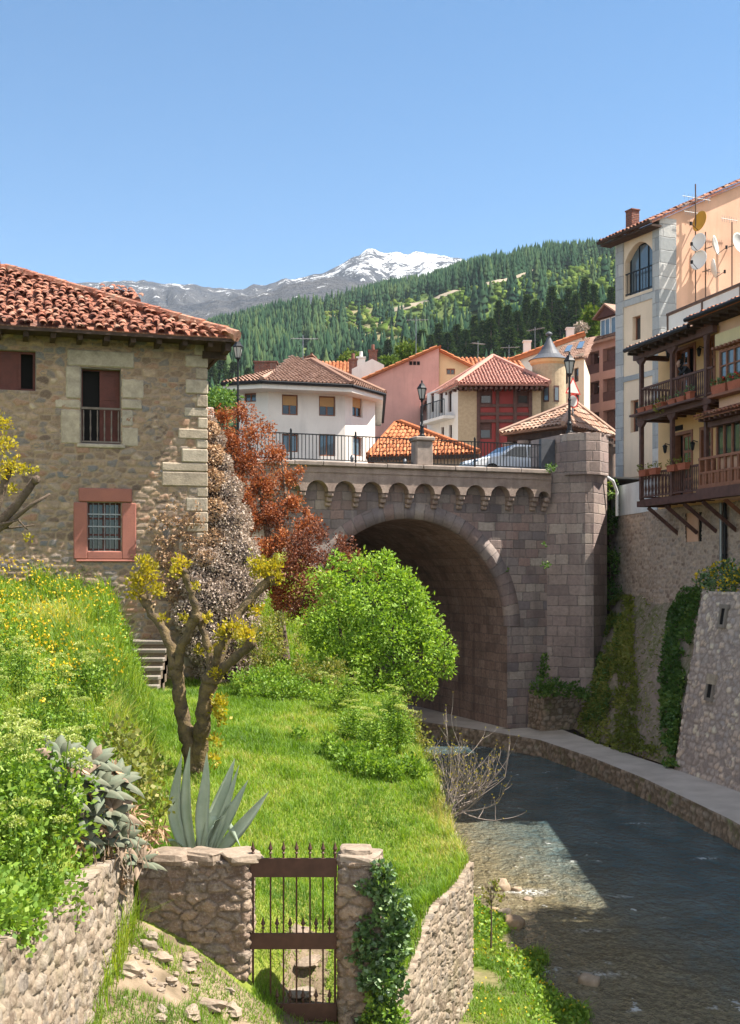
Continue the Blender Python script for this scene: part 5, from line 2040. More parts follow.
mb.box(ub0 - .2, ub1, -.40, -.30, zt_ - .05, zt_ + .03)
mb.box(ub0 - .2, ub1, -.40, -.30, zl_ - .02, zl_ + .1)
mb.box(ub0 - .2, ub1, -.39, -.31, (zt_ + zl_) / 2 - .03, (zt_ + zl_) / 2 + .04)
x = ub0 - .2
while x < ub1:
    mb.box(x, x + .09, -.385, -.315, zl_ + .1, zt_ - .05)
    mb.box(x + .16, x + .30, -.36, -.335, zl_ + .1, (zt_ + zl_) / 2 - .03)
    x += .37
mb.box(ub0 - .2, ub0 - .12, -.3, .2, zl_ - .02, zt_ + .03)
mb.build('bay_balustrade', M['wood_bay'], bal)
mb = MB()
mb.box(ub0 - .25, ub1, -.45, .15, zr[497] - .02, zl_ - .025)
mb.build('bay_skirt', M['wood_balcony'], bal)
# wall lanterns
for (px, py) in ((665, 449), (692.5, 446), (668, 354), (699, 352)):
    u, z = BH.uv(px, py, VW - .2)
    mb = MB()
    mb.beam((u, VW, z + .15), (u, VW - .2, z + .2), .025)
    mb.lathe([(.02, .17), (.1, .1), (.08, .08), (.05, -.12), (.01, -.16)], (u, VW - .2, z), 6)
    mb.build('wall_lantern', M['iron_black'], bal)
# rubble storey under the balconies with shuttered opening and drain pipes
w1p = BH.loc + BH.ex * -.95 + BH.ey * VW
w2p = BH.loc + BH.ex * UE_ + BH.ey * VW
base_path = [(10.0, 49.9), (10.45, 46.6), (w1p.x, w1p.y), (w2p.x, w2p.y)]
so = BH.rect(686, 702, 513, 542, VW)
run0 = math.hypot(.45, 3.3) + math.hypot(w1p.x - 10.45, w1p.y - 46.6) + .95
rbw = thing('rubble_base', 'high rubble wall carrying the balcony house above the weedy slope', 'wall', (11, 44, 3))
rubble('masonry', base_path, 2.6, 9.22, M['base_rubble'], rbw, True, res=.05, cs=.3, cz=.17, depth=.05, seed=71, thick=1.2, ops=[(so[0] + run0, so[1] + run0, so[2], so[3])], rough=.03)
mb = MB()
p_ = lambda u, v, z: BH.loc + BH.ex * u + BH.ey * v + Vector((0, 0, z))
for (ua, ub, va, vb, mt, nm) in ((so[0] - .03, so[0] + (so[1] - so[0]) * .7, VW + .03, VW + .08, 'peach_plaster', 'shutter'), (so[0] + (so[1] - so[0]) * .7 + .003, so[1] + .03, VW + .1, VW + .15, 'dark', 'opening')):
    mb = MB()
    Rm = Matrix.Translation(BH.loc) @ Matrix.Rotation(BH.a, 4, 'Z')
    mb.box(ua, ub, va, vb, so[2] - .03, so[3] + .03, M=Rm)
    mb.build(nm, M[mt], rbw, True)
for (px, r_, mt) in ((721.5, .055, 'grey_metal'), (725.5, .06, 'iron_black')):
    u = BH.uv(px, 530, VW - .1)[0]
    a_, b_ = p_(u, VW - .12, 9.2), p_(u, VW - .12, 5.6)
    mb = MB()
    mb.tube([a_, b_], r_, 8)
    for k in range(3):
        c_ = a_.lerp(b_, .15 + k * .33)
        mb.tube([c_ + Vector((0, 0, .03)), c_ - Vector((0, 0, .03))], r_ * 1.3, 8)
    o = mb.build('drain_pipe', M[mt])
    tag(o, 'pale grey drain pipe on the rubble wall under the bay' if mt == 'grey_metal' else 'black drain pipe on the rubble wall under the bay', 'drain pipe')
mb = MB()
mb.tube([P(601, 473, 47.6), P(613, 481, 47.9), P(617, 492, 48.1), P(617, 516, 48.1)], .06, 8)
o = mb.build('drain_pipe', M['white_paint'])
tag(o, 'crooked white drain pipe between the bastion and the cream house', 'drain pipe')

# battered buttress wall by the path
bp = [(9.33, 36.75), (10.1, 33.0), (10.5, 28.0), (10.55, 16.0)]
bw = thing('buttress_wall', 'leaning buttress wall of mixed rubble above the riverside path', 'wall', (9.9, 34, .8))
rubble('masonry', bp, .8, 6.3, M['batter_rubble'], bw, True, res=.055, cs=.3, cz=.2, depth=.045, seed=81, batter=.165, thick=.6, rough=.03)
for (nx, ny, nz, hw, hh) in ((10.42, 35.28, 5.57, .11, .24), (10.05, 35.32, 3.38, .13, .2)):
    Rm = Matrix.Translation((nx, ny, nz)) @ Matrix.Rotation(math.atan2(-.98, .201), 4, 'Z') @ Matrix.Rotation(-math.atan(.165), 4, 'X')
    mb = MB()
    mb.box(-hw, hw, -.06, .1, -hh, hh, M=Rm)
    sl = mb.build('slit', M['dark'], bw, True)
    for (x0, x1, z0, z1) in ((-hw - .1, -hw, -hh, hh), (hw, hw + .1, -hh, hh), (-hw - .14, hw + .14, hh, hh + (.12 if nz > 5 else .3)), (-hw - .1, hw + .1, -hh - .1, -hh)):
        mb = MB()
        mb.box(x0, x1, -.085, .1, z0, z1, M=Rm)
        mb.build('frame_stone', M['quoin'] if z0 >= hh and nz < 5 else M['lintel'], sl, True)

# weedy rock slope between bridge and buttress
strip_mesh('rocky_slope', [(7.75, 47.0, .9), (8.0, 43.6, .88), (8.65, 40, .88), (9.37, 36.8, .88)], [(10.3, 49.2, 6.6), (10.75, 45.0, 6.1), (11.3, 41.6, 5.9), (12.1, 38.4, 6.2)], 0, 0, 50, 40, M['rock_soil'], noise=1.3, nfreq=1.1)

# lower plastered houses further down the far bank (they throw the shade over the water)
for i, (x, y0, y1, z1, mt, lab) in enumerate(((11.3, 23.0, 33.2, 9.2, 'cream_plaster', 'low cream riverside house beyond the picture edge'), (11.3, 6.5, 22.9, 12.6, 'white_plaster', 'long white riverside house beyond the picture edge'))):
    F_ = Frame((x, y1, .87), -90)
    t = thing('riverside_house', lab, 'house', F_.loc, F_.a)
    Lh = y1 - y0
    ops = []
    for k in range(int(Lh / 2.6)):
        for s_ in range(int((z1 - 2) / 3)):
            ops.append((.8 + k * 2.6, 1.9 + k * 2.6, 1.4 + s_ * 3, 2.9 + s_ * 3))
    mb = MB()
    mb.wall(0, Lh, 0, z1 - .87, ops, 0, .2)
    mb.box(0, Lh, .21, 8, 0, z1 - .9)
    mb.build('wall', M[mt], t)
    for q in ops:
        window(t, *q, .1, M['wood_bay'], M['glass'], .07, 2, 1)
    mb = MB()
    tiles(mb, (-.3, -.5, z1 - .9), (1, 0, 0), (0, .94, .34), [(0, 0), (Lh + .6, 0), (Lh + .6, 4.9), (0, 4.9)], .3, .5, 3, 0, .02)
    tiles(mb, (Lh + .3, 8.5, z1 - .9), (-1, 0, 0), (0, -.94, .34), [(0, 0), (Lh + .6, 0), (Lh + .6, 4.9), (0, 4.9)], .5, .8, 3, 0, .02)
    mb.build('roof', M['tile_old'], t)
    mb = MB()
    mb.tube([(-.3, -.62, z1 - .93), (Lh + .3, -.62, z1 - .93)], .11, 8)
    mb.build('gutter', M['grey_metal'], t)  # thick gutter added to give the house shadow a straight edge

# ------------------------------------------------------------------ flower pots and boxes


def plant_tuft(mb, c, n, r, h, m, size=.05):
    for i in range(n):
        d = Vector((random.gauss(0, 1), random.gauss(0, 1), random.gauss(0, .6) + .5)).normalized()
        p0 = Vector(c) + Vector((d.x * r, d.y * r, h * random.random()))
        s = Vector((random.gauss(0, 1), random.gauss(0, 1), random.gauss(0, 1))).normalized() * size
        e = d * size * 1.6
        mb.quad(p0, p0 + e * .5 + s * .5, p0 + e, p0 + e * .5 - s * .5, m=m)


M['geranium'] = m_leaf('red geranium', [(0, (.45, .02, .015)), (1, (.6, .04, .03))], .2, warm=(1, .8, .8))
upper_pots = ((642.5, 'first', 0), (650.5, 'second', 0), (661, 'hanging', 2), (673, 'fourth', 0), (682, 'fifth', 1), (690, 'tall', 1))
up_lab = ['small terracotta pot at the far end of the upper balcony ledge', 'terracotta trough second from the far end of the upper balcony ledge', 'terracotta pot with a withered trailing plant on the upper balcony ledge',
          'terracotta trough in mid ledge of the upper balcony, right of the trailing plant', 'terracotta trough below the standing person on the upper balcony ledge', 'taller terracotta pot at the near end of the upper balcony ledge']
mb = MB()
mb.box(-.25, 4.3, -.34, -.065, ZF2 - .09, ZF2 - .02)
mb.build('pot_shelf', M['wood_balcony'], bal)
for (px, nm, pl_), lab in zip(upper_pots, up_lab):
    u, _ = BH.uv(px, 408, -.2)
    t = thing('flower_pot', lab, 'flower pot', p_(u, -.2, ZF2 - .02), BH.a)
    hh = .26 if nm == 'tall' else .17
    mb = MB()
    hw = .15 if nm == 'tall' else .26
    mb.prism([(-hw, -.08), (hw, -.08), (hw, .1), (-hw, .1)], 0, hh)
    mb.v = [(x * (.82 if z < .01 else 1), y * (.8 if z < .01 else 1), z) for x, y, z in mb.v]
    mb.box(-hw - .02, hw + .02, -.1, .12, hh - .03, hh + .005)
    mb.build('pot', M['terracotta'], t)
    mb = MB()
    plant_tuft(mb, (0, 0, hh), 14 if pl_ == 0 else 45, hw * .7, .08 if pl_ == 0 else .2, 0, .05)
    if pl_ == 2:
        plant_tuft(mb, (.05, -.12, -.2), 60, .14, .3, 0, .06)
    mb.build('plant', M['olive'] if pl_ == 2 else M['ivy'], t)
for px, lab in ((644.5, 'terracotta box with dull foliage at the far end of the lower balcony rail'), (655, 'terracotta box with dry sprigs second along the lower balcony rail'),
                (673, 'terracotta box with a dry plant right of the middle lower post'), (684, 'terracotta box with green sprigs at the near end of the lower rail')):
    u, _ = BH.uv(px, 470, -.12)
    t = thing('flower_box', lab, 'flower box', p_(u, -.13, ZF1 + .80), BH.a)
    mb = MB()
    mb.prism([(-.27, -.1), (.27, -.1), (.27, .1), (-.27, .1)], 0, .2)
    mb.v = [(x * (.85 if z < .01 else 1), y * (.8 if z < .01 else 1), z) for x, y, z in mb.v]
    mb.box(-.29, .29, -.12, .12, .18, .215)
    mb.build('box', M['terracotta'], t)
    mb = MB()
    plant_tuft(mb, (0, 0, .2), 70, .2, .2, 0, .05)
    mb.build('plant', M['olive'], t)
for i, lab in enumerate(('first terracotta geranium box beside the balcony post under the upper bay window', 'second terracotta geranium box under the upper bay window', 'geranium box under the upper bay window at the picture edge')):
    u = ub0 + .25 + i * .95
    t = thing('geranium_box', lab, 'flower box', p_(u + .3, -.02, zr[392] + .02), BH.a)
    mb = MB()
    mb.prism([(-.42, -.13), (.42, -.13), (.42, .13), (-.42, .13)], 0, .27)
    mb.v = [(x * (.9 if z < .01 else 1), y * (.85 if z < .01 else 1), z) for x, y, z in mb.v]
    mb.build('box', M['terracotta'], t)
    mb = MB()
    plant_tuft(mb, (-.2, 0, .27), 90, .17, .2, 0, .06)
    plant_tuft(mb, (.2, 0, .27), 90, .17, .2, 0, .06)
    mb.build('foliage', M['ivy'], t)
    for k in range(7):
        mb = MB()
        rock(mb, (random.uniform(-.4, .4), random.uniform(-.14, 0), .34 + random.uniform(0, .16)), (.05, .05, .045), 900 + i * 10 + k, nu=6, nv=4)
        mb.build('flower', M['geranium'], t)
mb = MB()
mb.box(ub0 - .02, ub1, -.18, .215, zr[392] - .07, zr[392] + .015)
mb.build('box_ledge', M['wood_bay'], bal)

# ------------------------------------------------------------------ person leaning on the upper rail


def skinned(name, joints, edges, mat, parent, sub=2, root=0):
    me = bpy.data.meshes.new(name)
    me.from_pydata([j[:3] for j in joints], edges, [])
    ob = bpy.data.objects.new(name, me)
    COL.objects.link(ob)
    ob.parent = parent
    ob.modifiers.new('skin', 'SKIN')
    if not me.skin_vertices:
        bpy.context.view_layer.objects.active = ob
    for i, j in enumerate(joints):
        sv_ = me.skin_vertices[0].data[i]
        r_ = j[3]
        sv_.radius = r_ if isinstance(r_, tuple) else (r_, r_)
        sv_.use_root = (i == root)
    s_ = ob.modifiers.new('smooth', 'SUBSURF')
    s_.levels = s_.render_levels = sub
    s_.levels = sub
    me.materials.append(mat)
    return ob


M['skin'] = m_plain('skin', (0.42, 0.25, 0.18), .55, .1, 4, .02)
M['hair'] = m_plain('black curly hair', (0.015, 0.012, 0.011), .7, .3, 20, .5, .01)
M['cloth'] = m_plain('dark clothes', (0.035, 0.037, 0.045), .85, .25, 12, .3, .005)
u, _ = BH.uv(682, 370, .2)
pn = thing('person', 'dark haired person in black leaning on the upper balcony rail, hand raised to the face', 'person', p_(u, .2, ZF2), BH.a - .25)
# x along the rail, -y towards the river; slightly bent forward
J = [(0, .40, .88, (.15, .11)), (0, .26, 1.07, (.14, .11)), (0, .08, 1.21, (.18, .11)), (0, .02, 1.27, (.07, .06)), (0, -.02, 1.31, .045),
     (-.19, .07, 1.22, .06), (-.29, -.04, 1.01, .046), (-.11, -.09, .975, .03), (.19, .07, 1.22, .06), (.25, -.07, 1.02, .046), (.09, -.15, 1.24, .03),
     (-.09, .42, .80, .085), (-.10, .40, .44, .06), (-.10, .52, .07, .042), (-.11, .37, .035, .035), (.09, .42, .80, .085), (.10, .38, .44, .06), (.10, .53, .07, .042), (.12, .38, .035, .035)]
E = [(0, 1), (1, 2), (2, 3), (3, 4), (2, 5), (5, 6), (6, 7), (2, 8), (8, 9), (9, 10), (0, 11), (11, 12), (12, 13), (13, 14), (0, 15), (15, 16), (16, 17), (17, 18)]
skinned('clothes', J, E, M['cloth'], pn)
mb = MB()
hc = Vector((.01, -.09, 1.39))
pts_, f_ = [], []
nu_, nv_ = 16, 12
for j in range(nv_ + 1):
    th = PI * j / nv_
    for i in range(nu_):
        ph = 2 * PI * i / nu_
        x, y, z = math.sin(th) * math.cos(ph), math.sin(th) * math.sin(ph), math.cos(th)
        wdt = .075 * (1 - .22 * max(0, -z))
        fy = -.095 if y < 0 else .095
        nose = .024 * math.exp(-((x / .22) ** 2 + ((z + .15) / .25) ** 2)) if y < 0 else 0
        eye = .012 * math.exp(-(((abs(x) - .42) / .2) ** 2 + ((z - .08) / .14) ** 2)) if y < 0 else 0
        mouth = .006 * math.exp(-((x / .3) ** 2 + ((z + .52) / .06) ** 2)) if y < 0 else 0
        pts_.append((hc.x + x * wdt, hc.y + y * .095 - nose + eye + mouth, hc.z + z * .118))
for j in range(nv_):
    for i in range(nu_):
        f_.append((j * nu_ + i, (j + 1) * nu_ + i, (j + 1) * nu_ + (i + 1) % nu_, j * nu_ + (i + 1) % nu_))
mb.add(pts_, f_)
for s_ in (-1, 1):
    rock(mb, hc + Vector((s_ * .076, .01, -.01)), (.012, .022, .032), 5, nu=6, nv=5, rough=.05, flat=1)
mb.tube([hc + Vector((0, .03, -.08)), hc + Vector((0, .10, -.12))], [.045, .05], 8)
mb.build('head', M['skin'], pn, smooth=True)
mb = MB()
for i in range(46):
    d = Vector((random.gauss(0, 1), abs(random.gauss(.3, .8)) - .15, abs(random.gauss(.45, .7)))).normalized()
    rock(mb, hc + Vector((d.x * .085, .02 + d.y * .10, .02 + d.z * .115)), (.036, .036, .04), 60 + i, nu=6, nv=4, flat=1)
for i in range(26):
    rock(mb, hc + Vector((random.choice((-1, 1)) * random.uniform(.06, .10), random.uniform(.0, .09), random.uniform(-.18, .02))), (.036, .036, .045), 160 + i, nu=6, nv=4, flat=1)
mb.build('hair', M['hair'], pn, smooth=True)
for s_, wr, dr_ in ((-1, Vector((-.11, -.09, .975)), Vector((.6, -.25, -.02))), (1, Vector((.09, -.15, 1.24)), Vector((-.3, -.02, .95)))):
    dr_.normalize()
    sd = dr_.cross(Vector((0, 0, 1)) if s_ < 0 else Vector((0, 1, 0))).normalized()
    nr = sd.cross(dr_)
    J = [tuple(wr) + (.026,), tuple(wr + dr_ * .05) + ((.036, .018),), tuple(wr + dr_ * .09) + ((.038, .016),)]
    E = [(0, 1), (1, 2)]
    for k, (o_, l_) in enumerate(((-.03, .066), (-.01, .078), (.01, .074), (.03, .058))):
        b_ = wr + dr_ * .092 + sd * o_
        m1 = b_ + dr_ * l_ * .55 + nr * .008
        m2 = b_ + dr_ * l_ + nr * .03
        n0 = len(J)
        J += [tuple(b_) + (.0095,), tuple(m1) + (.009,), tuple(m2) + (.0075,)]
        E += [(2, n0), (n0, n0 + 1), (n0 + 1, n0 + 2)]
    n0 = len(J)
    t1 = wr + dr_ * .04 - sd * .035
    J += [tuple(t1) + (.012,), tuple(t1 + dr_ * .04 - sd * .018 + nr * .012) + (.009,)]
    E += [(1, n0), (n0, n0 + 1)]
    skinned('hand', J, E, M['skin'], pn, 1)
# ================================================================== town beyond the bridge
GZ0 = 10.25


def face(p, q):
    """facade frame between two plan points, p left of q"""
    p, q = Vector((p[0], p[1], 0)), Vector((q[0], q[1], 0))
    return Frame(p, math.degrees(math.atan2(q.y - p.y, q.x - p.x))), (q - p).length


def XY(px, d):
    return (G(px, d), d)


def zat(py, d):
    return CZ + (HY - py) / FPX * d


def roof_plane(mb, pts, w=.3, l=.5, seg=3, m=0, thick=.1):
    """tiled plane through 3-D corners, the first two are the eave seen left to right from below"""
    p0, p1 = Vector(pts[0]), Vector(pts[1])
    e = (p1 - p0).normalized()
    n = None
    for q in pts[2:]:
        c = e.cross(Vector(q) - p0)
        if c.length > 1e-4:
            n = c.normalized()
            break
    s = n.cross(e)
    poly = [((Vector(q) - p0).dot(e), (Vector(q) - p0).dot(s)) for q in pts]
    tiles(mb, p0, e, s, poly, w, l, seg, m, .015, thick=thick)


def fwall(parent, fr, L, z0, z1, ops, mat, name='wall', reveal=.22, y=0.0):
    """a facade with openings, authored in its own frame and set into world space"""
    mb = MB()
    mb.wall(0, L, z0, z1, ops, y, reveal)
    Rm = Matrix.Translation(fr.loc) @ Matrix.Rotation(fr.a, 4, 'Z')
    mb.v = [tuple(Rm @ Vector(q)) for q in mb.v]
    return mb.build(name, mat, parent, True)


def fbox(parent, fr, boxes, mat, name):
    mb = MB()
    Rm = Matrix.Translation(fr.loc) @ Matrix.Rotation(fr.a, 4, 'Z')
    for b in boxes:
        mb.box(*b, M=Rm)
    return mb.build(name, mat, parent, True)


def fwindow(parent, fr, r, y, fmat, gmat, nx=2, nz=1, fw=.06, blind=0, bm=None):
    """window set in a facade frame: built under a holder-free part by rotating its meshes"""
    w_ = window(parent, *r, y, fmat, gmat, fw, nx, nz, blind=blind, bm=bm)
    Rm = Matrix.Translation(Vector(fr.loc) - root_loc(parent)) @ Matrix.Rotation(fr.a, 4, 'Z')
    w_.data.transform(Rm)
    for c in w_.children:
        c.data.transform(Rm)
    return w_


def body(parent, plan, z0, z1, mat, name='wall'):
    mb = MB()
    mb.prism(plan, z0, z1)
    return mb.build(name, mat, parent, True)


M['blind'] = m_plain('ochre roller blind', (0.55, 0.33, 0.15), .8, .1, 3, .05)
# ---- white house with the hipped tiled roof
A_, A2, B_, C_ = XY(238, 61.6), XY(268, 61.0), XY(345, 62.2), XY(375, 64.6)
zE = zat(386, 61.8)
wh = thing('white_house', 'white two storey house with ochre roller blinds and a brown hipped roof', 'house', (A2[0], 66, GZ0))
for (p, q, wins) in ((A_, A2, [((244, 256, 393, 402), 0)]),
                     (A2, B_, [((282, 298, 394.5, 415), .45), ((319, 335.5, 396, 416), .45), ((282, 298, 434, 452), 0), ((319, 335.5, 434, 456), 0)]),
                     (B_, C_, [((352.5, 362.5, 397, 417), .45), ((353, 362.5, 437, 456), 0)])):
    fr, L = face(p, q)
    rs = [(fr.rect(*w_), b) for w_, b in wins]
    fwall(wh, fr, L, GZ0, zE, [r for r, b in rs], M['white_plaster'])
    for r, b in rs:
        fwindow(wh, fr, r, .12, M['wood_bay'], M['glass'] if b else M['glass_blue'], 2, 1, .07, b, M['blind'])
body(wh, [(A_[0] + .3, A_[1] + .5), (A2[0], A2[1] + .5), (B_[0] - .1, B_[1] + .5), (C_[0] - .3, C_[1] + .4), (C_[0] - .4, 74), (A_[0] + .3, 74)], GZ0, zE - .05, M['dark'], 'rooms')
body(wh, [(C_[0] - .35, C_[1] + .02), (C_[0], C_[1]), (C_[0], 74.3), (C_[0] - .35, 74.3)], GZ0, zE, M['white_plaster'])
ev = [XY(221, 60.4), XY(262, 59.7), XY(352, 61.0), XY(385, 64.0)]
rid0, rid1 = (G(290, 68), 68.5, zat(363.5, 68)), (G(312, 67), 67.0, zat(361.5, 67))
ev = [(x, y, zE - .06) for x, y in ev]
back_r, back_l = (ev[3][0], 75.5, zE - .06), (ev[0][0], 75.5, zE - .06)
mb = MB()
roof_plane(mb, [ev[1], ev[2], rid1, rid0], .21, .38, 3)
roof_plane(mb, [ev[0], ev[1], rid0], .21, .38, 3)
roof_plane(mb, [ev[2], ev[3], rid1], .21, .38, 3)
roof_plane(mb, [ev[3], back_r, rid1], .21, .38, 3)
roof_plane(mb, [back_l, ev[0], rid0], .21, .38, 3)
roof_plane(mb, [back_r, back_l, rid0, rid1], .21, .38, 3)
rf = mb.build('roof', M['tile_brown'], wh, True)
mb = MB()
for a_, b_ in ((ev[0], ev[1]), (ev[1], ev[2]), (ev[2], ev[3]), (ev[3], back_r)):
    a_, b_ = Vector(a_), Vector(b_)
    mb.tube([a_ + Vector((0, -.02, -.06)), b_ + Vector((0, -.02, -.06))], .09, 6)
mb.build('gutter', M['iron_black'], wh, True)
mb = MB()
inset = [(x + (.28 if i < 2 else -.28), y + .28) for i, (x, y, z) in enumerate(ev)]
mb.prism([(ev[0][0] + .1, ev[0][1] + .1), (ev[1][0], ev[1][1] + .1), (ev[2][0], ev[2][1] + .1), (ev[3][0] - .1, ev[3][1]), (ev[3][0] - .1, 75), (ev[0][0] + .1, 75)], zE - .42, zE - .16)
mb.build('soffit', M['white_plaster'], wh, True)
mb = MB()
c_ = P(266, 373, 66)
mb.box(c_.x - .6, c_.x + .6, c_.y - .4, c_.y + .4, c_.z - .9, c_.z + .5)
mb.box(c_.x - .66, c_.x + .66, c_.y - .46, c_.y + .46, c_.z + .5, c_.z + .6)
mb.build('chimney', M['brick'], rf, True)
for a_, b_ in ((ev[1], rid0), (ev[2], rid1), (rid0, rid1), (ev[3], rid1)):
    a_, b_ = Vector(a_), Vector(b_)
    mb = MB()
    mb.tube([a_ + Vector((0, 0, .08)), b_ + Vector((0, 0, .1))], .14, 6)
    mb.build('hip_tiles', M['tile_brown'], rf, True)

# ---- roof and white gable behind the white house
bk = thing('rear_house', 'low house with orange roof and white gable peeping over the white house roof', 'house', (G(352, 92), 92, GZ0))
d = 92
body(bk, [XY(325, d), XY(378, d), (G(378, d), 104), (G(325, d), 104)], GZ0, zat(378, d), M['white_plaster'])
mb = MB()
roof_plane(mb, [(G(318, d), d - .5, zat(379, d)), (G(372, d), d - .5, zat(379, d)), (G(366, 97), 97, zat(362, 97)), (G(322, 97), 97, zat(363, 97))])
mb.build('roof', M['tile_orange'], bk, True)
mb = MB()
mb.prism([(G(352, d), zat(384, d)), (G(384, d), zat(384, d)), (G(384, d), zat(367, d)), (G(372, d), zat(361, d)), (G(352, d), zat(371, d))], d - .9, d - .6, 'y')
mb.build('gable_wall', M['white_plaster'], bk, True)
for (px, py, h, mt) in ((361, 364, 2.2, 'white_plaster'), (373, 357, 1.0, 'brick'), (353, 366, 1.2, 'brick')):
    c_ = P(px, py, d)
    mb = MB()
    mb.box(c_.x - .32, c_.x + .32, c_.y - .3 + .6, c_.y + .9, c_.z - h, c_.z + .5)
    mb.box(c_.x - .38, c_.x + .38, c_.y - .36 + .6, c_.y + .96, c_.z + .5, c_.z + .62)
    mb.lathe([(.14, 0), (.12, .45)], (c_.x, c_.y + .6, c_.z + .62), 8)
    mb.build('chimney', M[mt], bk, True)

# ---- pink gable house and its cream neighbour
d = 82
pk = thing('pink_house', 'pink house with a blank sloping gable and three tiny vents', 'house', (G(405, d), d, GZ0))
mb = MB()
mb.prism([(G(352, d), GZ0), (G(439, d), GZ0), (G(439, d), zat(347.5, d)), (G(352, d), zat(385, d))], d, d + 9, 'y')
mb.build('wall', M['pink_plaster'], pk, True)
mb = MB()
e_l, e_r = Vector((G(350, d), 0, zat(385, d))), Vector((G(440.5, d), 0, zat(345.5, d)))
roof_plane(mb, [(e_l.x, d + 9.3, e_l.z), (e_l.x, d - .3, e_l.z), (e_r.x, d - .3, e_r.z), (e_r.x, d + 9.3, e_r.z)], .3, .5, 4)
mb.build('roof', M['tile_orange'], pk, True)
for px in (410.8, 414.6, 418.4):
    mb = MB()
    r_ = (G(px - 1.4, d), G(px + 1.4, d))
    mb.box(r_[0], r_[1], d - .04, d + .1, zat(365, d), zat(361.5, d))
    mb.build('vent', M['dark'], pk, True)
d = 83
cr = thing('cream_gable_house', 'cream house with a short tiled slope and one small window beside the pink gable', 'house', (G(452, d), d, GZ0))
fr, L = face(XY(439.3, d), XY(470, d))
wr = fr.rect(446.5, 455, 368.5, 374.5)
mb = MB()
zl, zr_ = zat(351, d), zat(366, d)
mb.wall(0, L, GZ0, zat(366, d), [wr], 0, .2)
mb.quad((0, 0, zr_), (L, 0, zr_), (0, 0, zl))
mb.box(0, L, .21, 8, GZ0, zr_ - .1)
Rm = Matrix.Translation(fr.loc)
mb.v = [tuple(Rm @ Vector(q)) for q in mb.v]
mb.build('wall', M['yellow_plaster'], cr, True)
fwindow(cr, fr, wr, .1, M['wood_door'], M['glass'])
mb = MB()
roof_plane(mb, [(G(471.5, d), d - .35, zat(366.5, d)), (G(471.5, d), d + 9, zat(366.5, d)), (G(439.2, d), d + 9, zat(350.2, d)), (G(439.2, d), d - .35, zat(350.2, d))], .3, .5, 4)
mb.build('roof', M['tile_orange'], cr, True)

# ---- low hipped roof in fresh orange tile just behind the railing
ht = thing('orange_roof_hall', 'low hall with a bright orange hipped tile roof behind the bridge railing', 'hall', (G(415, 59), 59, GZ0))
zl_ = zat(453, 55)
el, er_, eb, ea = (G(368, 56.5), 56.5, zl_), (G(479, 55), 55, zl_), (G(468, 64), 64, zl_), (G(372, 64), 64, zl_)
ap = (G(401, 59), 59.2, zat(423, 59))
ap2 = (G(396, 59.4), 59.6, zat(423.5, 59.2))
mb = MB()
roof_plane(mb, [el, er_, ap, ap2], .22, .4, 4)
roof_plane(mb, [er_, eb, ap], .22, .4, 4)
roof_plane(mb, [ea, el, ap2], .22, .4, 4)
roof_plane(mb, [eb, ea, ap2, ap], .3, .6, 3)
rf = mb.build('roof', M['tile_orange'], ht, True)
mb = MB()
mb.tube([Vector(er_) + Vector((0, 0, .1)), Vector(ap) + Vector((0, 0, .1))], .11, 6)
mb.tube([Vector(el) + Vector((0, 0, .1)), Vector(ap2) + Vector((0, 0, .1)), Vector(ap) + Vector((0, 0, .1))], .11, 6)
mb.build('hip_tiles', M['tile_orange'], rf, True)
mb = MB()
mb.beam(Vector(el) - Vector((0, 0, .14)), Vector(er_) - Vector((0, 0, .14)), .1, .16)
mb.build('fascia', M['wood_old'], ht, True)
body(ht, [XY(374, 57.0), XY(472, 55.7), XY(462, 63.3), XY(377, 63.3)], GZ0, zl_ - .15, M['cream_plaster'])

# ---- house with dark red facade panels
d = 72
K = XY(458, d)
Lf = XY(427, 76.2)
Rr = XY(541, d)
zE = zat(386, d)
rp = thing('red_panel_house', 'cream house with dark red facade panels and a rose hipped roof', 'house', (K[0], d + 4, GZ0))
fr, L = face(K, Rr)
sg = lambda x: (G(x, d) - K[0])
ops = [fr.rect(480, 492.5, 388, 404), fr.rect(517, 529, 388, 404), fr.rect(479.5, 492, 422, 439)]
fwall(rp, fr, sg(478.5), GZ0, zE, [], M['sand_stone'])
fb = Frame(fr.loc + fr.ex * sg(530.5), math.degrees(fr.a))
fwall(rp, fb, L - sg(530.5), GZ0, zE, [], M['sand_stone'])
fc = Frame(fr.loc + fr.ex * sg(478.5), math.degrees(fr.a))
o_ = sg(478.5)
ops = [(a - o_, b - o_, c, e) for a, b, c, e in ops]
fwall(rp, fc, sg(530.5) - o_, GZ0, zE, ops, M['red_panel'], 'red_panel', y=.06)
for r_ in ops:
    fwindow(rp, fc, r_, .16, M['wood_balcony'], M['glass'], 1, 1, .1, .35, M['wood_balcony'])
bx = []
for x in (478.5, 497.5, 515, 530.5):
    bx.append((sg(x) - .1, sg(x) + .1, -.04, .08, GZ0, zE))
for y in (405.5, 414, 421):
    zz = zat(y, d)
    for x0, x1 in ((478.5, 497.5), (497.5, 515), (515, 530.5)):
        bx.append((sg(x0) + .103, sg(x1) - .103, -.03, .08, zz - .09, zz + .09))
fbox(rp, fr, bx, M['wood_balcony'], 'timber_frame')
fl, L2 = face(Lf, K)
wl = [fl.rect(430.5, 434, 393, 412), fl.rect(439, 443, 391, 413), fl.rect(448, 451.5, 391, 412), fl.rect(441, 444, 427, 440), fl.rect(449, 452, 425, 440)]
fwall(rp, fl, L2, GZ0, zat(388, 74), wl, M['white_plaster'])
for r_ in wl:
    fwindow(rp, fl, r_, .1, M['wood_balcony'], M['glass'], 1, 1, .06)
q = fl.rect(431, 455, 405, 419)
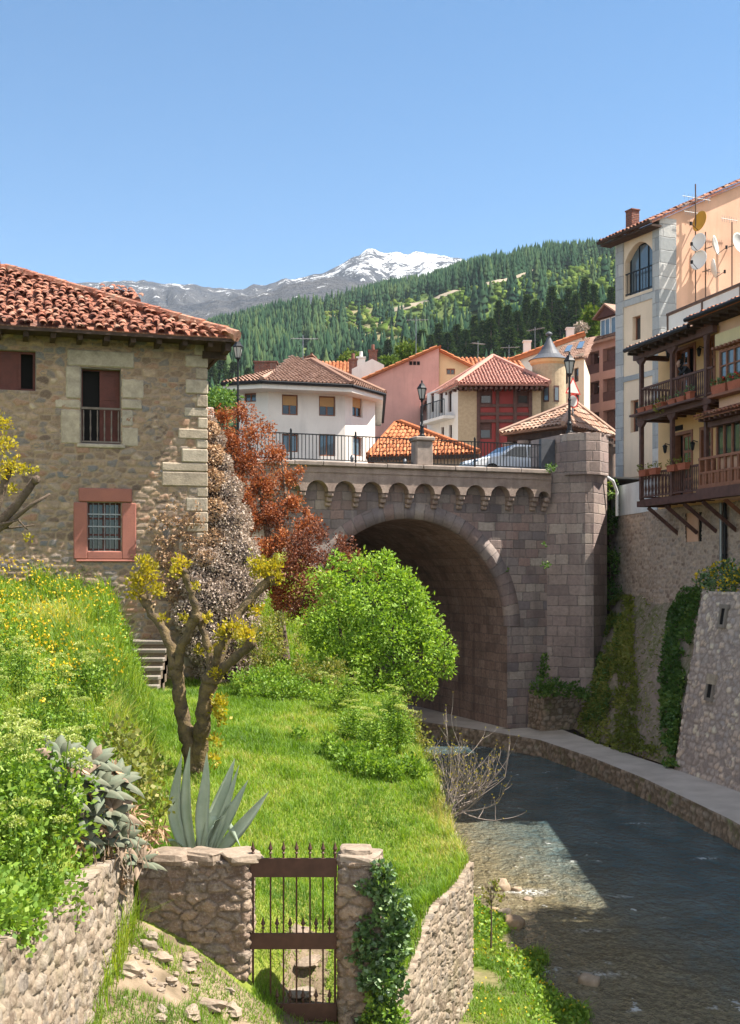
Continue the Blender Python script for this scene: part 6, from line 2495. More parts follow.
bb_ = [(q[0], q[1], -.75, -.01, q[2] - .18, q[2])]
fbox(rp, fl, bb_, M['white_plaster'], 'balcony_slab')
mb = MB()
Rm = Matrix.Translation(fl.loc) @ Matrix.Rotation(fl.a, 4, 'Z')
mb.box(q[0], q[1], -.74, -.70, q[2] + .95, q[2] + 1.0, M=Rm)
n_ = 16
for i in range(n_ + 1):
    x = q[0] + (q[1] - q[0]) * i / n_
    mb.box(x - .015, x + .015, -.735, -.705, q[2], q[2] + .95, M=Rm)
mb.build('balcony_railing', M['iron_black'], rp, True)
body(rp, [(K[0] + .1, K[1] + .4), (Rr[0], Rr[1] + .4), (Rr[0], 81), (Lf[0] + .3, 81), (Lf[0] + .3, Lf[1] + .3)], GZ0, zE - .3, M['dark'], 'rooms')
e0, e1, e2 = (G(424, 77.5), 77.5, zE), (G(456.5, 70.9), 70.9, zE), (G(549.5, 71.0), 71.0, zE)
e3, e4 = (G(549.5, 71), 83, zE), (G(424, 77.5), 83, zE)
apx = (G(493, 77), 77, zat(357, 77))
mb = MB()
for tri in ((e1, e2, apx), (e0, e1, apx), (e2, e3, apx), (e3, e4, apx), (e4, e0, apx)):
    roof_plane(mb, list(tri), .2, .34, 3, thick=.14)
rf = mb.build('roof', M['tile_rose'], rp, True)
mb = MB()
n_ = 17
for i in range(n_):
    x = e1[0] + .2 + (e2[0] - e1[0] - .4) * i / n_
    mb.box(x, x + .15, 71.1, 71.97, zE - .32, zE - .16)
for i in range(10):
    a_ = Vector(e0).lerp(Vector(e1), (i + .5) / 10)
    mb.beam(a_ + Vector((.1, .2, -.24)), a_ + Vector((.75, .7, -.24)), .15, .15)
mb.build('rafter_ends', M['wood_balcony'], rp, True)
mb = MB()
for a_ in (e1, e2, e0):
    mb.tube([Vector(a_) + Vector((0, 0, .08)), Vector(apx) + Vector((0, 0, .08))], .13, 6)
mb.build('hip_tiles', M['tile_rose'], rf, True)

# ---- round turret with a slate cone
td = 73.4
tx = G(549, td)
tu = thing('turret', 'round sand coloured turret with a concave slate cone and ball finial', 'turret', (tx, td, GZ0))
TR = 1.02
mb = MB()
zt_ = zat(366, td)
mb.lathe([(TR, 0), (TR, zt_ - GZ0)], (tx, td, GZ0), 28)
tw_ = mb.build('wall', M['sand_stone'], tu, True, smooth=False)
mb = MB()
mb.lathe([(TR, 0), (TR + .12, .12), (TR + .16, .3), (TR + .1, .34)], (tx, td, zt_), 28)
mb.build('cornice', M['orange_plaster'], tu, True)
mb = MB()
H_ = zat(334, td) - zt_
mb.lathe([(TR + .24, .32), (TR + .02, .45), (TR * .72, .34 * H_), (TR * .48, .5 * H_), (TR * .27, .7 * H_), (.1, .88 * H_), (.07, .93 * H_)], (tx, td, zt_), 28)
mb.lathe([(.05, .93 * H_), (.19, .96 * H_), (.22, H_), (.16, 1.04 * H_), (.03, 1.08 * H_)], (tx, td, zt_), 12)
mb.build('cone_roof', M['slate'], tu, True)
for px in (544, 554):
    x0 = G(px, td) - tx
    ang = math.asin(max(-.95, min(.95, x0 / TR)))
    Rm = Matrix.Translation((tx, td, 0)) @ Matrix.Rotation(ang, 4, 'Z')
    mb = MB()
    mb.box(-.17, .17, -TR - .02, -TR + .15, zat(404, td), zat(388, td), M=Rm)
    w_ = mb.build('window', M['wood_balcony'], tu, True)
    mb = MB()
    mb.box(-.11, .11, -TR - .03, -TR - .015, zat(402.5, td), zat(390, td), M=Rm)
    mb.build('pane', M['glass_blue'], w_, True)

# ---- tiled market pavilion on stone columns
pv_ = thing('market_pavilion', 'open pavilion with a weathered hipped tile roof on stone columns', 'pavilion', (G(560, 56), 56, GZ0))
zE = 13.45
N_, W_, E_, S_ = (G(563, 53.2), 53.2, zE), (G(500, 56.5), 56.5, zE), (G(617, 57.5), 57.5, zE), (G(556, 61), 61, zE)
apx = (G(575, 57), 57, zat(404, 57))
ap2 = (G(545, 57.2), 57.2, zat(411, 57.2))
mb = MB()
roof_plane(mb, [W_, N_, apx], .26, .42, 5)
roof_plane(mb, [N_, E_, apx], .26, .42, 5)
roof_plane(mb, [E_, S_, apx], .3, .5, 3)
roof_plane(mb, [S_, W_, apx], .3, .5, 3)
rf = mb.build('roof', M['tile_pale'], pv_, True)
mb = MB()
for a_ in (N_, W_, E_):
    mb.tube([Vector(a_) + Vector((0, 0, .08)), Vector(apx) + Vector((0, 0, .08))], .13, 6)
mb.build('hip_tiles', M['tile_pale'], rf, True)
mb = MB()
ins = lambda q, k=.12: Vector(q).lerp(Vector((apx[0], apx[1], q[2])), k)
cs_ = [ins(N_), ins(W_), ins(S_), ins(E_)]
for a_, b_ in zip(cs_, cs_[1:] + cs_[:1]):
    mb.beam(a_ - Vector((0, 0, .28)), b_ - Vector((0, 0, .28)), .22, .26)
mb.build('eave_beam', M['wood_old'], pv_, True)
for k, (a_, t) in enumerate(((cs_[0], 0), (cs_[1], 0), (cs_[2], 0), (cs_[3], 0), (cs_[1].lerp(cs_[0], .28), 0))):
    mb = MB()
    mb.lathe([(.28, 0), (.28, .2), (.2, .28), (.17, zE - GZ0 - .85), (.2, zE - GZ0 - .8), (.32, zE - GZ0 - .55), (.32, zE - GZ0 - .42)], (a_.x, a_.y, GZ0), 12)
    mb.build('column', M['corbel'], pv_, True)

# ---- long white wall house with an orange verge
d = 100
lg = thing('long_roof_house', 'pale house whose long orange roof edge climbs towards the brown apartments', 'house', (G(545, d), d, GZ0))
mb = MB()
mb.prism([(G(484, d), GZ0), (G(582, d), GZ0), (G(582, d), zat(336, d)), (G(513, d), zat(361, d)), (G(484, d), zat(371, d))], d, d + 10, 'y')
mb.build('wall', M['white_plaster'], lg, True)
mb = MB()
l0, r0 = (G(482, d), zat(370, d)), (G(584, d), zat(333, d))
roof_plane(mb, [(l0[0], d + 10.3, l0[1]), (l0[0], d - .4, l0[1]), (r0[0], d - .4, r0[1]), (r0[0], d + 10.3, r0[1])], .35, .6, 4, thick=.3)
mb.build('roof', M['tile_orange'], lg, True)
for (px, py) in ((527, 347), (570, 334)):
    c_ = P(px, py, d + 2)
    mb = MB()
    mb.box(c_.x - .3, c_.x + .3, c_.y - .3, c_.y + .3, c_.z - 2, c_.z + .4)
    mb.box(c_.x - .36, c_.x + .36, c_.y - .36, c_.y + .36, c_.z + .4, c_.z + .52)
    mb.build('chimney', M['white_plaster'], lg, True)
d = 93
for i, (x0, x1, py0, py1, mt, lab) in enumerate(((408, 470, 378, 361, 'tile_brown', 'weathered brown roof glimpsed between the pink house and the red panel house'),)):
    pass
d = 96
ro = thing('orange_roof_house', 'house with a weathered orange roof just above the rose roof', 'house', (G(480, d), d, GZ0))
body(ro, [XY(436, d), XY(520, d), (G(520, d), 106), (G(436, d), 106)], GZ0, zat(374, d), M['cream_plaster'])
mb = MB()
roof_plane(mb, [(G(430, d), d - .6, zat(374, d)), (G(528, d), d - .6, zat(374, d)), (G(518, 101), 101, zat(358, 101)), (G(443, 101), 101, zat(360, 101))], .35, .6, 3)
mb.build('roof', M['tile_orange'], ro, True)

# ---- brown house with roof windows beside the turret
d = 90
sk = thing('skylight_house', 'narrow beige house with a brown roof and two roof windows beside the apartments', 'house', (G(570, d), d, GZ0))
fr, L = face(XY(557, d), XY(584, 86))
ops = [fr.rect(564, 568, 372, 384), fr.rect(573.5, 578.5, 368, 382), fr.rect(574, 579, 390, 404)]
fwall(sk, fr, L, GZ0, zat(362, d), ops, M['cream_plaster'])
for r_ in ops:
    fwindow(sk, fr, r_, .12, M['wood_balcony'], M['glass'], 1, 1)
body(sk, [(G(557, d) + .2, d + .3), (G(584, 86), 86.5), (G(590, 96), 96), (G(557, d) + .2, 97)], GZ0, zat(363, d), M['cream_plaster'], 'core')
mb = MB()
rq = [(G(554, d), d - .5, zat(362, d)), (G(587, 85.4), 85.4, zat(357, 85.4)), (G(594, 95), 95, zat(337, 95)), (G(564, 96), 96, zat(345, 96))]
roof_plane(mb, rq, .3, .5, 3)
rf = mb.build('roof', M['tile_brown'], sk, True)
for (s_, t_) in ((.3, .55), (.68, .6)):
    a_ = Vector(rq[0]).lerp(Vector(rq[1]), s_)
    b_ = Vector(rq[3]).lerp(Vector(rq[2]), s_)
    n_ = (Vector(rq[1]) - Vector(rq[0])).cross(b_ - a_).normalized()
    c0, c1 = a_.lerp(b_, t_ - .18), a_.lerp(b_, t_ + .18)
    ex_ = (Vector(rq[1]) - Vector(rq[0])).normalized() * .4
    mb = MB()
    up = n_ * .16
    p_s = [c0 - ex_ + up, c0 + ex_ + up, c1 + ex_ + up, c1 - ex_ + up]
    mb.add(p_s + [q - up for q in p_s], [(0, 1, 2, 3), (0, 4, 5, 1), (1, 5, 6, 2), (2, 6, 7, 3), (3, 7, 4, 0)])
    mb.build('roof_window', M['glass_blue'], rf, True)

# ---- brown apartment block with loggias
near, far = XY(628, 105), None
AF = Frame((G(628, 105), 105, 0), -(90 - 28))
Lb = 7.6
ap_ = thing('apartment_block', 'brown and pink apartment block with rows of recessed balconies and dormers', 'apartment block', AF.loc, AF.a)
z_e = AF.uv(600, 342)[1]
ul, ur = AF.uv(583, 370)[0], .6
um = AF.uv(601, 370)[0]
M['rose_render'] = m_plain('rose render', (0.36, 0.19, 0.15), .9, .15, 1, .1, stain=.15)
M['brown_render'] = m_plain('dark brown parapet', (0.085, 0.035, 0.03), .8, .2, 3, .1)
ops, par = [], []
for (yt, yb) in ((352, 374), (382, 404), (413, 434), (444, 462)):
    zt2, zb2_ = AF.uv(592, yt)[1], AF.uv(592, yb)[1]
    for (a, b) in ((ul + .45, um - .25), (um + .25, ur - .3)):
        ops.append((a, b, zb2_, zt2))
        par.append((a + .02, b - .02, zb2_, zb2_ + (zt2 - zb2_) * .42))
mb = MB()
mb.wall(ul, ur, GZ0, z_e, ops, 0, 1.1)
mb.quad((ul, 8, GZ0), (ul, 0, GZ0), (ul, 0, z_e), (ul, 8, z_e))
mb.build('wall', M['rose_render'], ap_)
mb = MB()
mb.box(ul + .05, ur, 1.1, 8, GZ0, z_e)
mb.build('rear_wall', M['rose_render'], ap_)
for o_, p_q in zip(ops, par):
    a, b, c, e = o_
    mb = MB()
    mb.box(p_q[0], p_q[1], .02, .12, p_q[2], p_q[3])
    mb.build('loggia_parapet', M['brown_render'], ap_)
    window(ap_, a + .15 * (b - a), b - .15 * (b - a), c + .1, e - .25, 1.0, M['white_paint'], M['glass'], .09, 2, 1)
    mb = MB()
    mb.box(a + .02, a + (b - a) * .28, .5, .95, c + .02, e - .05)
    mb.build('loggia_screen', M['wood_balcony'], ap_)
mb = MB()
tiles(mb, (ul - .5, -.8, z_e), (1, 0, 0), (0, .93, .36), [(0, 0), (ur - ul + 1, 0), (ur - ul + 1, 4.6), (0, 4.6)], .35, .5, 3, 0, .02, thick=.25)
rf = mb.build('roof', M['tile_brown'], ap_)
mb = MB()
g_ = AF.rect(590, 618, 314, 334)
mb.box(g_[0], ur, 1.2, 4.5, z_e + .5, g_[3])
mb.build('attic_wall', M['rose_render'], ap_)
for i in range(4):
    x0 = g_[0] + .1 + i * (ur - g_[0]) / 4
    window(ap_, x0, x0 + (ur - g_[0]) / 4 - .12, z_e + .75, g_[3] - .1, 1.12, M['white_paint'], M['glass_blue'], .08, 2, 1, depth=.07)
for (x0, x1) in ((g_[0] - .2, g_[0] + (ur - g_[0]) * .48), (g_[0] + (ur - g_[0]) * .5, ur + .2)):
    m_ = (x0 + x1) / 2
    mb = MB()
    mb.prism([(x0, g_[3]), (x1, g_[3]), (m_, g_[3] + .95)], .75, 4.4, 'y')
    mb.build('dormer_gable', M['brown_render'], rf)
    mb = MB()
    for (pa, pb) in (((x0 - .15, g_[3] - .05), (m_, g_[3] + 1.02)), ((m_, g_[3] + 1.02), (x1 + .15, g_[3] - .05))):
        mb.prism([pa, pb, (pb[0], pb[1] + .16), (pa[0], pa[1] + .16)], .55, 4.5, 'y')
    mb.build('dormer_roof', M['tile_brown'], rf)

# ---- road signs behind the bastion
sg_ = thing('road_sign', 'red rimmed triangle above a red ringed disc on one post behind the bastion', 'road sign', (G(573, 55), 53, 10.9))
sx, sd = G(573, 55), 55
M['sign_red'] = m_plain('sign red', (0.62, 0.05, 0.035), .5, .05, 2, .01)
mb = MB()
mb.tube([(sx, sd + .06, 10.9), (sx, sd + .06, zat(376, sd))], .04, 8)
mb.build('post', M['grey_metal'], sg_, True)
zc, s_ = zat(388, sd), .46
ca, sa = math.cos(.55), math.sin(.55)


def sgn(mb, pts, y0, y1, m=0):
    b = MB()
    b.prism(pts, y0, y1, 'y')
    v = [(sx + x * ca, sd + y + x * sa, z) for x, y, z in b.v]
    mb.add(v, b.f, m)


mb = MB()
sgn(mb, [(-s_, zc - s_ * .6), (s_, zc - s_ * .6), (0, zc + s_ * 1.1)], 0, .02)
tri = mb.build('warning_plate', M['sign_red'], sg_, True)
mb = MB()
sgn(mb, [(-s_ * .78, zc - s_ * .48), (s_ * .78, zc - s_ * .48), (0, zc + s_ * .86)], -.006, -.002)
mb.build('sign_field', M['white_plaster'], tri, True)
zc2 = zat(401, sd)
mb = MB()
sgn(mb, [(.32 * math.cos(2 * PI * k / 20), zc2 + .32 * math.sin(2 * PI * k / 20)) for k in range(20)], 0, .02)
cir = mb.build('disc_plate', M['sign_red'], sg_, True)
mb = MB()
sgn(mb, [(.26 * math.cos(2 * PI * k / 20), zc2 + .26 * math.sin(2 * PI * k / 20)) for k in range(20)], -.006, -.002)
mb.build('sign_field', M['white_plaster'], cir, True)

# ---- television antennas
for (px, y0, y1, d, yaw, lab) in ((303, 335, 364, 67, .4, 'thin television antenna standing on the white house ridge'), (416, 317, 372, 84, .2, 'bare television antenna mast above the pink gable, its arm high over the roofs'),
                                  (478, 341, 372, 98, .8, 'television antenna on the orange roof beside the rose roof apex'), (535, 327, 362, 101, -.6, 'slender television antenna on the long orange roof left of the turret'),
                                  (509, 345, 370, 99, .1, 'short television antenna left of the long roof edge')):
    a_ = P(px, y1, d)
    t = thing('television_antenna', lab, 'antenna', a_)
    H_ = (y1 - y0) / FPX * d
    mb = MB()
    mb.tube([(0, 0, -.6), (0, 0, H_)], .022, 6)
    mb.build('mast', M['grey_metal'], t)
    mb = MB()
    e = Vector((math.cos(yaw), math.sin(yaw), 0))
    f = Vector((-math.sin(yaw), math.cos(yaw), 0))
    zz = H_ - .25
    mb.tube([e * -.7 + Vector((0, 0, zz)), e * .9 + Vector((0, 0, zz + .1))], .014, 5)
    for k in range(8):
        c_ = e * (-.65 + k * .2) + Vector((0, 0, zz + k * .012))
        mb.tube([c_ - f * .3, c_ + f * .3], .007, 4)
    mb.build('yagi', M['grey_metal'], t)
mb = MB()
for k in range(3):
    pass
# ================================================================== vegetation


def leaf_crown(name, label, cat, clumps, per_m2, L, W, mat, stems=(), stem_mat=None, group=None, up=.25, shell=.45, out=.6, loc=None, fold=.12, jit=.3, parts=None, part_name='crown', gap=0.0):
    """clumps: (px, py, d, r) measured spots; leaves through each clump's volume; stems: [(path, radii)]"""
    C = np.array([tuple(P(a, b, d)) + (r,) for a, b, d, r in clumps])
    if loc is None:
        loc = (float(C[:, 0].mean()), float(C[:, 1].mean()), float((C[:, 2] - C[:, 3]).min()))
    t = thing(name, label, cat, loc, 0, group)
    if stems:
        mb = MB()
        for pth, rad in stems:
            mb.tube(pth, rad, 8)
        mb.build('trunk', stem_mat or M['bark'], t, True)
    add_leaves(part_name, C, per_m2, L, W, mat, t, up, shell, out, fold, jit, gap)
    return t


def add_leaves(name, C, per_m2, L, W, mat, parent, up=.25, shell=.45, out=.6, fold=.12, jit=.3, gap=0.0, tone=None):
    pos, dr, rn = [], [], []
    for (x, y, z, r) in C:
        n = int(4 * PI * r * r * per_m2)
        d = RNG.normal(size=(n, 3))
        d /= np.linalg.norm(d, axis=1)[:, None]
        # uneven lumps
        rad = r * (shell + (1 - shell) * RNG.random(n)) * (1 + jit * (fbm(d[:, 0] * 2.3 + x * 3, d[:, 1] * 2.3 + d[:, 2] * 1.7 + z * 3, 3, 3) - .45) * 2)
        p = np.array([x, y, z]) + d * rad[:, None] * np.array([1, 1, .9])
        if gap:
            keep = fbm(p[:, 0] * 3.1 + 5, p[:, 2] * 3.1 + p[:, 1] * 2.1, 31, 3) > gap
            p, d = p[keep], d[keep]
            n = len(p)
        pos.append(p)
        q = d * out + rand_dirs(n) * .7
        q[:, 2] += up
        dr.append(q)
        rn.append(np.clip(RNG.normal(.5, .22, n) + (RNG.random() - .5) * .25, 0, 1))
    pos, dr, rn = np.concatenate(pos), np.concatenate(dr), np.concatenate(rn)
    k = .7 + .6 * RNG.random(len(pos))
    V, F, R = leaf_quads(pos, dr, L * k, W * k, fold, rn)
    return np_mesh(name, V, F, mat, parent, parent is not None, False, {'rnd': R})


# ---- grass -------------------------------------------------------
def sample_ground(n, x0, x1, y0, y1, zone):
    y = y0 * (y1 / y0) ** RNG.random(n)          # denser near the eye
    x = x0 + (x1 - x0) * RNG.random(n)
    keep = (np.abs(x / y) < .36) & zone(x, y)
    x, y = x[keep], y[keep]
    return x, y, ground_z(x, y)


wx = lambda y: np.interp(y, WALLX[:, 1], WALLX[:, 0])
bxf = lambda y: np.interp(y, BANK[:, 1], BANK[:, 0])


def lower_zone(x, y):
    front = (y < 14.55) & (y > 13.9) & ((x < -1.38) | ((x > -.4) & (x < .17)))
    path = (np.abs(x + .75 - (y - 15) * .02) < .22) & (y < 15.4)
    rub = (y < 13.95) & (fbm(x * 1.7, y * 1.7, 8, 3) < .44)
    return (x > bxf(y) + .05) & (x < wx(y) - .02) & ~front & ~(path & (RNG.random(len(x)) < .8)) & ~rub & ~((x > -6.2) & (x < -4.6) & (y > 27.2))


x, y, z = sample_ground(380000, -6.5, 1.6, 11.5, 41, lower_zone)
n = len(x)
pn_ = fbm(x * .8, y * .8, 51, 4)
pf_ = fbm(x * 3, y * 3, 52, 3)
tall = sstep(.46, .62, pf_)
h = (.06 + .07 * RNG.random(n) + .10 * tall * RNG.random(n)) * np.interp(y, [12, 18, 35], [.8, 1, 1.5])
edge = np.exp(-((wx(y) - x) / .25) ** 2)
h = h * (1 + .9 * edge)
wd = np.interp(y, [12, 18, 40], [.008, .011, .022]) * (.7 + .6 * RNG.random(n))
rn = np.clip(.46 + (pn_ - .48) * 1.5 + RNG.normal(0, .17, n) - .12 * tall + .12 * edge, 0, 1)
V, F, R = blades(np.stack([x, y, z - .02], 1), h, wd, .2 + .8 * RNG.random(n), rn)
o = np_mesh('lawn_grass', V, F, M['grass'], attrs={'rnd': R})
o['kind'] = 'stuff'


def upper_zone(x, y):
    return (x < bxf(y) + .35) & (y > 8.2)


x, y, z = sample_ground(150000, -11.5, -2.3, 8.2, 31, upper_zone)
n = len(x)
pf_ = fbm(x * 1.3, y * 1.3, 53, 4)
h = (.18 + .25 * RNG.random(n)) * (.5 + 1.5 * sstep(.35, .65, pf_))
near = np.interp(y, [9, 13], [.55, 1])
h *= near
wd = np.interp(y, [9, 18, 30], [.009, .014, .022]) * (.7 + .6 * RNG.random(n))
rn = np.clip(.45 + (fbm(x * .7, y * .7, 54, 4) - .48) * 1.8 + RNG.normal(0, .18, n), 0, 1)
V, F, R = blades(np.stack([x, y, z - .02], 1), h, wd, .2 + .9 * RNG.random(n), rn)
o = np_mesh('wild_grass', V, F, M['wild'], attrs={'rnd': R})
o['kind'] = 'stuff'
# leafy ground cover between the grasses of the bank
x, y, z = sample_ground(110000, -11.5, -2.4, 9, 30, lambda x, y: upper_zone(x, y) & (fbm(x * .8, y * .8, 57, 3) > .44))
n = len(x)
V, F, R = leaf_quads(np.stack([x, y, z + .05 + .45 * RNG.random(n) * sstep(.4, .65, fbm(x * 1.1, y * 1.1, 58, 3))], 1), rand_dirs(n, .5), (.055 * (.6 + .7 * RNG.random(n)) * np.interp(y, [9, 25], [.8, 1.5])), .04, .15, np.clip(RNG.normal(.5, .25, n), 0, 1))
o = np_mesh('ground_cover', V, F, M['herb'], attrs={'rnd': R})
o['kind'] = 'stuff'
# yellow meadow flowers
x, y, z = sample_ground(4000, -11, -4.3, 15.5, 30, lambda x, y: (x < bxf(y) - .1) & (fbm(x * .55 + 3, y * .55, 59, 3) > .44))
n = len(x)
p = np.stack([x, y, z + .25 + .4 * RNG.random(n)], 1)
V, F, R = leaf_quads(np.repeat(p, 2, 0), rand_dirs(2 * n, .2), .045, .045, .1)
o = np_mesh('meadow_flowers', V, F, M['yellow_flower'], attrs={'rnd': R})
o['kind'] = 'stuff'
# river bank grass
bl, _ = polyline(bankL, 200)
br, _ = polyline(bankR, 200)
n = 150000
q = RNG.random(n)
s_ = RNG.random(n) ** .9
i = np.clip((q * 199).astype(int), 0, 199)
p = bl[i] * (1 - s_[:, None]) + br[i] * s_[:, None]
p[:, :2] += RNG.normal(0, .04, (n, 2))
p[:, 2] += .10 * np.sin(PI * s_) + .30 * (fbm(p[:, 0] * 1.3, p[:, 1] * 1.3, 21, 4) - .47) * np.sin(PI * s_) ** .5 - .02
keep = (p[:, 2] > .13) & (p[:, 1] > 12) & (fbm(p[:, 0] * 1.2, p[:, 1] * 1.2, 63, 3) > np.where(s_ < .25, .42, .25))
p, s2 = p[keep], s_[keep]
n = len(p)
lush = sstep(.55, .8, s2)
h = (.06 + .09 * RNG.random(n)) * (1 + 1.8 * lush)
rn = np.clip(.5 + (fbm(p[:, 0], p[:, 1], 64, 3) - .48) * 1.6 - .3 * lush + RNG.normal(0, .17, n), 0, 1)
V, F, R = blades(p, h, .012 * (.7 + .7 * RNG.random(n)), .3 + .8 * RNG.random(n), rn)
o = np_mesh('bank_grass', V, F, M['grass'], attrs={'rnd': R})
o['kind'] = 'stuff'
k = RNG.random(n) < .012
V, F, R = leaf_quads(p[k] + np.array([0, 0, .16]), rand_dirs(int(k.sum()), .4), .035, .035, .1)
o = np_mesh('bank_flowers', V, F, M['yellow_flower'], attrs={'rnd': R})
o['kind'] = 'stuff'
k = (RNG.random(n) < .16) & (s2 > .35)
V, F, R = leaf_quads(p[k] + np.stack([0 * p[k, 0], 0 * p[k, 0], .03 + .14 * RNG.random(int(k.sum()))], 1), rand_dirs(int(k.sum()), .5), .08, .055, .1)
o = np_mesh('bank_leaves', V, F, M['herb'], attrs={'rnd': R})
o['kind'] = 'stuff'

# ---- tall umbel plants -------------------------------------------


def umbel_mesh(h, ns, seed):
    rs = np.random.default_rng(seed)
    mb = MB()
    lp, ld, up_, ud, hd_ = [], [], [], [], []
    for k in range(ns):
        a = rs.random() * 2 * PI
        sp_ = .10 + .28 * rs.random()
        top = Vector((math.cos(a) * sp_, math.sin(a) * sp_, h * (.72 + .3 * rs.random())))
        base = Vector((math.cos(a) * .04, math.sin(a) * .04, 0))
        mid = base.lerp(top, .5) + Vector((math.cos(a) * .03, math.sin(a) * .03, 0))
        mb.tube([base, mid, top], [.012, .009, .006], 5)
        r_ = .06 + .04 * rs.random()
        for q in range(110):
            d = rs.normal(size=3)
            d /= np.linalg.norm(d)
            d[2] = abs(d[2]) * .75
            up_.append(np.array(top) + d * r_ * np.array([1, 1, .7]))
            ud.append(d + rs.normal(size=3) * .5)
        hd_.append(leaf_quads(np.array(up_), np.array(ud), .03, .022, .1))
        up_, ud = [], []
        for q in range(44):
            t = .2 + .62 * rs.random()
            pt = np.array(base.lerp(top, t))
            d = rs.normal(size=3)
            d[2] = abs(d[2]) * .3 + .1
            d /= np.linalg.norm(d)
            ln = (.12 + .16 * rs.random()) * (1.2 - t * .6)
            for w_ in range(4):
                lp.append(pt + d * ln * (.5 + .25 * w_) + rs.normal(size=3) * .03)
                ld.append(d + rs.normal(size=3) * .6)
    lv = leaf_quads(np.array(lp), np.array(ld), .06 * (.6 + .8 * rs.random(len(lp))), .04, .15)
    return mb, lv, hd_


protos = []
for k in range(4):
    mb, lv, uv_ = umbel_mesh(1.25 + .12 * k, 6 + k, 70 + k)
    t = thing('umbel_plant', 'tall leafy plant carrying round green yellow flower heads on the left bank', 'plant', (0, 0, 0), 0, 'umbel plants on the left bank')
    mb.build('stem', M['herb'], t)
    np_mesh('leaves', lv[0], lv[1], M['herb'], t, attrs={'rnd': lv[2]})
    for h_ in uv_:
        np_mesh('flower_head', h_[0], h_[1], M['umbel'], t, attrs={'rnd': h_[2]})
    protos.append(t)
spots = [(-3.35, 10.3), (-3.9, 10.9), (-3.5, 11.4), (-4.2, 11.9), (-3.15, 11.7), (-3.7, 12.4), (-4.5, 12.9), (-3.25, 12.9), (-3.9, 13.4), (-4.6, 14.2), (-3.45, 13.9), (-4.1, 14.9), (-4.9, 15.4), (-3.7, 15.6),
         (-3.3, 10.9), (-5.2, 16.4), (-4.5, 16.8), (-3.0, 10.6), (-4.1, 17.6), (-5.5, 18.0), (-4.0, 12.7), (-3.55, 9.9), (-5.0, 17.2), (-3.75, 9.6)]
for i, (sx_, sy_) in enumerate(spots):
    o = protos[i % 4] if i < 4 else copy_tree(protos[i % 4])
    o.location = (sx_, sy_, float(ground_z(sx_, sy_)) - .03)
    o.rotation_euler = (0, 0, random.random() * 6.28)
    s_ = random.uniform(.75, 1.1) * (0.85 if sy_ > 13 else 1)
    o.scale = (s_, s_, s_)
for i, (px, d, s_) in enumerate(((352, 24.2, .8), (372, 23.4, .85), (395, 23.8, .9), (340, 26.5, .9), (392, 26.2, .8))):
    o = copy_tree(protos[(i + 1) % 4])
    sx_ = G(px, d)
    o.location = (sx_, d, float(ground_z(sx_, d)) - .03)
    o.scale = (s_ * 1.15, s_ * 1.15, s_ * .8)
    o.rotation_euler = (0, 0, random.random() * 6.28)
    o['label'] = 'pale green umbel plant in the leafy clump in the middle of the lawn'
    o['group'] = 'umbel plants in the lawn clump'

# leafy mass hanging over the near retaining wall
t = thing('overhanging_herb', 'dense glossy green leaves spilling over the near retaining wall', 'plant', (-3.0, 9.4, 3.9))
C = [(-3.12 + .12 * math.sin(k * 2.1), 9.0 + k * .17, 4.18 - .035 * k + .16 * math.sin(k * 1.3), .28 + .06 * math.sin(k * 1.7)) for k in range(14)]
C += [(-2.86, 9.5, 4.0, .18), (-2.84, 9.9, 3.95, .17), (-2.88, 10.4, 3.9, .15)]
add_leaves('foliage', C, 700, .055, .042, M['herb'], t, up=.3, shell=.4, out=.7, jit=.5)
t = thing('wall_top_herbs', 'low green weeds along the top of the near retaining wall before the rosettes', 'plant', (-3.1, 12, 3.8))
C = [(-3.1 + .2 * math.sin(k * 2.7), 10.6 + k * .24, 3.80 + .12 * math.sin(k * 1.9), .2 + .08 * math.sin(k * 2.3)) for k in range(13)]
add_leaves('foliage', C, 420, .06, .045, M['herb'], t, up=.5, shell=.3, out=.6, jit=.5)

# ---- agaves -------------------------------------------------------


def agave_leaf(mb, spine, wmax, thick=.018, m=0, prof=None, side=None, r=None):
    """long tapering leaf: gutter shaped section along a spine"""
    spine = [Vector(q) for q in spine]
    n = len(spine)
    p, f = [], []
    for i, c in enumerate(spine):
        t = i / (n - 1)
        d = (spine[min(i + 1, n - 1)] - spine[max(i - 1, 0)]).normalized()
        s = (side or d.cross(Vector((0, 0, 1)))).normalized()
        s = (s - d * s.dot(d)).normalized()
        nn = s.cross(d).normalized()
        w = wmax * ((.62 + 1.3 * t - 1.0 * t * t) if t < .45 else (.9825 * (1 - ((t - .45) / .55) ** 1.5))) + .003
        g = .28 * w
        th = thick * (1 - .8 * t)
        row = [(-w / 2, g), (-w / 4, g * .3), (0, 0), (w / 4, g * .3), (w / 2, g)]
        for a, b in row:
            p.append(c + s * a + nn * b)
        for a, b in row[::-1]:
            p.append(c + s * a * .96 + nn * (b - th * (1 if abs(a) < w * .4 else .15)))
    k = 10
    for i in range(n - 1):
        for j in range(k):
            f.append((i * k + j, i * k + (j + 1) % k, (i + 1) * k + (j + 1) % k, (i + 1) * k + j))
    f.append(tuple(range(k))[::-1])
    mb.add(p, f, m, r)


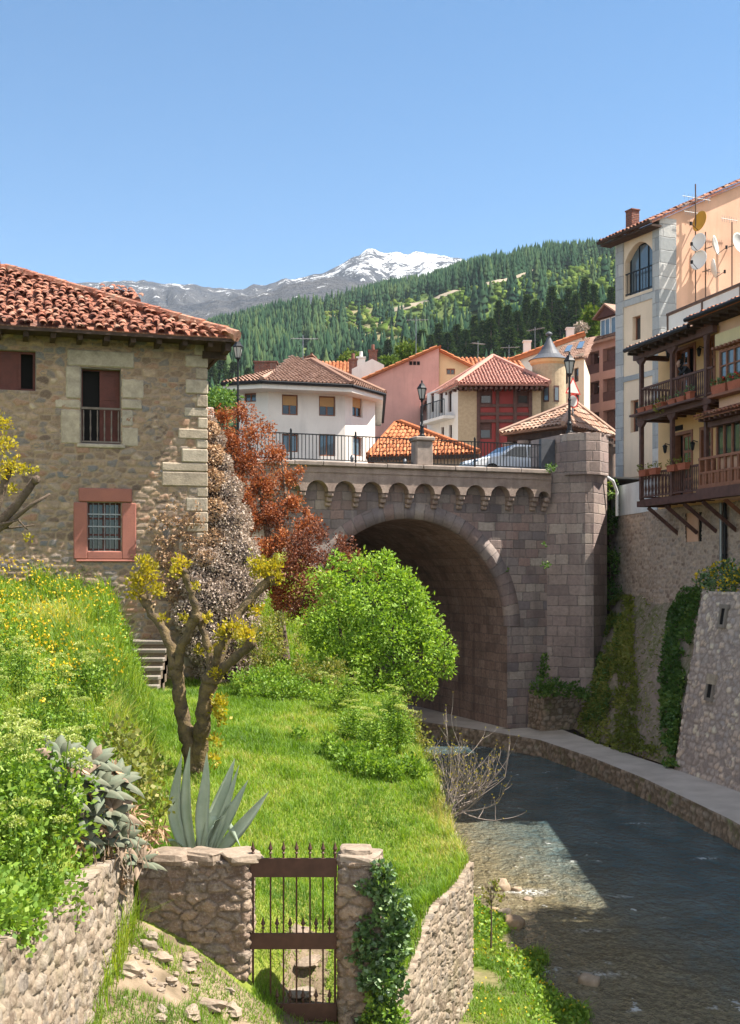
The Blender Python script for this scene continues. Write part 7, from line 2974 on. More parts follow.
ag = thing('agave', 'large blue green agave with stiff pointed leaves behind the gate wall', 'agave', tuple(P(203, 862, 15.0)))
DA = 15.0
for (pts, w_) in (([(186, 856), (172, 815), (176, 780), (182, 754)], .16), ([(194, 856), (186, 810), (187, 775), (190, 747)], .15), ([(203, 858), (201, 815), (205, 785), (207, 752)], .17),
                  ([(204, 858), (212, 825), (223, 795), (235, 758)], .19), ([(208, 858), (222, 820), (232, 790), (239, 765)], .11), ([(208, 860), (221, 832), (234, 810), (248, 780)], .18),
                  ([(208, 862), (228, 840), (247, 818), (269, 791)], .17), ([(198, 858), (204, 832), (214, 816), (222, 818), (232, 832), (240, 846)], .16), ([(190, 858), (179, 845), (170, 838), (164, 842)], .15),
                  ([(200, 858), (209, 842), (222, 846), (230, 858)], .14)):
    dd = random.uniform(-.18, .12)
    sp = [P(a, b, DA + dd * (k / (len(pts) - 1)) + (0.0 if k else 0)) for k, (a, b) in enumerate(pts)]
    # smooth the measured spine
    V_, _ = polyline([tuple(q) for q in sp], 14)
    for _ in range(2):
        V_[1:-1] = (V_[:-2] + V_[1:-1] * 2 + V_[2:]) / 4
    mb = MB()
    dv = Vector(V_[-1]) - Vector(V_[0])
    agave_leaf(mb, V_, w_, .03, side=Vector((1, random.uniform(-.8, .5), 0)).cross(Vector((0, 1, 0))).cross(Vector((0, 1, 0))) * -1 + Vector((0, random.uniform(-.6, .6), 0)))
    mb.build('leaf', M['agave'], ag, True, smooth=True)


def rosette(name, label, c, rad, n, tilt, seed, wl=.11, group=None, dry=.2):
    rs = random.Random(seed)
    t = thing(name, label, 'agave', c, 0, group)
    Rm = Matrix.Rotation(tilt[0], 3, 'X') @ Matrix.Rotation(tilt[1], 3, 'Y')
    for k in range(n):
        a = k * 2.4
        el = .25 + 1.0 * k / n
        ln = rad * (1.15 - .55 * k / n)
        sp = []
        for i in range(7):
            s = i / 6
            e = el - .35 * s * s
            sp.append(Rm @ Vector((math.cos(a) * ln * s * math.cos(e), math.sin(a) * ln * s * math.cos(e), ln * s * math.sin(e))))
        mb = MB()
        agave_leaf(mb, sp, wl * rs.uniform(.95, 1.35), .014, side=Rm @ Vector((-math.sin(a), math.cos(a), 0)))
        mb.build('leaf', M['agave_dry'] if rs.random() < dry else M['agave_small'], t, smooth=True)
    return t


for i, (px, py, d, r_, lab) in enumerate(((75, 775, 12.3, .34, 'topmost agave rosette spilling over the wall with several withered leaves'), (100, 790, 12.6, .36, 'broad agave rosette in the heart of the clump over the wall'),
                                          (112, 812, 12.9, .32, 'half withered agave rosette right of the clump centre'), (85, 815, 12.5, .30, 'agave rosette leaning out of the wall face under the topmost one'),
                                          (138, 862, 13.3, .30, 'small tidy agave rosette hanging lowest at the wall corner'), (66, 798, 12.1, .26, 'small agave rosette half sunk in the green leaves'), (92, 762, 12.5, .3, 'agave rosette at the upper edge of the clump against the green bank'), (118, 780, 13.0, .32, 'agave rosette at the right upper flank of the clump'),
                                          (100, 838, 12.9, .28, 'drooping agave rosette low on the wall above the bare stones'), (122, 838, 13.1, .28, 'agave rosette just above the small tidy one at the wall corner'), (60, 757, 12.0, .28, 'agave rosette peeping out highest on the left of the clump'), (80, 838, 12.5, .24, 'small hanging agave rosette on the left underside of the clump'))):
    rosette('agave_rosette', lab, tuple(P(px, py, d)), r_, 13, (random.uniform(.4, .8), random.uniform(.2, .7)), 40 + i, .12 if i != 4 else .085, dry=.4 if i in (0, 2, 3) else .12)
t = thing('withered_leaves', 'tangle of dry brown leaves and strings below the agave rosettes', 'dead plant', tuple(P(100, 850, 12.8)))
C = [tuple(P(a, b, d)) + (r,) for a, b, d, r in ((95, 800, 12.7, .16), (92, 825, 12.7, .15), (108, 845, 13.0, .14), (100, 865, 12.9, .12), (78, 840, 12.4, .12), (120, 880, 13.2, .11), (145, 842, 13.5, .14), (158, 830, 13.8, .12), (70, 770, 12.2, .14), (110, 770, 12.9, .12), (130, 815, 13.3, .15))]
add_leaves('foliage', C, 300, .12, .03, M['dry_tan'], t, up=-.5, shell=.2, out=.4, fold=.3)
mb = MB()
for k in range(30):
    p0 = P(random.uniform(68, 150), random.uniform(800, 850), random.uniform(12.5, 13.4))
    q = [p0 + Vector((random.uniform(-.05, .05), random.uniform(-.05, .02), -s * random.uniform(.05, .1))) for s in range(5)]
    mb.tube(q, .006, 4)
mb.build('strings', M['agave_dry'], t, True)
leaf_crown('wall_ivy', 'yellow green trailing weeds between the agave rosettes and the gate wall', 'plant', [(140, 790, 13.6, .2), (150, 770, 14.2, .25), (135, 770, 13.6, .22), (158, 805, 14.2, .2), (128, 750, 14, .22), (120, 735, 14.4, .25), (150, 830, 13.8, .14)], 220, .07, .05, M['olive'], shell=.3)

# ---- pollarded trees -----------------------------------------------


def A2P(X, Y, d):
    return P(100 + X / 2.56, 400 + Y / 2.56, d)


D_ = 19.6
pt = thing('pollarded_tree', 'pollarded twin trunk tree with knobbly limbs and yellow green sprouts on the lawn', 'tree', tuple(A2P(240, 950, D_)))
lim = [([(238, 960, 0), (232, 900, 0), (220, 850, .05), (207, 790, .1), (198, 730, .1), (194, 680, .1)], [.17, .15, .135, .13, .12, .12]),
       ([(194, 690, .1), (178, 625, .15), (160, 585, .2), (132, 545, .3), (112, 512, .35)], [.11, .09, .085, .08, .085]),
       ([(196, 690, .1), (210, 630, 0), (232, 580, -.1), (246, 553, -.15)], [.10, .085, .085, .095]),
       ([(244, 560, -.15), (241, 520, -.2), (228, 475, -.2), (214, 440, -.25)], [.075, .065, .06, .065]),
       ([(248, 960, .05), (256, 890, -.02), (264, 820, -.1), (272, 760, -.15), (284, 715, -.2)], [.17, .155, .145, .14, .14]),
       ([(284, 725, -.2), (300, 665, -.1), (325, 605, .1), (352, 552, .25), (395, 500, .4), (432, 465, .5)], [.12, .10, .095, .09, .08, .085]),
       ([(290, 715, -.2), (325, 676, -.4), (358, 650, -.5), (384, 622, -.6)], [.10, .085, .08, .075]),
       ([(280, 720, -.2), (282, 660, -.1), (268, 600, 0), (256, 572, .05)], [.095, .075, .07, .06]),
       ([(300, 680, -.2), (303, 640, -.35), (330, 592, -.4)], [.08, .07, .06])]
mb = MB()
for pts, rad in lim:
    V_, _ = polyline([tuple(A2P(a, b, D_ + c)) for a, b, c in pts], len(pts) * 3)
    r2 = np.interp(np.linspace(0, 1, len(V_)), np.linspace(0, 1, len(rad)), rad)
    V_[1:-1] += RNG.normal(0, .012, (len(V_) - 2, 3))
    r2 = r2 * (1 + .12 * np.sin(np.arange(len(V_)) * 2.1)) * .92
    mb.tube(V_, list(r2), 10)
for (X, Y, c, r_) in ((112, 508, .35, .11), (214, 440, -.25, .09), (436, 462, .5, .11), (386, 620, -.6, .10), (246, 555, -.15, .12), (256, 570, .05, .08), (196, 690, .1, .15), (288, 715, -.2, .17), (330, 592, -.4, .08), (228, 850, .03, .12)):
    rock(mb, A2P(X, Y, D_ + c), (r_, r_, r_), int(X), nu=10, nv=7, rough=.5, flat=1)
mb.build('trunk', M['bark_lichen'], pt, True, smooth=True)
C = [tuple(A2P(a, b, D_ + c)) + (r_,) for a, b, c, r_ in ((100, 470, .35, .26), (130, 440, .4, .2), (110, 420, .3, .18), (88, 500, .3, .14), (150, 490, .3, .16), (205, 420, -.2, .17), (195, 445, -.3, .12), (245, 480, -.2, .10), (420, 440, .5, .25), (445, 425, .45, .18), (400, 420, .5, .17), (455, 460, .5, .13),
                                                           (340, 585, -.4, .22), (375, 600, -.6, .2), (310, 600, -.4, .16), (300, 640, -.3, .13), (398, 540, .3, .15), (300, 700, -.35, .14), (255, 640, 0, .1), (305, 770, -.3, .14), (300, 800, -.3, .12), (215, 560, -.1, .1), (160, 560, .2, .1), (275, 560, .0, .1))]
for c_ in C:
    add_leaves('sprout_tuft', [c_], 330, .065, .045, M['sprout'], pt, up=.6, shell=.15, out=.6, jit=.4)

pt2 = thing('pollarded_tree', 'pollarded tree at the picture edge with cut stubs and yellow sprouts before the stone house', 'tree', tuple(P(-25, 640, 21)))
mb = MB()
for pts, rad in (([(-25, 640), (-22, 580), (-14, 535)], [.16, .14, .13]), ([(-14, 540), (0, 522), (14, 508), (28, 490), (36, 478)], [.10, .09, .08, .07, .065]), ([(-8, 535), (10, 522), (30, 506), (50, 494)], [.05, .045, .035, .02]),
                 ([(-10, 530), (-2, 500), (6, 478), (12, 466)], [.09, .08, .07, .07]), ([(0, 525), (18, 520), (28, 530)], [.03, .02, .01]), ([(-4, 528), (12, 528), (34, 525)], [.03, .02, .01]), ([(-14, 540), (-25, 500), (-28, 470)], [.1, .08, .07])):
    mb.tube([P(a, b, 21 + random.uniform(-.15, .15)) for a, b in pts], rad, 9)
for (a, b, r_) in ((36, 480, .09), (12, 466, .09), (-14, 538, .16)):
    rock(mb, P(a, b, 21), (r_, r_, r_), int(a + 99), rough=.5, flat=1)
mb.build('trunk', M['bark'], pt2, True, smooth=True)
C = [tuple(P(a, b, 21 + random.uniform(-.3, .3))) + (r_,) for a, b, r_ in ((2, 445, .24), (12, 465, .2), (-5, 420, .22), (5, 425, .15), (22, 470, .14), (34, 470, .1), (12, 490, .12), (-18, 450, .3), (28, 538, .08), (0, 470, .2))]
for c_ in C:
    add_leaves('sprout_tuft', [c_], 240, .065, .045, M['sprout'], pt2, up=.5, shell=.15, out=.6, jit=.4)

# ---- withered creeper, copper trees, green bush, shrubs ----------------
cr_ = [(209, 424, 31.2, .22), (213, 440, 31.1, .34), (216, 465, 31, .46), (221, 492, 30.9, .6), (226, 522, 30.8, .72), (230, 555, 30.6, .8), (232, 590, 30.4, .85), (230, 625, 30.2, .85), (224, 660, 30, .8), (212, 600, 29.7, .6), (206, 640, 29.6, .6), (208, 565, 29.9, .5), (196, 585, 29.5, .4), (190, 615, 29.4, .45), (240, 650, 30, .5)]
t = leaf_crown('withered_creeper', 'huge grey withered creeper draped over the corner of the stone house', 'dead creeper', cr_, 600, .065, .042, M['dry'], shell=.82, up=-.3, out=.5, jit=.25, part_name='foliage')
mb = MB()
for a, b, d, r_ in cr_:
    rock(mb, P(a, b, d), (r_ * .8, r_ * .8, r_ * .8), int(a * b) % 997, nu=14, nv=9, flat=1, rough=.2)
mb.build('tangle', m_plain('creeper tangle', (0.10, 0.075, 0.065), .95, .5, 6, .8, .05), t, True)
add_leaves('tan_foliage', [tuple(P(a, b, d)) + (r,) for a, b, d, r in ((209, 430, 30.9, .28), (212, 455, 30.7, .34), (212, 480, 30.5, .36), (213, 510, 30.4, .38), (212, 540, 30.2, .36), (205, 560, 29.7, .3))], 600, .065, .042, M['dry_tan'], t, up=-.3, shell=.7, out=.5)
# its runners on the masonry
t = thing('wall_creeper', 'sparse brown creeper runners on the sunlit lower corner of the house wall', 'dead creeper', tuple(P(180, 560, 29.4)))
n = 3600
px = RNG.normal(182, 16, n)
py = RNG.normal(560, 30, n)
k = (px > 128) & (px < 206) & (py > 500 - .0 * px) & (py < 640) & (py > 470 + (205 - px) * .9) & (fbm(px / 9, py / 9, 5, 3) > .42)
pos = []
for a, b in zip(px[k], py[k]):
    u, z = HF.uv(a, b, -.1 - .1 * RNG.random())
    q = HF.loc + HF.ex * u + HF.ey * (-.1 - .1 * RNG.random())
    pos.append((q.x, q.y, HF.loc.z + z))
V, F, R = leaf_quads(np.array(pos), rand_dirs(len(pos), -.4), .085, .05, .1)
np_mesh('foliage', V, F, M['dry_tan'], t, True, attrs={'rnd': R * .7})

cp_ = [(222, 418, 34.5, .40), (243, 413, 35, .38), (232, 440, 34.5, .55), (258, 432, 35, .5), (246, 462, 34.6, .62), (275, 455, 35, .42), (262, 488, 34.6, .62), (286, 478, 35, .42), (272, 515, 34.4, .62), (252, 520, 34.2, .5), (292, 503, 34.6, .40), (283, 540, 34.2, .52), (262, 550, 34, .5), (300, 470, 35, .16), (306, 512, 34.6, .18), (236, 485, 34.3, .5), (302, 530, 34.2, .42), (312, 522, 34.4, .3), (296, 560, 33.8, .45), (246, 500, 34, .5), (270, 580, 33.6, .6), (285, 600, 33.2, .5)]
leaf_crown('copper_tree', 'tree with rusty orange red young leaves against the bridge end', 'tree', cp_, 420, .075, .046, M['copper'], [([P(285, 660, 33.6), P(275, 580, 34), P(262, 500, 34.6), P(246, 430, 34.8)], [.16, .12, .08, .03]), ([P(272, 560, 34), P(286, 500, 34.6), P(282, 460, 35)], [.08, .05, .02]), ([P(268, 530, 34.3), P(236, 470, 34.5), P(226, 425, 34.5)], [.08, .05, .02])], shell=.2, jit=.7, gap=.29, up=.1)
leaf_crown('copper_shrub', 'dull dark copper shrub between the rusty tree and the bright green bush', 'shrub', [(300, 545, 33.2, .5), (318, 535, 33.4, .42), (338, 545, 33.4, .42), (372, 572, 33.6, .26), (290, 570, 33, .5), (305, 560, 33, .5), (325, 550, 33.2, .5), (348, 560, 33.2, .36), (335, 575, 33, .5), (310, 585, 32.8, .5), (355, 575, 33.2, .3), (322, 600, 32.8, .5), (365, 565, 33.4, .2), (300, 610, 32.6, .5)], 300, .08, .045, M['copper_dark'], shell=.25, jit=.5, gap=.33)
gb = [(335, 585, 31.2, .62), (362, 570, 31.4, .5), (385, 562, 31.6, .38), (398, 580, 31.4, .5), (370, 600, 31, .8), (345, 620, 30.8, .8), (408, 605, 31.2, .62), (425, 625, 31, .5), (390, 635, 30.8, .85), (436, 645, 31, .45), (360, 655, 30.6, .8), (418, 655, 30.8, .62), (445, 668, 31, .32), (400, 680, 30.6, .6), (330, 655, 30.5, .6), (375, 690, 30.4, .5), (320, 625, 30.7, .5), (425, 685, 30.8, .36), (352, 700, 30.2, .5), (412, 588, 31.3, .3), (312, 640, 30.5, .4), (450, 655, 31, .2), (418, 600, 31, .3), (340, 560, 31.4, .3)]
leaf_crown('green_bush', 'big rounded bush of fresh bright green leaves overhanging the river by the bridge arch', 'bush', gb, 260, .10, .052, M['bush'], [([P(370, 760, 30.6), P(375, 700, 30.8), P(380, 620, 31)], [.12, .1, .04]), ([P(372, 720, 30.7), P(400, 660, 31), P(425, 635, 31)], [.08, .05, .02]), ([P(372, 720, 30.6), P(345, 660, 30.8), P(335, 600, 31)], [.08, .05, .02])], shell=.35, jit=.75, up=-.05, out=.75, gap=.29)
leaf_crown('olive_shrub', 'olive green shrub in front of the withered creeper', 'shrub', [(250, 640, 28.6, .4), (268, 630, 28.8, .42), (285, 645, 28.8, .42), (262, 660, 28.4, .42), (292, 665, 28.8, .36), (278, 620, 29.2, .3)], 330, .065, .04, M['olive'], shell=.25, jit=.5, gap=.33)
leaf_crown('dark_shrub', 'glossy dark green shrub low behind the pollarded tree', 'shrub', [(258, 680, 27.6, .36), (275, 690, 27.4, .36), (250, 695, 27.2, .3), (295, 688, 27.6, .36), (315, 695, 27.4, .3), (240, 680, 27.6, .25), (280, 672, 27.8, .3)], 400, .065, .045, M['herb'], shell=.3, jit=.5)
leaf_crown('olive_thicket', 'mixed brownish green thicket in front of the bright green bush', 'shrub', [(310, 675, 28.8, .36), (330, 690, 28.6, .36), (350, 705, 28.2, .36), (372, 715, 28, .34), (392, 715, 28, .3), (335, 670, 29, .36)], 330, .065, .04, M['olive'], shell=.3, jit=.5, gap=.3)
leaf_crown('edge_shrub', 'wilted yellowish shrub along the garden edge above the river', 'shrub', [(402, 705, 26.4, .3), (412, 722, 25.6, .3), (420, 742, 24.6, .28), (428, 760, 23.6, .26), (436, 775, 22.8, .2), (408, 735, 25.2, .24), (398, 720, 26, .24)], 330, .06, .04, M['olive'], shell=.2, jit=.5, gap=.36)
leaf_crown('lawn_clump', 'low dark green leafy clump in the middle of the lawn', 'plant', [(330, 742, 22.6, .22), (350, 760, 21.8, .26), (372, 765, 21.6, .28), (392, 770, 21.6, .26), (410, 765, 22, .24), (340, 750, 22.3, .22), (360, 752, 22.4, .24), (300, 735, 23.5, .2), (385, 755, 22.3, .22), (420, 772, 21.8, .2)], 480, .07, .045, M['herb'], shell=.3, up=.5, jit=.5)
leaf_crown('trunk_shoots', 'yellow shoots at the foot of the pollarded tree', 'plant', [(219, 705, 19.4, .14), (222, 720, 19.4, .12), (216, 740, 19.3, .12), (214, 760, 19.2, .12)], 260, .075, .05, M['sprout'], shell=.15, up=.6)

# ---- bare shrub -----------------------------------------------------
bs = thing('bare_shrub', 'leafless pale shrub with budding tips leaning over the river', 'shrub', tuple(P(452, 815, 20.6)))
mb, tips = MB(), []
rs = random.Random(5)


def twig(p, d, l, r_, lev):
    n = 5
    q = [p]
    dd = d.copy()
    for i in range(n):
        dd = (dd + Vector((rs.gauss(0, .10), rs.gauss(0, .10), .13 + rs.gauss(0, .05)))).normalized()
        q.append(q[-1] + dd * (l / n))
    mb.tube(q, [r_ * (1 - .13 * i) for i in range(n + 1)], 5)
    if lev == 0:
        tips.append(q[-1])
        return
    for k in range(rs.randint(2, 4)):
        i = rs.randint(1, n)
        nd = (dd + Vector((rs.gauss(0, .55), rs.gauss(0, .45), rs.gauss(.1, .3)))).normalized()
        twig(q[i], nd, l * rs.uniform(.4, .7), r_ * .6, lev - 1)
    tips.append(q[-1])


for k in range(30):
    b_ = P(rs.uniform(438, 462), rs.uniform(790, 822), rs.uniform(20.2, 21.2))
    ang = rs.uniform(-.25, 1.45)
    twig(b_, Vector((math.sin(ang) * 1.0, rs.gauss(0, .25), math.cos(ang) * .9 - .15)).normalized(), rs.uniform(.55, .95), .014, 2)
for (ex_, ey_) in ((410, 630), (500, 825), (470, 815)):
    pass
twig(P(462, 812, 20.5), Vector((.9, 0, -.55)).normalized(), .75, .013, 1)
mb.build('branches', M['twig'], bs, True)
tp_ = np.array([tuple(q) for q in tips])
V, F, R = leaf_quads(np.repeat(tp_, 2, 0), rand_dirs(len(tp_) * 2, 1.2), .034, .014, .1)
np_mesh('buds', V, F, M['sprout'], bs, True, attrs={'rnd': R})

# ---- ivy on the pillar, weeds on stone, creepers of the far bank -----
t = thing('pillar_ivy', 'glossy dark ivy climbing over the right side of the gate pillar', 'ivy', (.2, 13.9, 1.4))
iv = []
for k in range(46):
    py = 868 + k * 3.6
    w_ = 8 + 22 * sstep(865, 930, py) - 6 * sstep(960, 1020, py)
    iv.append((378 + 6 * math.sin(k) + (4 if py > 900 else 0) - .02 * (py - 900) + random.uniform(-w_ * .7, w_ * .9), py, 13.92 + random.uniform(-.06, .05), .085))
C = [tuple(P(a, b, d)) + (r,) for a, b, d, r in iv]
C += [tuple(P(a, b, d)) + (r,) for a, b, d, r in ((385, 915, 13.9, .14), (395, 935, 13.9, .15), (388, 955, 13.85, .15), (400, 950, 13.9, .12), (375, 975, 13.85, .12), (385, 985, 13.8, .13), (383, 890, 13.9, .11), (405, 920, 13.95, .1), (362, 940, 13.85, .1))]
add_leaves('leaves', C, 620, .062, .056, M['ivy'], t, up=-.15, shell=.45, out=.9, fold=.08)
C = [tuple(P(a, b, 13.85)) + (r,) for a, b, r in ((378, 1000, .14), (390, 1010, .14), (372, 1018, .12), (400, 1018, .12), (385, 985, .1), (380, 872, .07), (384, 880, .07))]
add_leaves('young_leaves', C, 420, .055, .05, M['herb'], t, up=.0, shell=.4, out=.9, fold=.08)


def slope_leaves(name, label, quad_px, n, L, W, mat, off=.15, d_of=None, up=.1, grass=False):
    """plants hugging the rocky slope: spots measured on the photograph, depth from the slope itself"""
    sl = bpy.data.objects['rocky_slope']
    m = sl.data
    co = np.array([tuple(v.co + sl.location) for v in m.vertices])
    ppx = HX + FPX * co[:, 0] / co[:, 1]
    ppy = HY - FPX * (co[:, 2] - CZ) / co[:, 1]
    pts = []
    poly = np.array(quad_px, float)
    ymin, ymax = poly[:, 2].min(), poly[:, 2].max()
    for _ in range(n):
        y = ymin + (ymax - ymin) * RNG.random()
        a, b = np.interp(y, poly[:, 2], poly[:, 0]), np.interp(y, poly[:, 2], poly[:, 1])
        x = a + (b - a) * RNG.random()
        if fbm(np.array([x / 9.0]), np.array([y / 9.0]), 15, 3)[0] < .33:
            continue
        i = np.argsort((ppx - x) ** 2 + (ppy - y) ** 2)[:3]
        d = co[i, 1].mean()
        pts.append(tuple(P(x, y, d - off * RNG.random() * (1 + RNG.random()))))
    pts = np.array(pts)
    t = thing(name, label, 'creeper', tuple(pts.mean(0)))
    k = len(pts)
    dirs = rand_dirs(k, up) + np.array([-.5, -.5, 0])
    rn = np.clip(.45 + (fbm(pts[:, 1] * 1.5, pts[:, 2] * 1.5, 19, 3) - .48) * 1.6 + RNG.normal(0, .2, k), 0, 1)
    V, F, R = leaf_quads(pts, dirs, L * (.6 + .8 * RNG.random(k)), W, .1, rn)
    np_mesh('foliage', V, F, mat, t, True, attrs={'rnd': R})
    return t


slope_leaves('bank_creeper', 'broad mass of weeds and moss tumbling beside the bridge foot to the path', [(614, 640, 596), (606, 634, 625), (600, 634, 655), (592, 638, 690), (580, 636, 715), (576, 640, 735), (604, 672, 752)], 9000, .16, .075, M['moss_grass'], .3)
slope_leaves('dark_creeper', 'dark creeper curtain in the shaded corner next to the bridge tower', [(606, 618, 480), (604, 620, 560), (600, 624, 620), (590, 616, 680), (582, 604, 720)], 3500, .13, .08, M['creeper'], .35)
slope_leaves('narrow_creeper', 'narrow dark green strip of creeper beside the leaning buttress', [(684, 700, 587), (668, 698, 612), (664, 690, 645), (658, 684, 680), (662, 680, 715), (664, 676, 765)], 6500, .14, .09, M['creeper'], .35)
slope_leaves('rock_weeds', 'thin weeds scattered on the bare rock between the two creeper strips', [(618, 650, 592), (636, 668, 640), (634, 664, 690), (640, 664, 760)], 700, .12, .05, M['moss_grass'], .2)
t = leaf_crown('trough_plants', 'dark green cushion plants on the stone planter at the bridge foot', 'plant', [(540, 688, 45.0, .4), (556, 687, 45.2, .4), (572, 690, 45.4, .38), (548, 690, 44.8, .32), (583, 695, 45.3, .3)], 110, .13, .09, M['creeper'], shell=.4)
leaf_crown('wall_fern', 'dark tuft of weed on the bridge wall above the planter', 'plant', [(543, 668, 45.9, .22), (544, 658, 46.0, .16), (542, 676, 45.9, .2)], 150, .12, .08, M['creeper'], shell=.3)
for i, (px, py, r_, lab) in enumerate(((546, 565, .16, 'small weed tuft in the corner where bridge wall meets the cutwater'), (544, 545, .10, 'tiny weed tuft just above another on the bridge wall'), (508, 570, .07, 'tiny weed on the blocks beside the arch ring'), (551, 468, .2, 'weed tuft under the notice panel at the parapet end'))):
    leaf_crown('wall_weed', lab, 'plant', [(px, py, 46.1 if px > 530 else 46.4, r_)], 170, .10, .06, M['creeper'], shell=.2)
t = leaf_crown('flowering_bush', 'dark bush dotted with yellow blossoms on top of the leaning buttress', 'bush', [(705, 580, 37.2, .36), (720, 574, 36.6, .42), (735, 578, 36, .4), (748, 576, 35.4, .45), (712, 586, 36.6, .3), (730, 588, 35.8, .3), (765, 580, 34.6, .45), (728, 566, 36.6, .25)], 150, .11, .055, M['ivy'], shell=.3, up=.3)
C = [tuple(P(a, b, d)) + (r,) for a, b, d, r in ((706, 578, 36.9, .36), (722, 574, 36.3, .42), (737, 578, 35.7, .42), (728, 588, 35.6, .3), (750, 576, 35.2, .4))]
add_leaves('blossoms', C, 26, .09, .08, M['yellow_flower'], t, shell=.8)

# ---- sapling on the bank ----------------------------------------------
sp_ = thing('sapling', 'thin young sapling with a sparse leaf tuft standing on the grassy river bank', 'sapling', tuple(P(491, 945, 20.8)))
mb = MB()
mb.tube([P(491, 948, 20.8), P(491.5, 920, 20.8), P(491, 890, 20.8)], [.018, .014, .008], 6)
for k in range(5):
    mb.tube([P(491, 905 - k * 3, 20.8), P(491 + random.uniform(-9, 9), 892 - k * 3, 20.8 + random.uniform(-.1, .1))], [.007, .003], 4)
mb.build('stem', M['bark'], sp_, True)
add_leaves('leaves', [tuple(P(a, b, 20.8)) + (r,) for a, b, r in ((486, 895, .12), (494, 885, .12), (499, 898, .1), (489, 905, .1))], 170, .07, .04, M['olive'], sp_, shell=.1, up=.2)

# ---- forest ------------------------------------------------------------
tv, tf = [], []
k = 7
for i in range(4):
    zb_, zt_ = .06 + .215 * i, .06 + .215 * i + .40
    r_ = .205 * (1 - .245 * i)
    b0 = len(tv)
    for j in range(k):
        a = 2 * PI * (j + .5 * (i % 2)) / k
        rr_ = r_ * (1.12 if j % 2 else .82)
        tv.append((rr_ * math.cos(a), rr_ * math.sin(a), zb_ + (.03 if j % 2 else -.02)))
    tv.append((0, 0, min(zt_, 1.0)))
    for j in range(k):
        tf.append((b0 + j, b0 + (j + 1) % k, b0 + k))
tv, tf = np.array(tv), np.array(tf)
zrel = tv[:, 2].copy()


def forest(name, px, d, H, mat, tv=tv, tf=tf, wscale=1.0):
    n = len(px)
    x, z = (px - HX) / FPX * d, hill_z(px, d) - .3
    a = RNG.random(n) * 6.28
    ca, sa = np.cos(a)[:, None], np.sin(a)[:, None]
    wS = (H ** .8 * 1.6 * (.65 + .75 * RNG.random(n)) * wscale)[:, None]
    V = np.empty((n, len(tv), 3))
    V[:, :, 0] = (tv[:, 0] * ca - tv[:, 1] * sa) * wS + x[:, None]
    V[:, :, 1] = (tv[:, 0] * sa + tv[:, 1] * ca) * wS + d[:, None]
    V[:, :, 2] = tv[:, 2] * H[:, None] + z[:, None]
    F = (np.arange(n)[:, None, None] * len(tv) + tf[None]).reshape(-1, tf.shape[1])
    rn = np.clip((RNG.normal(.45, .2, n) + 1.4 * (fbm(px / 26, d / 70, 48, 3) - .47))[:, None] + 0 * tv[:, 2] + RNG.normal(0, .08, (n, len(tv))), 0, 1)
    o = np_mesh(name, V.reshape(-1, 3), F, mat, attrs={'rnd': rn.ravel()})
    o['kind'] = 'stuff'
    return o


n = 120000
px = 120 + 560 * RNG.random(n)
d = np.sqrt(330 ** 2 + (1325 ** 2 - 330 ** 2) * RNG.random(n))
py = HY - (hill_z(px, d) - CZ) / d * FPX
bare = bare_mask(px, py)
mead = meadow_mask(px, py)
dens = np.where(d < 560, .12, np.where(d > 1100, .40, .25))
dens = dens * (1 - .93 * bare) * (1 - .94 * mead)
road = np.interp(px, [380, 388, 425, 455, 480, 505, 522, 541, 550], [0, 312, 303, 292, 286, 281, 276, 268, 0])
dens *= np.where((py > road - 1.5) & (py < road + 7), .02, 1)
thin = sstep(.38, .44, fbm(px / 34, d / 120, 44, 4))
dens *= .05 + .95 * thin
k = RNG.random(n) < dens
H = (5.0 + 9.5 * RNG.random(n) ** 1.5) * (.85 + .5 * fbm(px / 20, d / 60, 46, 2)) * np.interp(d, [400, 900, 1300], [1.55, 1.35, 1.15])
forest('conifer_forest', px[k], d[k], H[k], M['conifer'])
# round scrub and young broadleaf trees on the open slopes
iv_, if_ = [], []
for j in range(5):
    th = PI * j / 4
    for i in range(6):
        a = 2 * PI * (i + .5 * (j % 2)) / 6
        iv_.append((math.sin(th) * math.cos(a) * .5, math.sin(th) * math.sin(a) * .5, .42 - .5 * math.cos(th)))
for j in range(4):
    for i in range(6):
        if_.append((j * 6 + i, j * 6 + (i + 1) % 6, (j + 1) * 6 + (i + 1) % 6, (j + 1) * 6 + i))
iv_, if_ = np.array(iv_), np.array(if_)
iv_ = iv_ * (1 + .25 * RNG.normal(size=(len(iv_), 1)))
k = (RNG.random(n) < np.clip(.055 * mead + .03 * bare + .03, 0, 1)) & (d > 420)
forest('hillside_scrub', px[k] + 3 * RNG.random(int(k.sum())), d[k], (1.4 + 3.6 * RNG.random(int(k.sum())) ** 2.5), M['scrub'], iv_, if_, 1.15)

# forest road: a pale cut strip
rp_ = [(388, 312), (425, 303), (455, 292), (480, 286), (505, 281), (522, 276), (541, 268)]
Vr = []
for a, b in polyline(rp_, 60)[0]:
    dd = np.linspace(420, 1290, 500)
    e = HY - (hill_z(np.full(500, a), dd) - CZ) / dd * FPX
    j = int(np.argmin(np.abs(e - b)))
    Vr.append((a, dd[j]))
Vr = np.array(Vr)
for _ in range(4):
    Vr[1:-1] = (Vr[:-2] + 2 * Vr[1:-1] + Vr[2:]) / 4
rows = []
for a, dd in Vr:
    for off, up_ in ((-9, .6), (0, 1.0), (7, 1.2)):
        q = dd + off
        rows.append(((a - HX) / FPX * q, q, float(hill_z(np.array([a]), np.array([q]))[0]) + up_))
o = np_mesh('forest_road', np.array(rows), grid_faces(len(Vr), 3)[:, ::-1], m_plain('pale forest road', (.30, .25, .18), .95, .2, .3), smooth=True)
o['kind'] = 'structure'

# tall conifers that stand clear above the town roofs: each a tree of its own


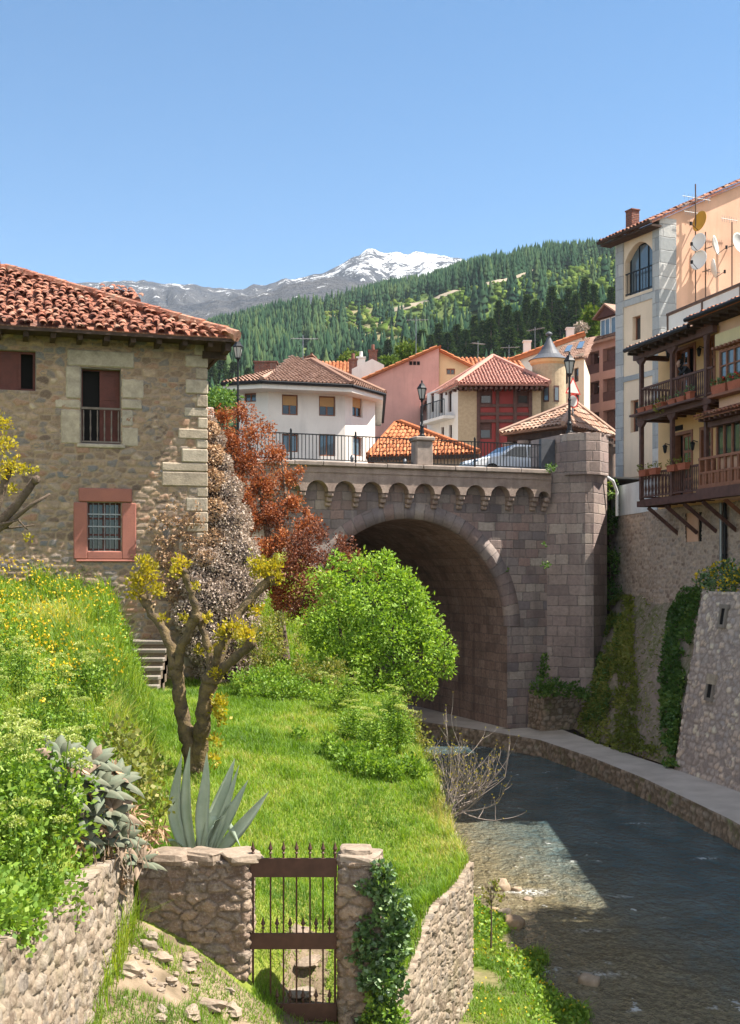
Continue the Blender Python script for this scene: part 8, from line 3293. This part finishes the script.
def tall_conifer(seed, L):
    rs = np.random.default_rng(seed)
    mb = MB()
    mb.tube([(0, 0, 0), (0, 0, L * .5), (0, 0, L * .97)], [L * .016, L * .011, L * .003], 6)
    pos, dr, ln = [], [], []
    nb = 30
    for i in range(nb):
        t = .1 + .88 * i / nb
        R_ = L * .17 * (1 - t) ** .75 * (.8 + .4 * rs.random()) + .15
        m_ = 8
        a0 = rs.random() * 6
        for j in range(m_):
            if rs.random() < .18:
                continue
            a = a0 + 2 * PI * j / m_ + rs.normal() * .15
            rr_ = R_ * (.7 + .5 * rs.random())
            for s in np.linspace(.12, 1, 7):
                c = np.array([math.cos(a) * rr_ * s, math.sin(a) * rr_ * s, t * L - .22 * rr_ * s ** 1.5 + rs.normal() * .08])
                for _ in range(3):
                    pos.append(c + rs.normal(size=3) * .18)
                    dr.append(np.array([math.cos(a), math.sin(a), -.25]) + rs.normal(size=3) * .45)
                    ln.append((.9 - .3 * s) * (.5 + .5 * (1 - t)) * 1.35)
    V, F, R = leaf_quads(np.array(pos), np.array(dr), np.array(ln), np.array(ln) * .5, .2)
    return mb, V, F, R


con = []
for s in range(3):
    mb, V, F, R = tall_conifer(200 + s, 22.0)
    t = thing('conifer', 'tall dark conifer standing on the slope above the town roofs', 'tree', (0, 0, 0), 0, 'tall conifers above the town roofs')
    mb.build('trunk', M['bark'], t)
    np_mesh('crown', V, F, M['conifer_near'], t, attrs={'rnd': R})
    con.append(t)
tops = [(612, 284, 450), (603, 300, 430), (594, 281, 455), (585, 274, 470), (576, 290, 440), (569, 285, 460), (560, 296, 440), (552, 283, 470), (545, 305, 430), (536, 297, 455), (527, 292, 465), (518, 308, 435), (508, 302, 450), (499, 297, 465), (491, 315, 430),
        (483, 318, 450), (474, 313, 470), (466, 327, 430), (457, 322, 455), (448, 330, 440), (439, 321, 470), (431, 333, 450), (422, 328, 470), (413, 338, 450), (404, 335, 480), (396, 343, 460), (388, 338, 490), (379, 347, 470), (540, 318, 410), (578, 312, 410), (510, 325, 415), (475, 335, 420), (597, 316, 412), (618, 300, 420), (222, 352, 500), (234, 360, 480), (212, 362, 470), (248, 366, 490), (604, 325, 405)]
for i, (px_, py_, dd) in enumerate(tops):
    o = con[i] if i < 3 else copy_tree(con[i % 3])
    zb_ = float(hill_z(np.array([float(px_)]), np.array([float(dd)]))[0]) - .5
    zt_ = CZ + (HY - py_) / FPX * dd
    s_ = max(8, zt_ - zb_) / 22.0
    o.location = (G(px_, dd), dd, zb_)
    wS = min(s_, 1.15) * random.uniform(1.3, 1.75)
    o.scale = (wS, wS, s_)
    o.rotation_euler = (0, 0, random.random() * 6.28)
    if px_ < 260:
        o['label'] = 'dark conifer on the slope just right of the old house eave'
        o['group'] = 'conifers beside the old house eave'
# pale blossoming tree and small greens among the houses
leaf_crown('pale_tree', 'small pale blossoming tree between the conifers and the brown apartments', 'tree', [(575, 331, 150, .8), (582, 328, 150, .9), (579, 336, 150, .8)], 24, .3, .2, M['dry'], [([P(579, 360, 150), P(579, 330, 150)], [.2, .08])], shell=.2)
leaf_crown('light_tree', 'light green tree peeping left of the brown apartment dormers', 'tree', [(592, 316, 190, 1.8), (588, 326, 190, 1.6), (594, 332, 190, 1.6)], 10, .6, .45, M['scrub'], [([P(591, 360, 190), P(591, 325, 190)], [.25, .1])], shell=.2)
for i, (px_, py_, d_, r_, lab) in enumerate(((226, 398, 58, .8, 'green shrub at the left corner of the white house'), (215, 402, 56, .9, 'round shrub between the old eave and the white house'), (390, 366, 160, 1.6, 'green tree behind the rear house chimneys'), (350, 362, 170, 1.8, 'green bushy tree on the slope above the white house'), (408, 352, 180, 2.0, 'bushy green tree above the pink gable'))):
    leaf_crown('town_shrub' if d_ < 100 else 'town_tree', lab, 'shrub' if d_ < 100 else 'tree', [(px_, py_, d_, r_), (px_ + 4, py_ + 3, d_, r_ * .8), (px_ - 4, py_ + 4, d_, r_ * .8)], 40 if d_ < 100 else 12, .16 if d_ < 100 else .5, .1 if d_ < 100 else .35, M['creeper'] if d_ < 100 else M['scrub'], [([P(px_, py_ + 20, d_), P(px_, py_, d_)], [.1, .04])], shell=.2)

leaf_crown('added_shade_tree', 'unseen leafy tree added beside the riverside houses to dapple the shadow edge on the water', 'tree', [(812, 330, 33.4, 1.0), (822, 300, 33.6, 1.1), (825, 350, 33.0, 1.0), (815, 370, 32.8, .8), (805, 360, 33.5, .6)], 40, .16, .1, M['bush'], [([P(822, 700, 33.4), P(820, 500, 33.4), P(818, 340, 33.4)], [.2, .16, .05])], shell=.3, gap=.4, jit=.7)  # unseen crown, added to dapple the far edge of the river shadow

leaf_crown('added_shade_tree', 'unseen bushy tree added at the corner of the long white riverside house to roughen its shadow edge', 'tree', [(960, 250, 23.5, .7), (955, 300, 23.4, .75), (965, 345, 23.6, .7), (958, 390, 23.3, .7), (962, 425, 23.5, .6), (970, 270, 23.8, .6), (950, 330, 23.8, .6), (975, 370, 23.8, .6), (955, 410, 23.8, .55)], 90, .12, .08, M['bush'], [([P(970, 850, 23.6), P(968, 500, 23.6), P(962, 240, 23.6)], [.18, .14, .05])], shell=.25, gap=.36, jit=.8)  # out of view, added to make the white house shadow ragged
leaf_crown('added_shade_tree', 'unseen slim tree added over the roof of the low cream riverside house to break up its shadow edge', 'tree', [(852, 440, 28.2, .45), (858, 425, 28.6, .5), (848, 430, 29.6, .45), (838, 438, 30.6, .5), (842, 425, 31.2, .4), (870, 440, 27.0, .5), (884, 436, 26.2, .45), (900, 440, 25.2, .4)], 110, .11, .07, M['bush'], [([P(868, 800, 28.3), P(866, 500, 28.2), P(858, 430, 28.3)], [.15, .12, .04])], shell=.2, gap=.36, jit=.8)  # unseen, added so leaf shadows break the straight roof shadow
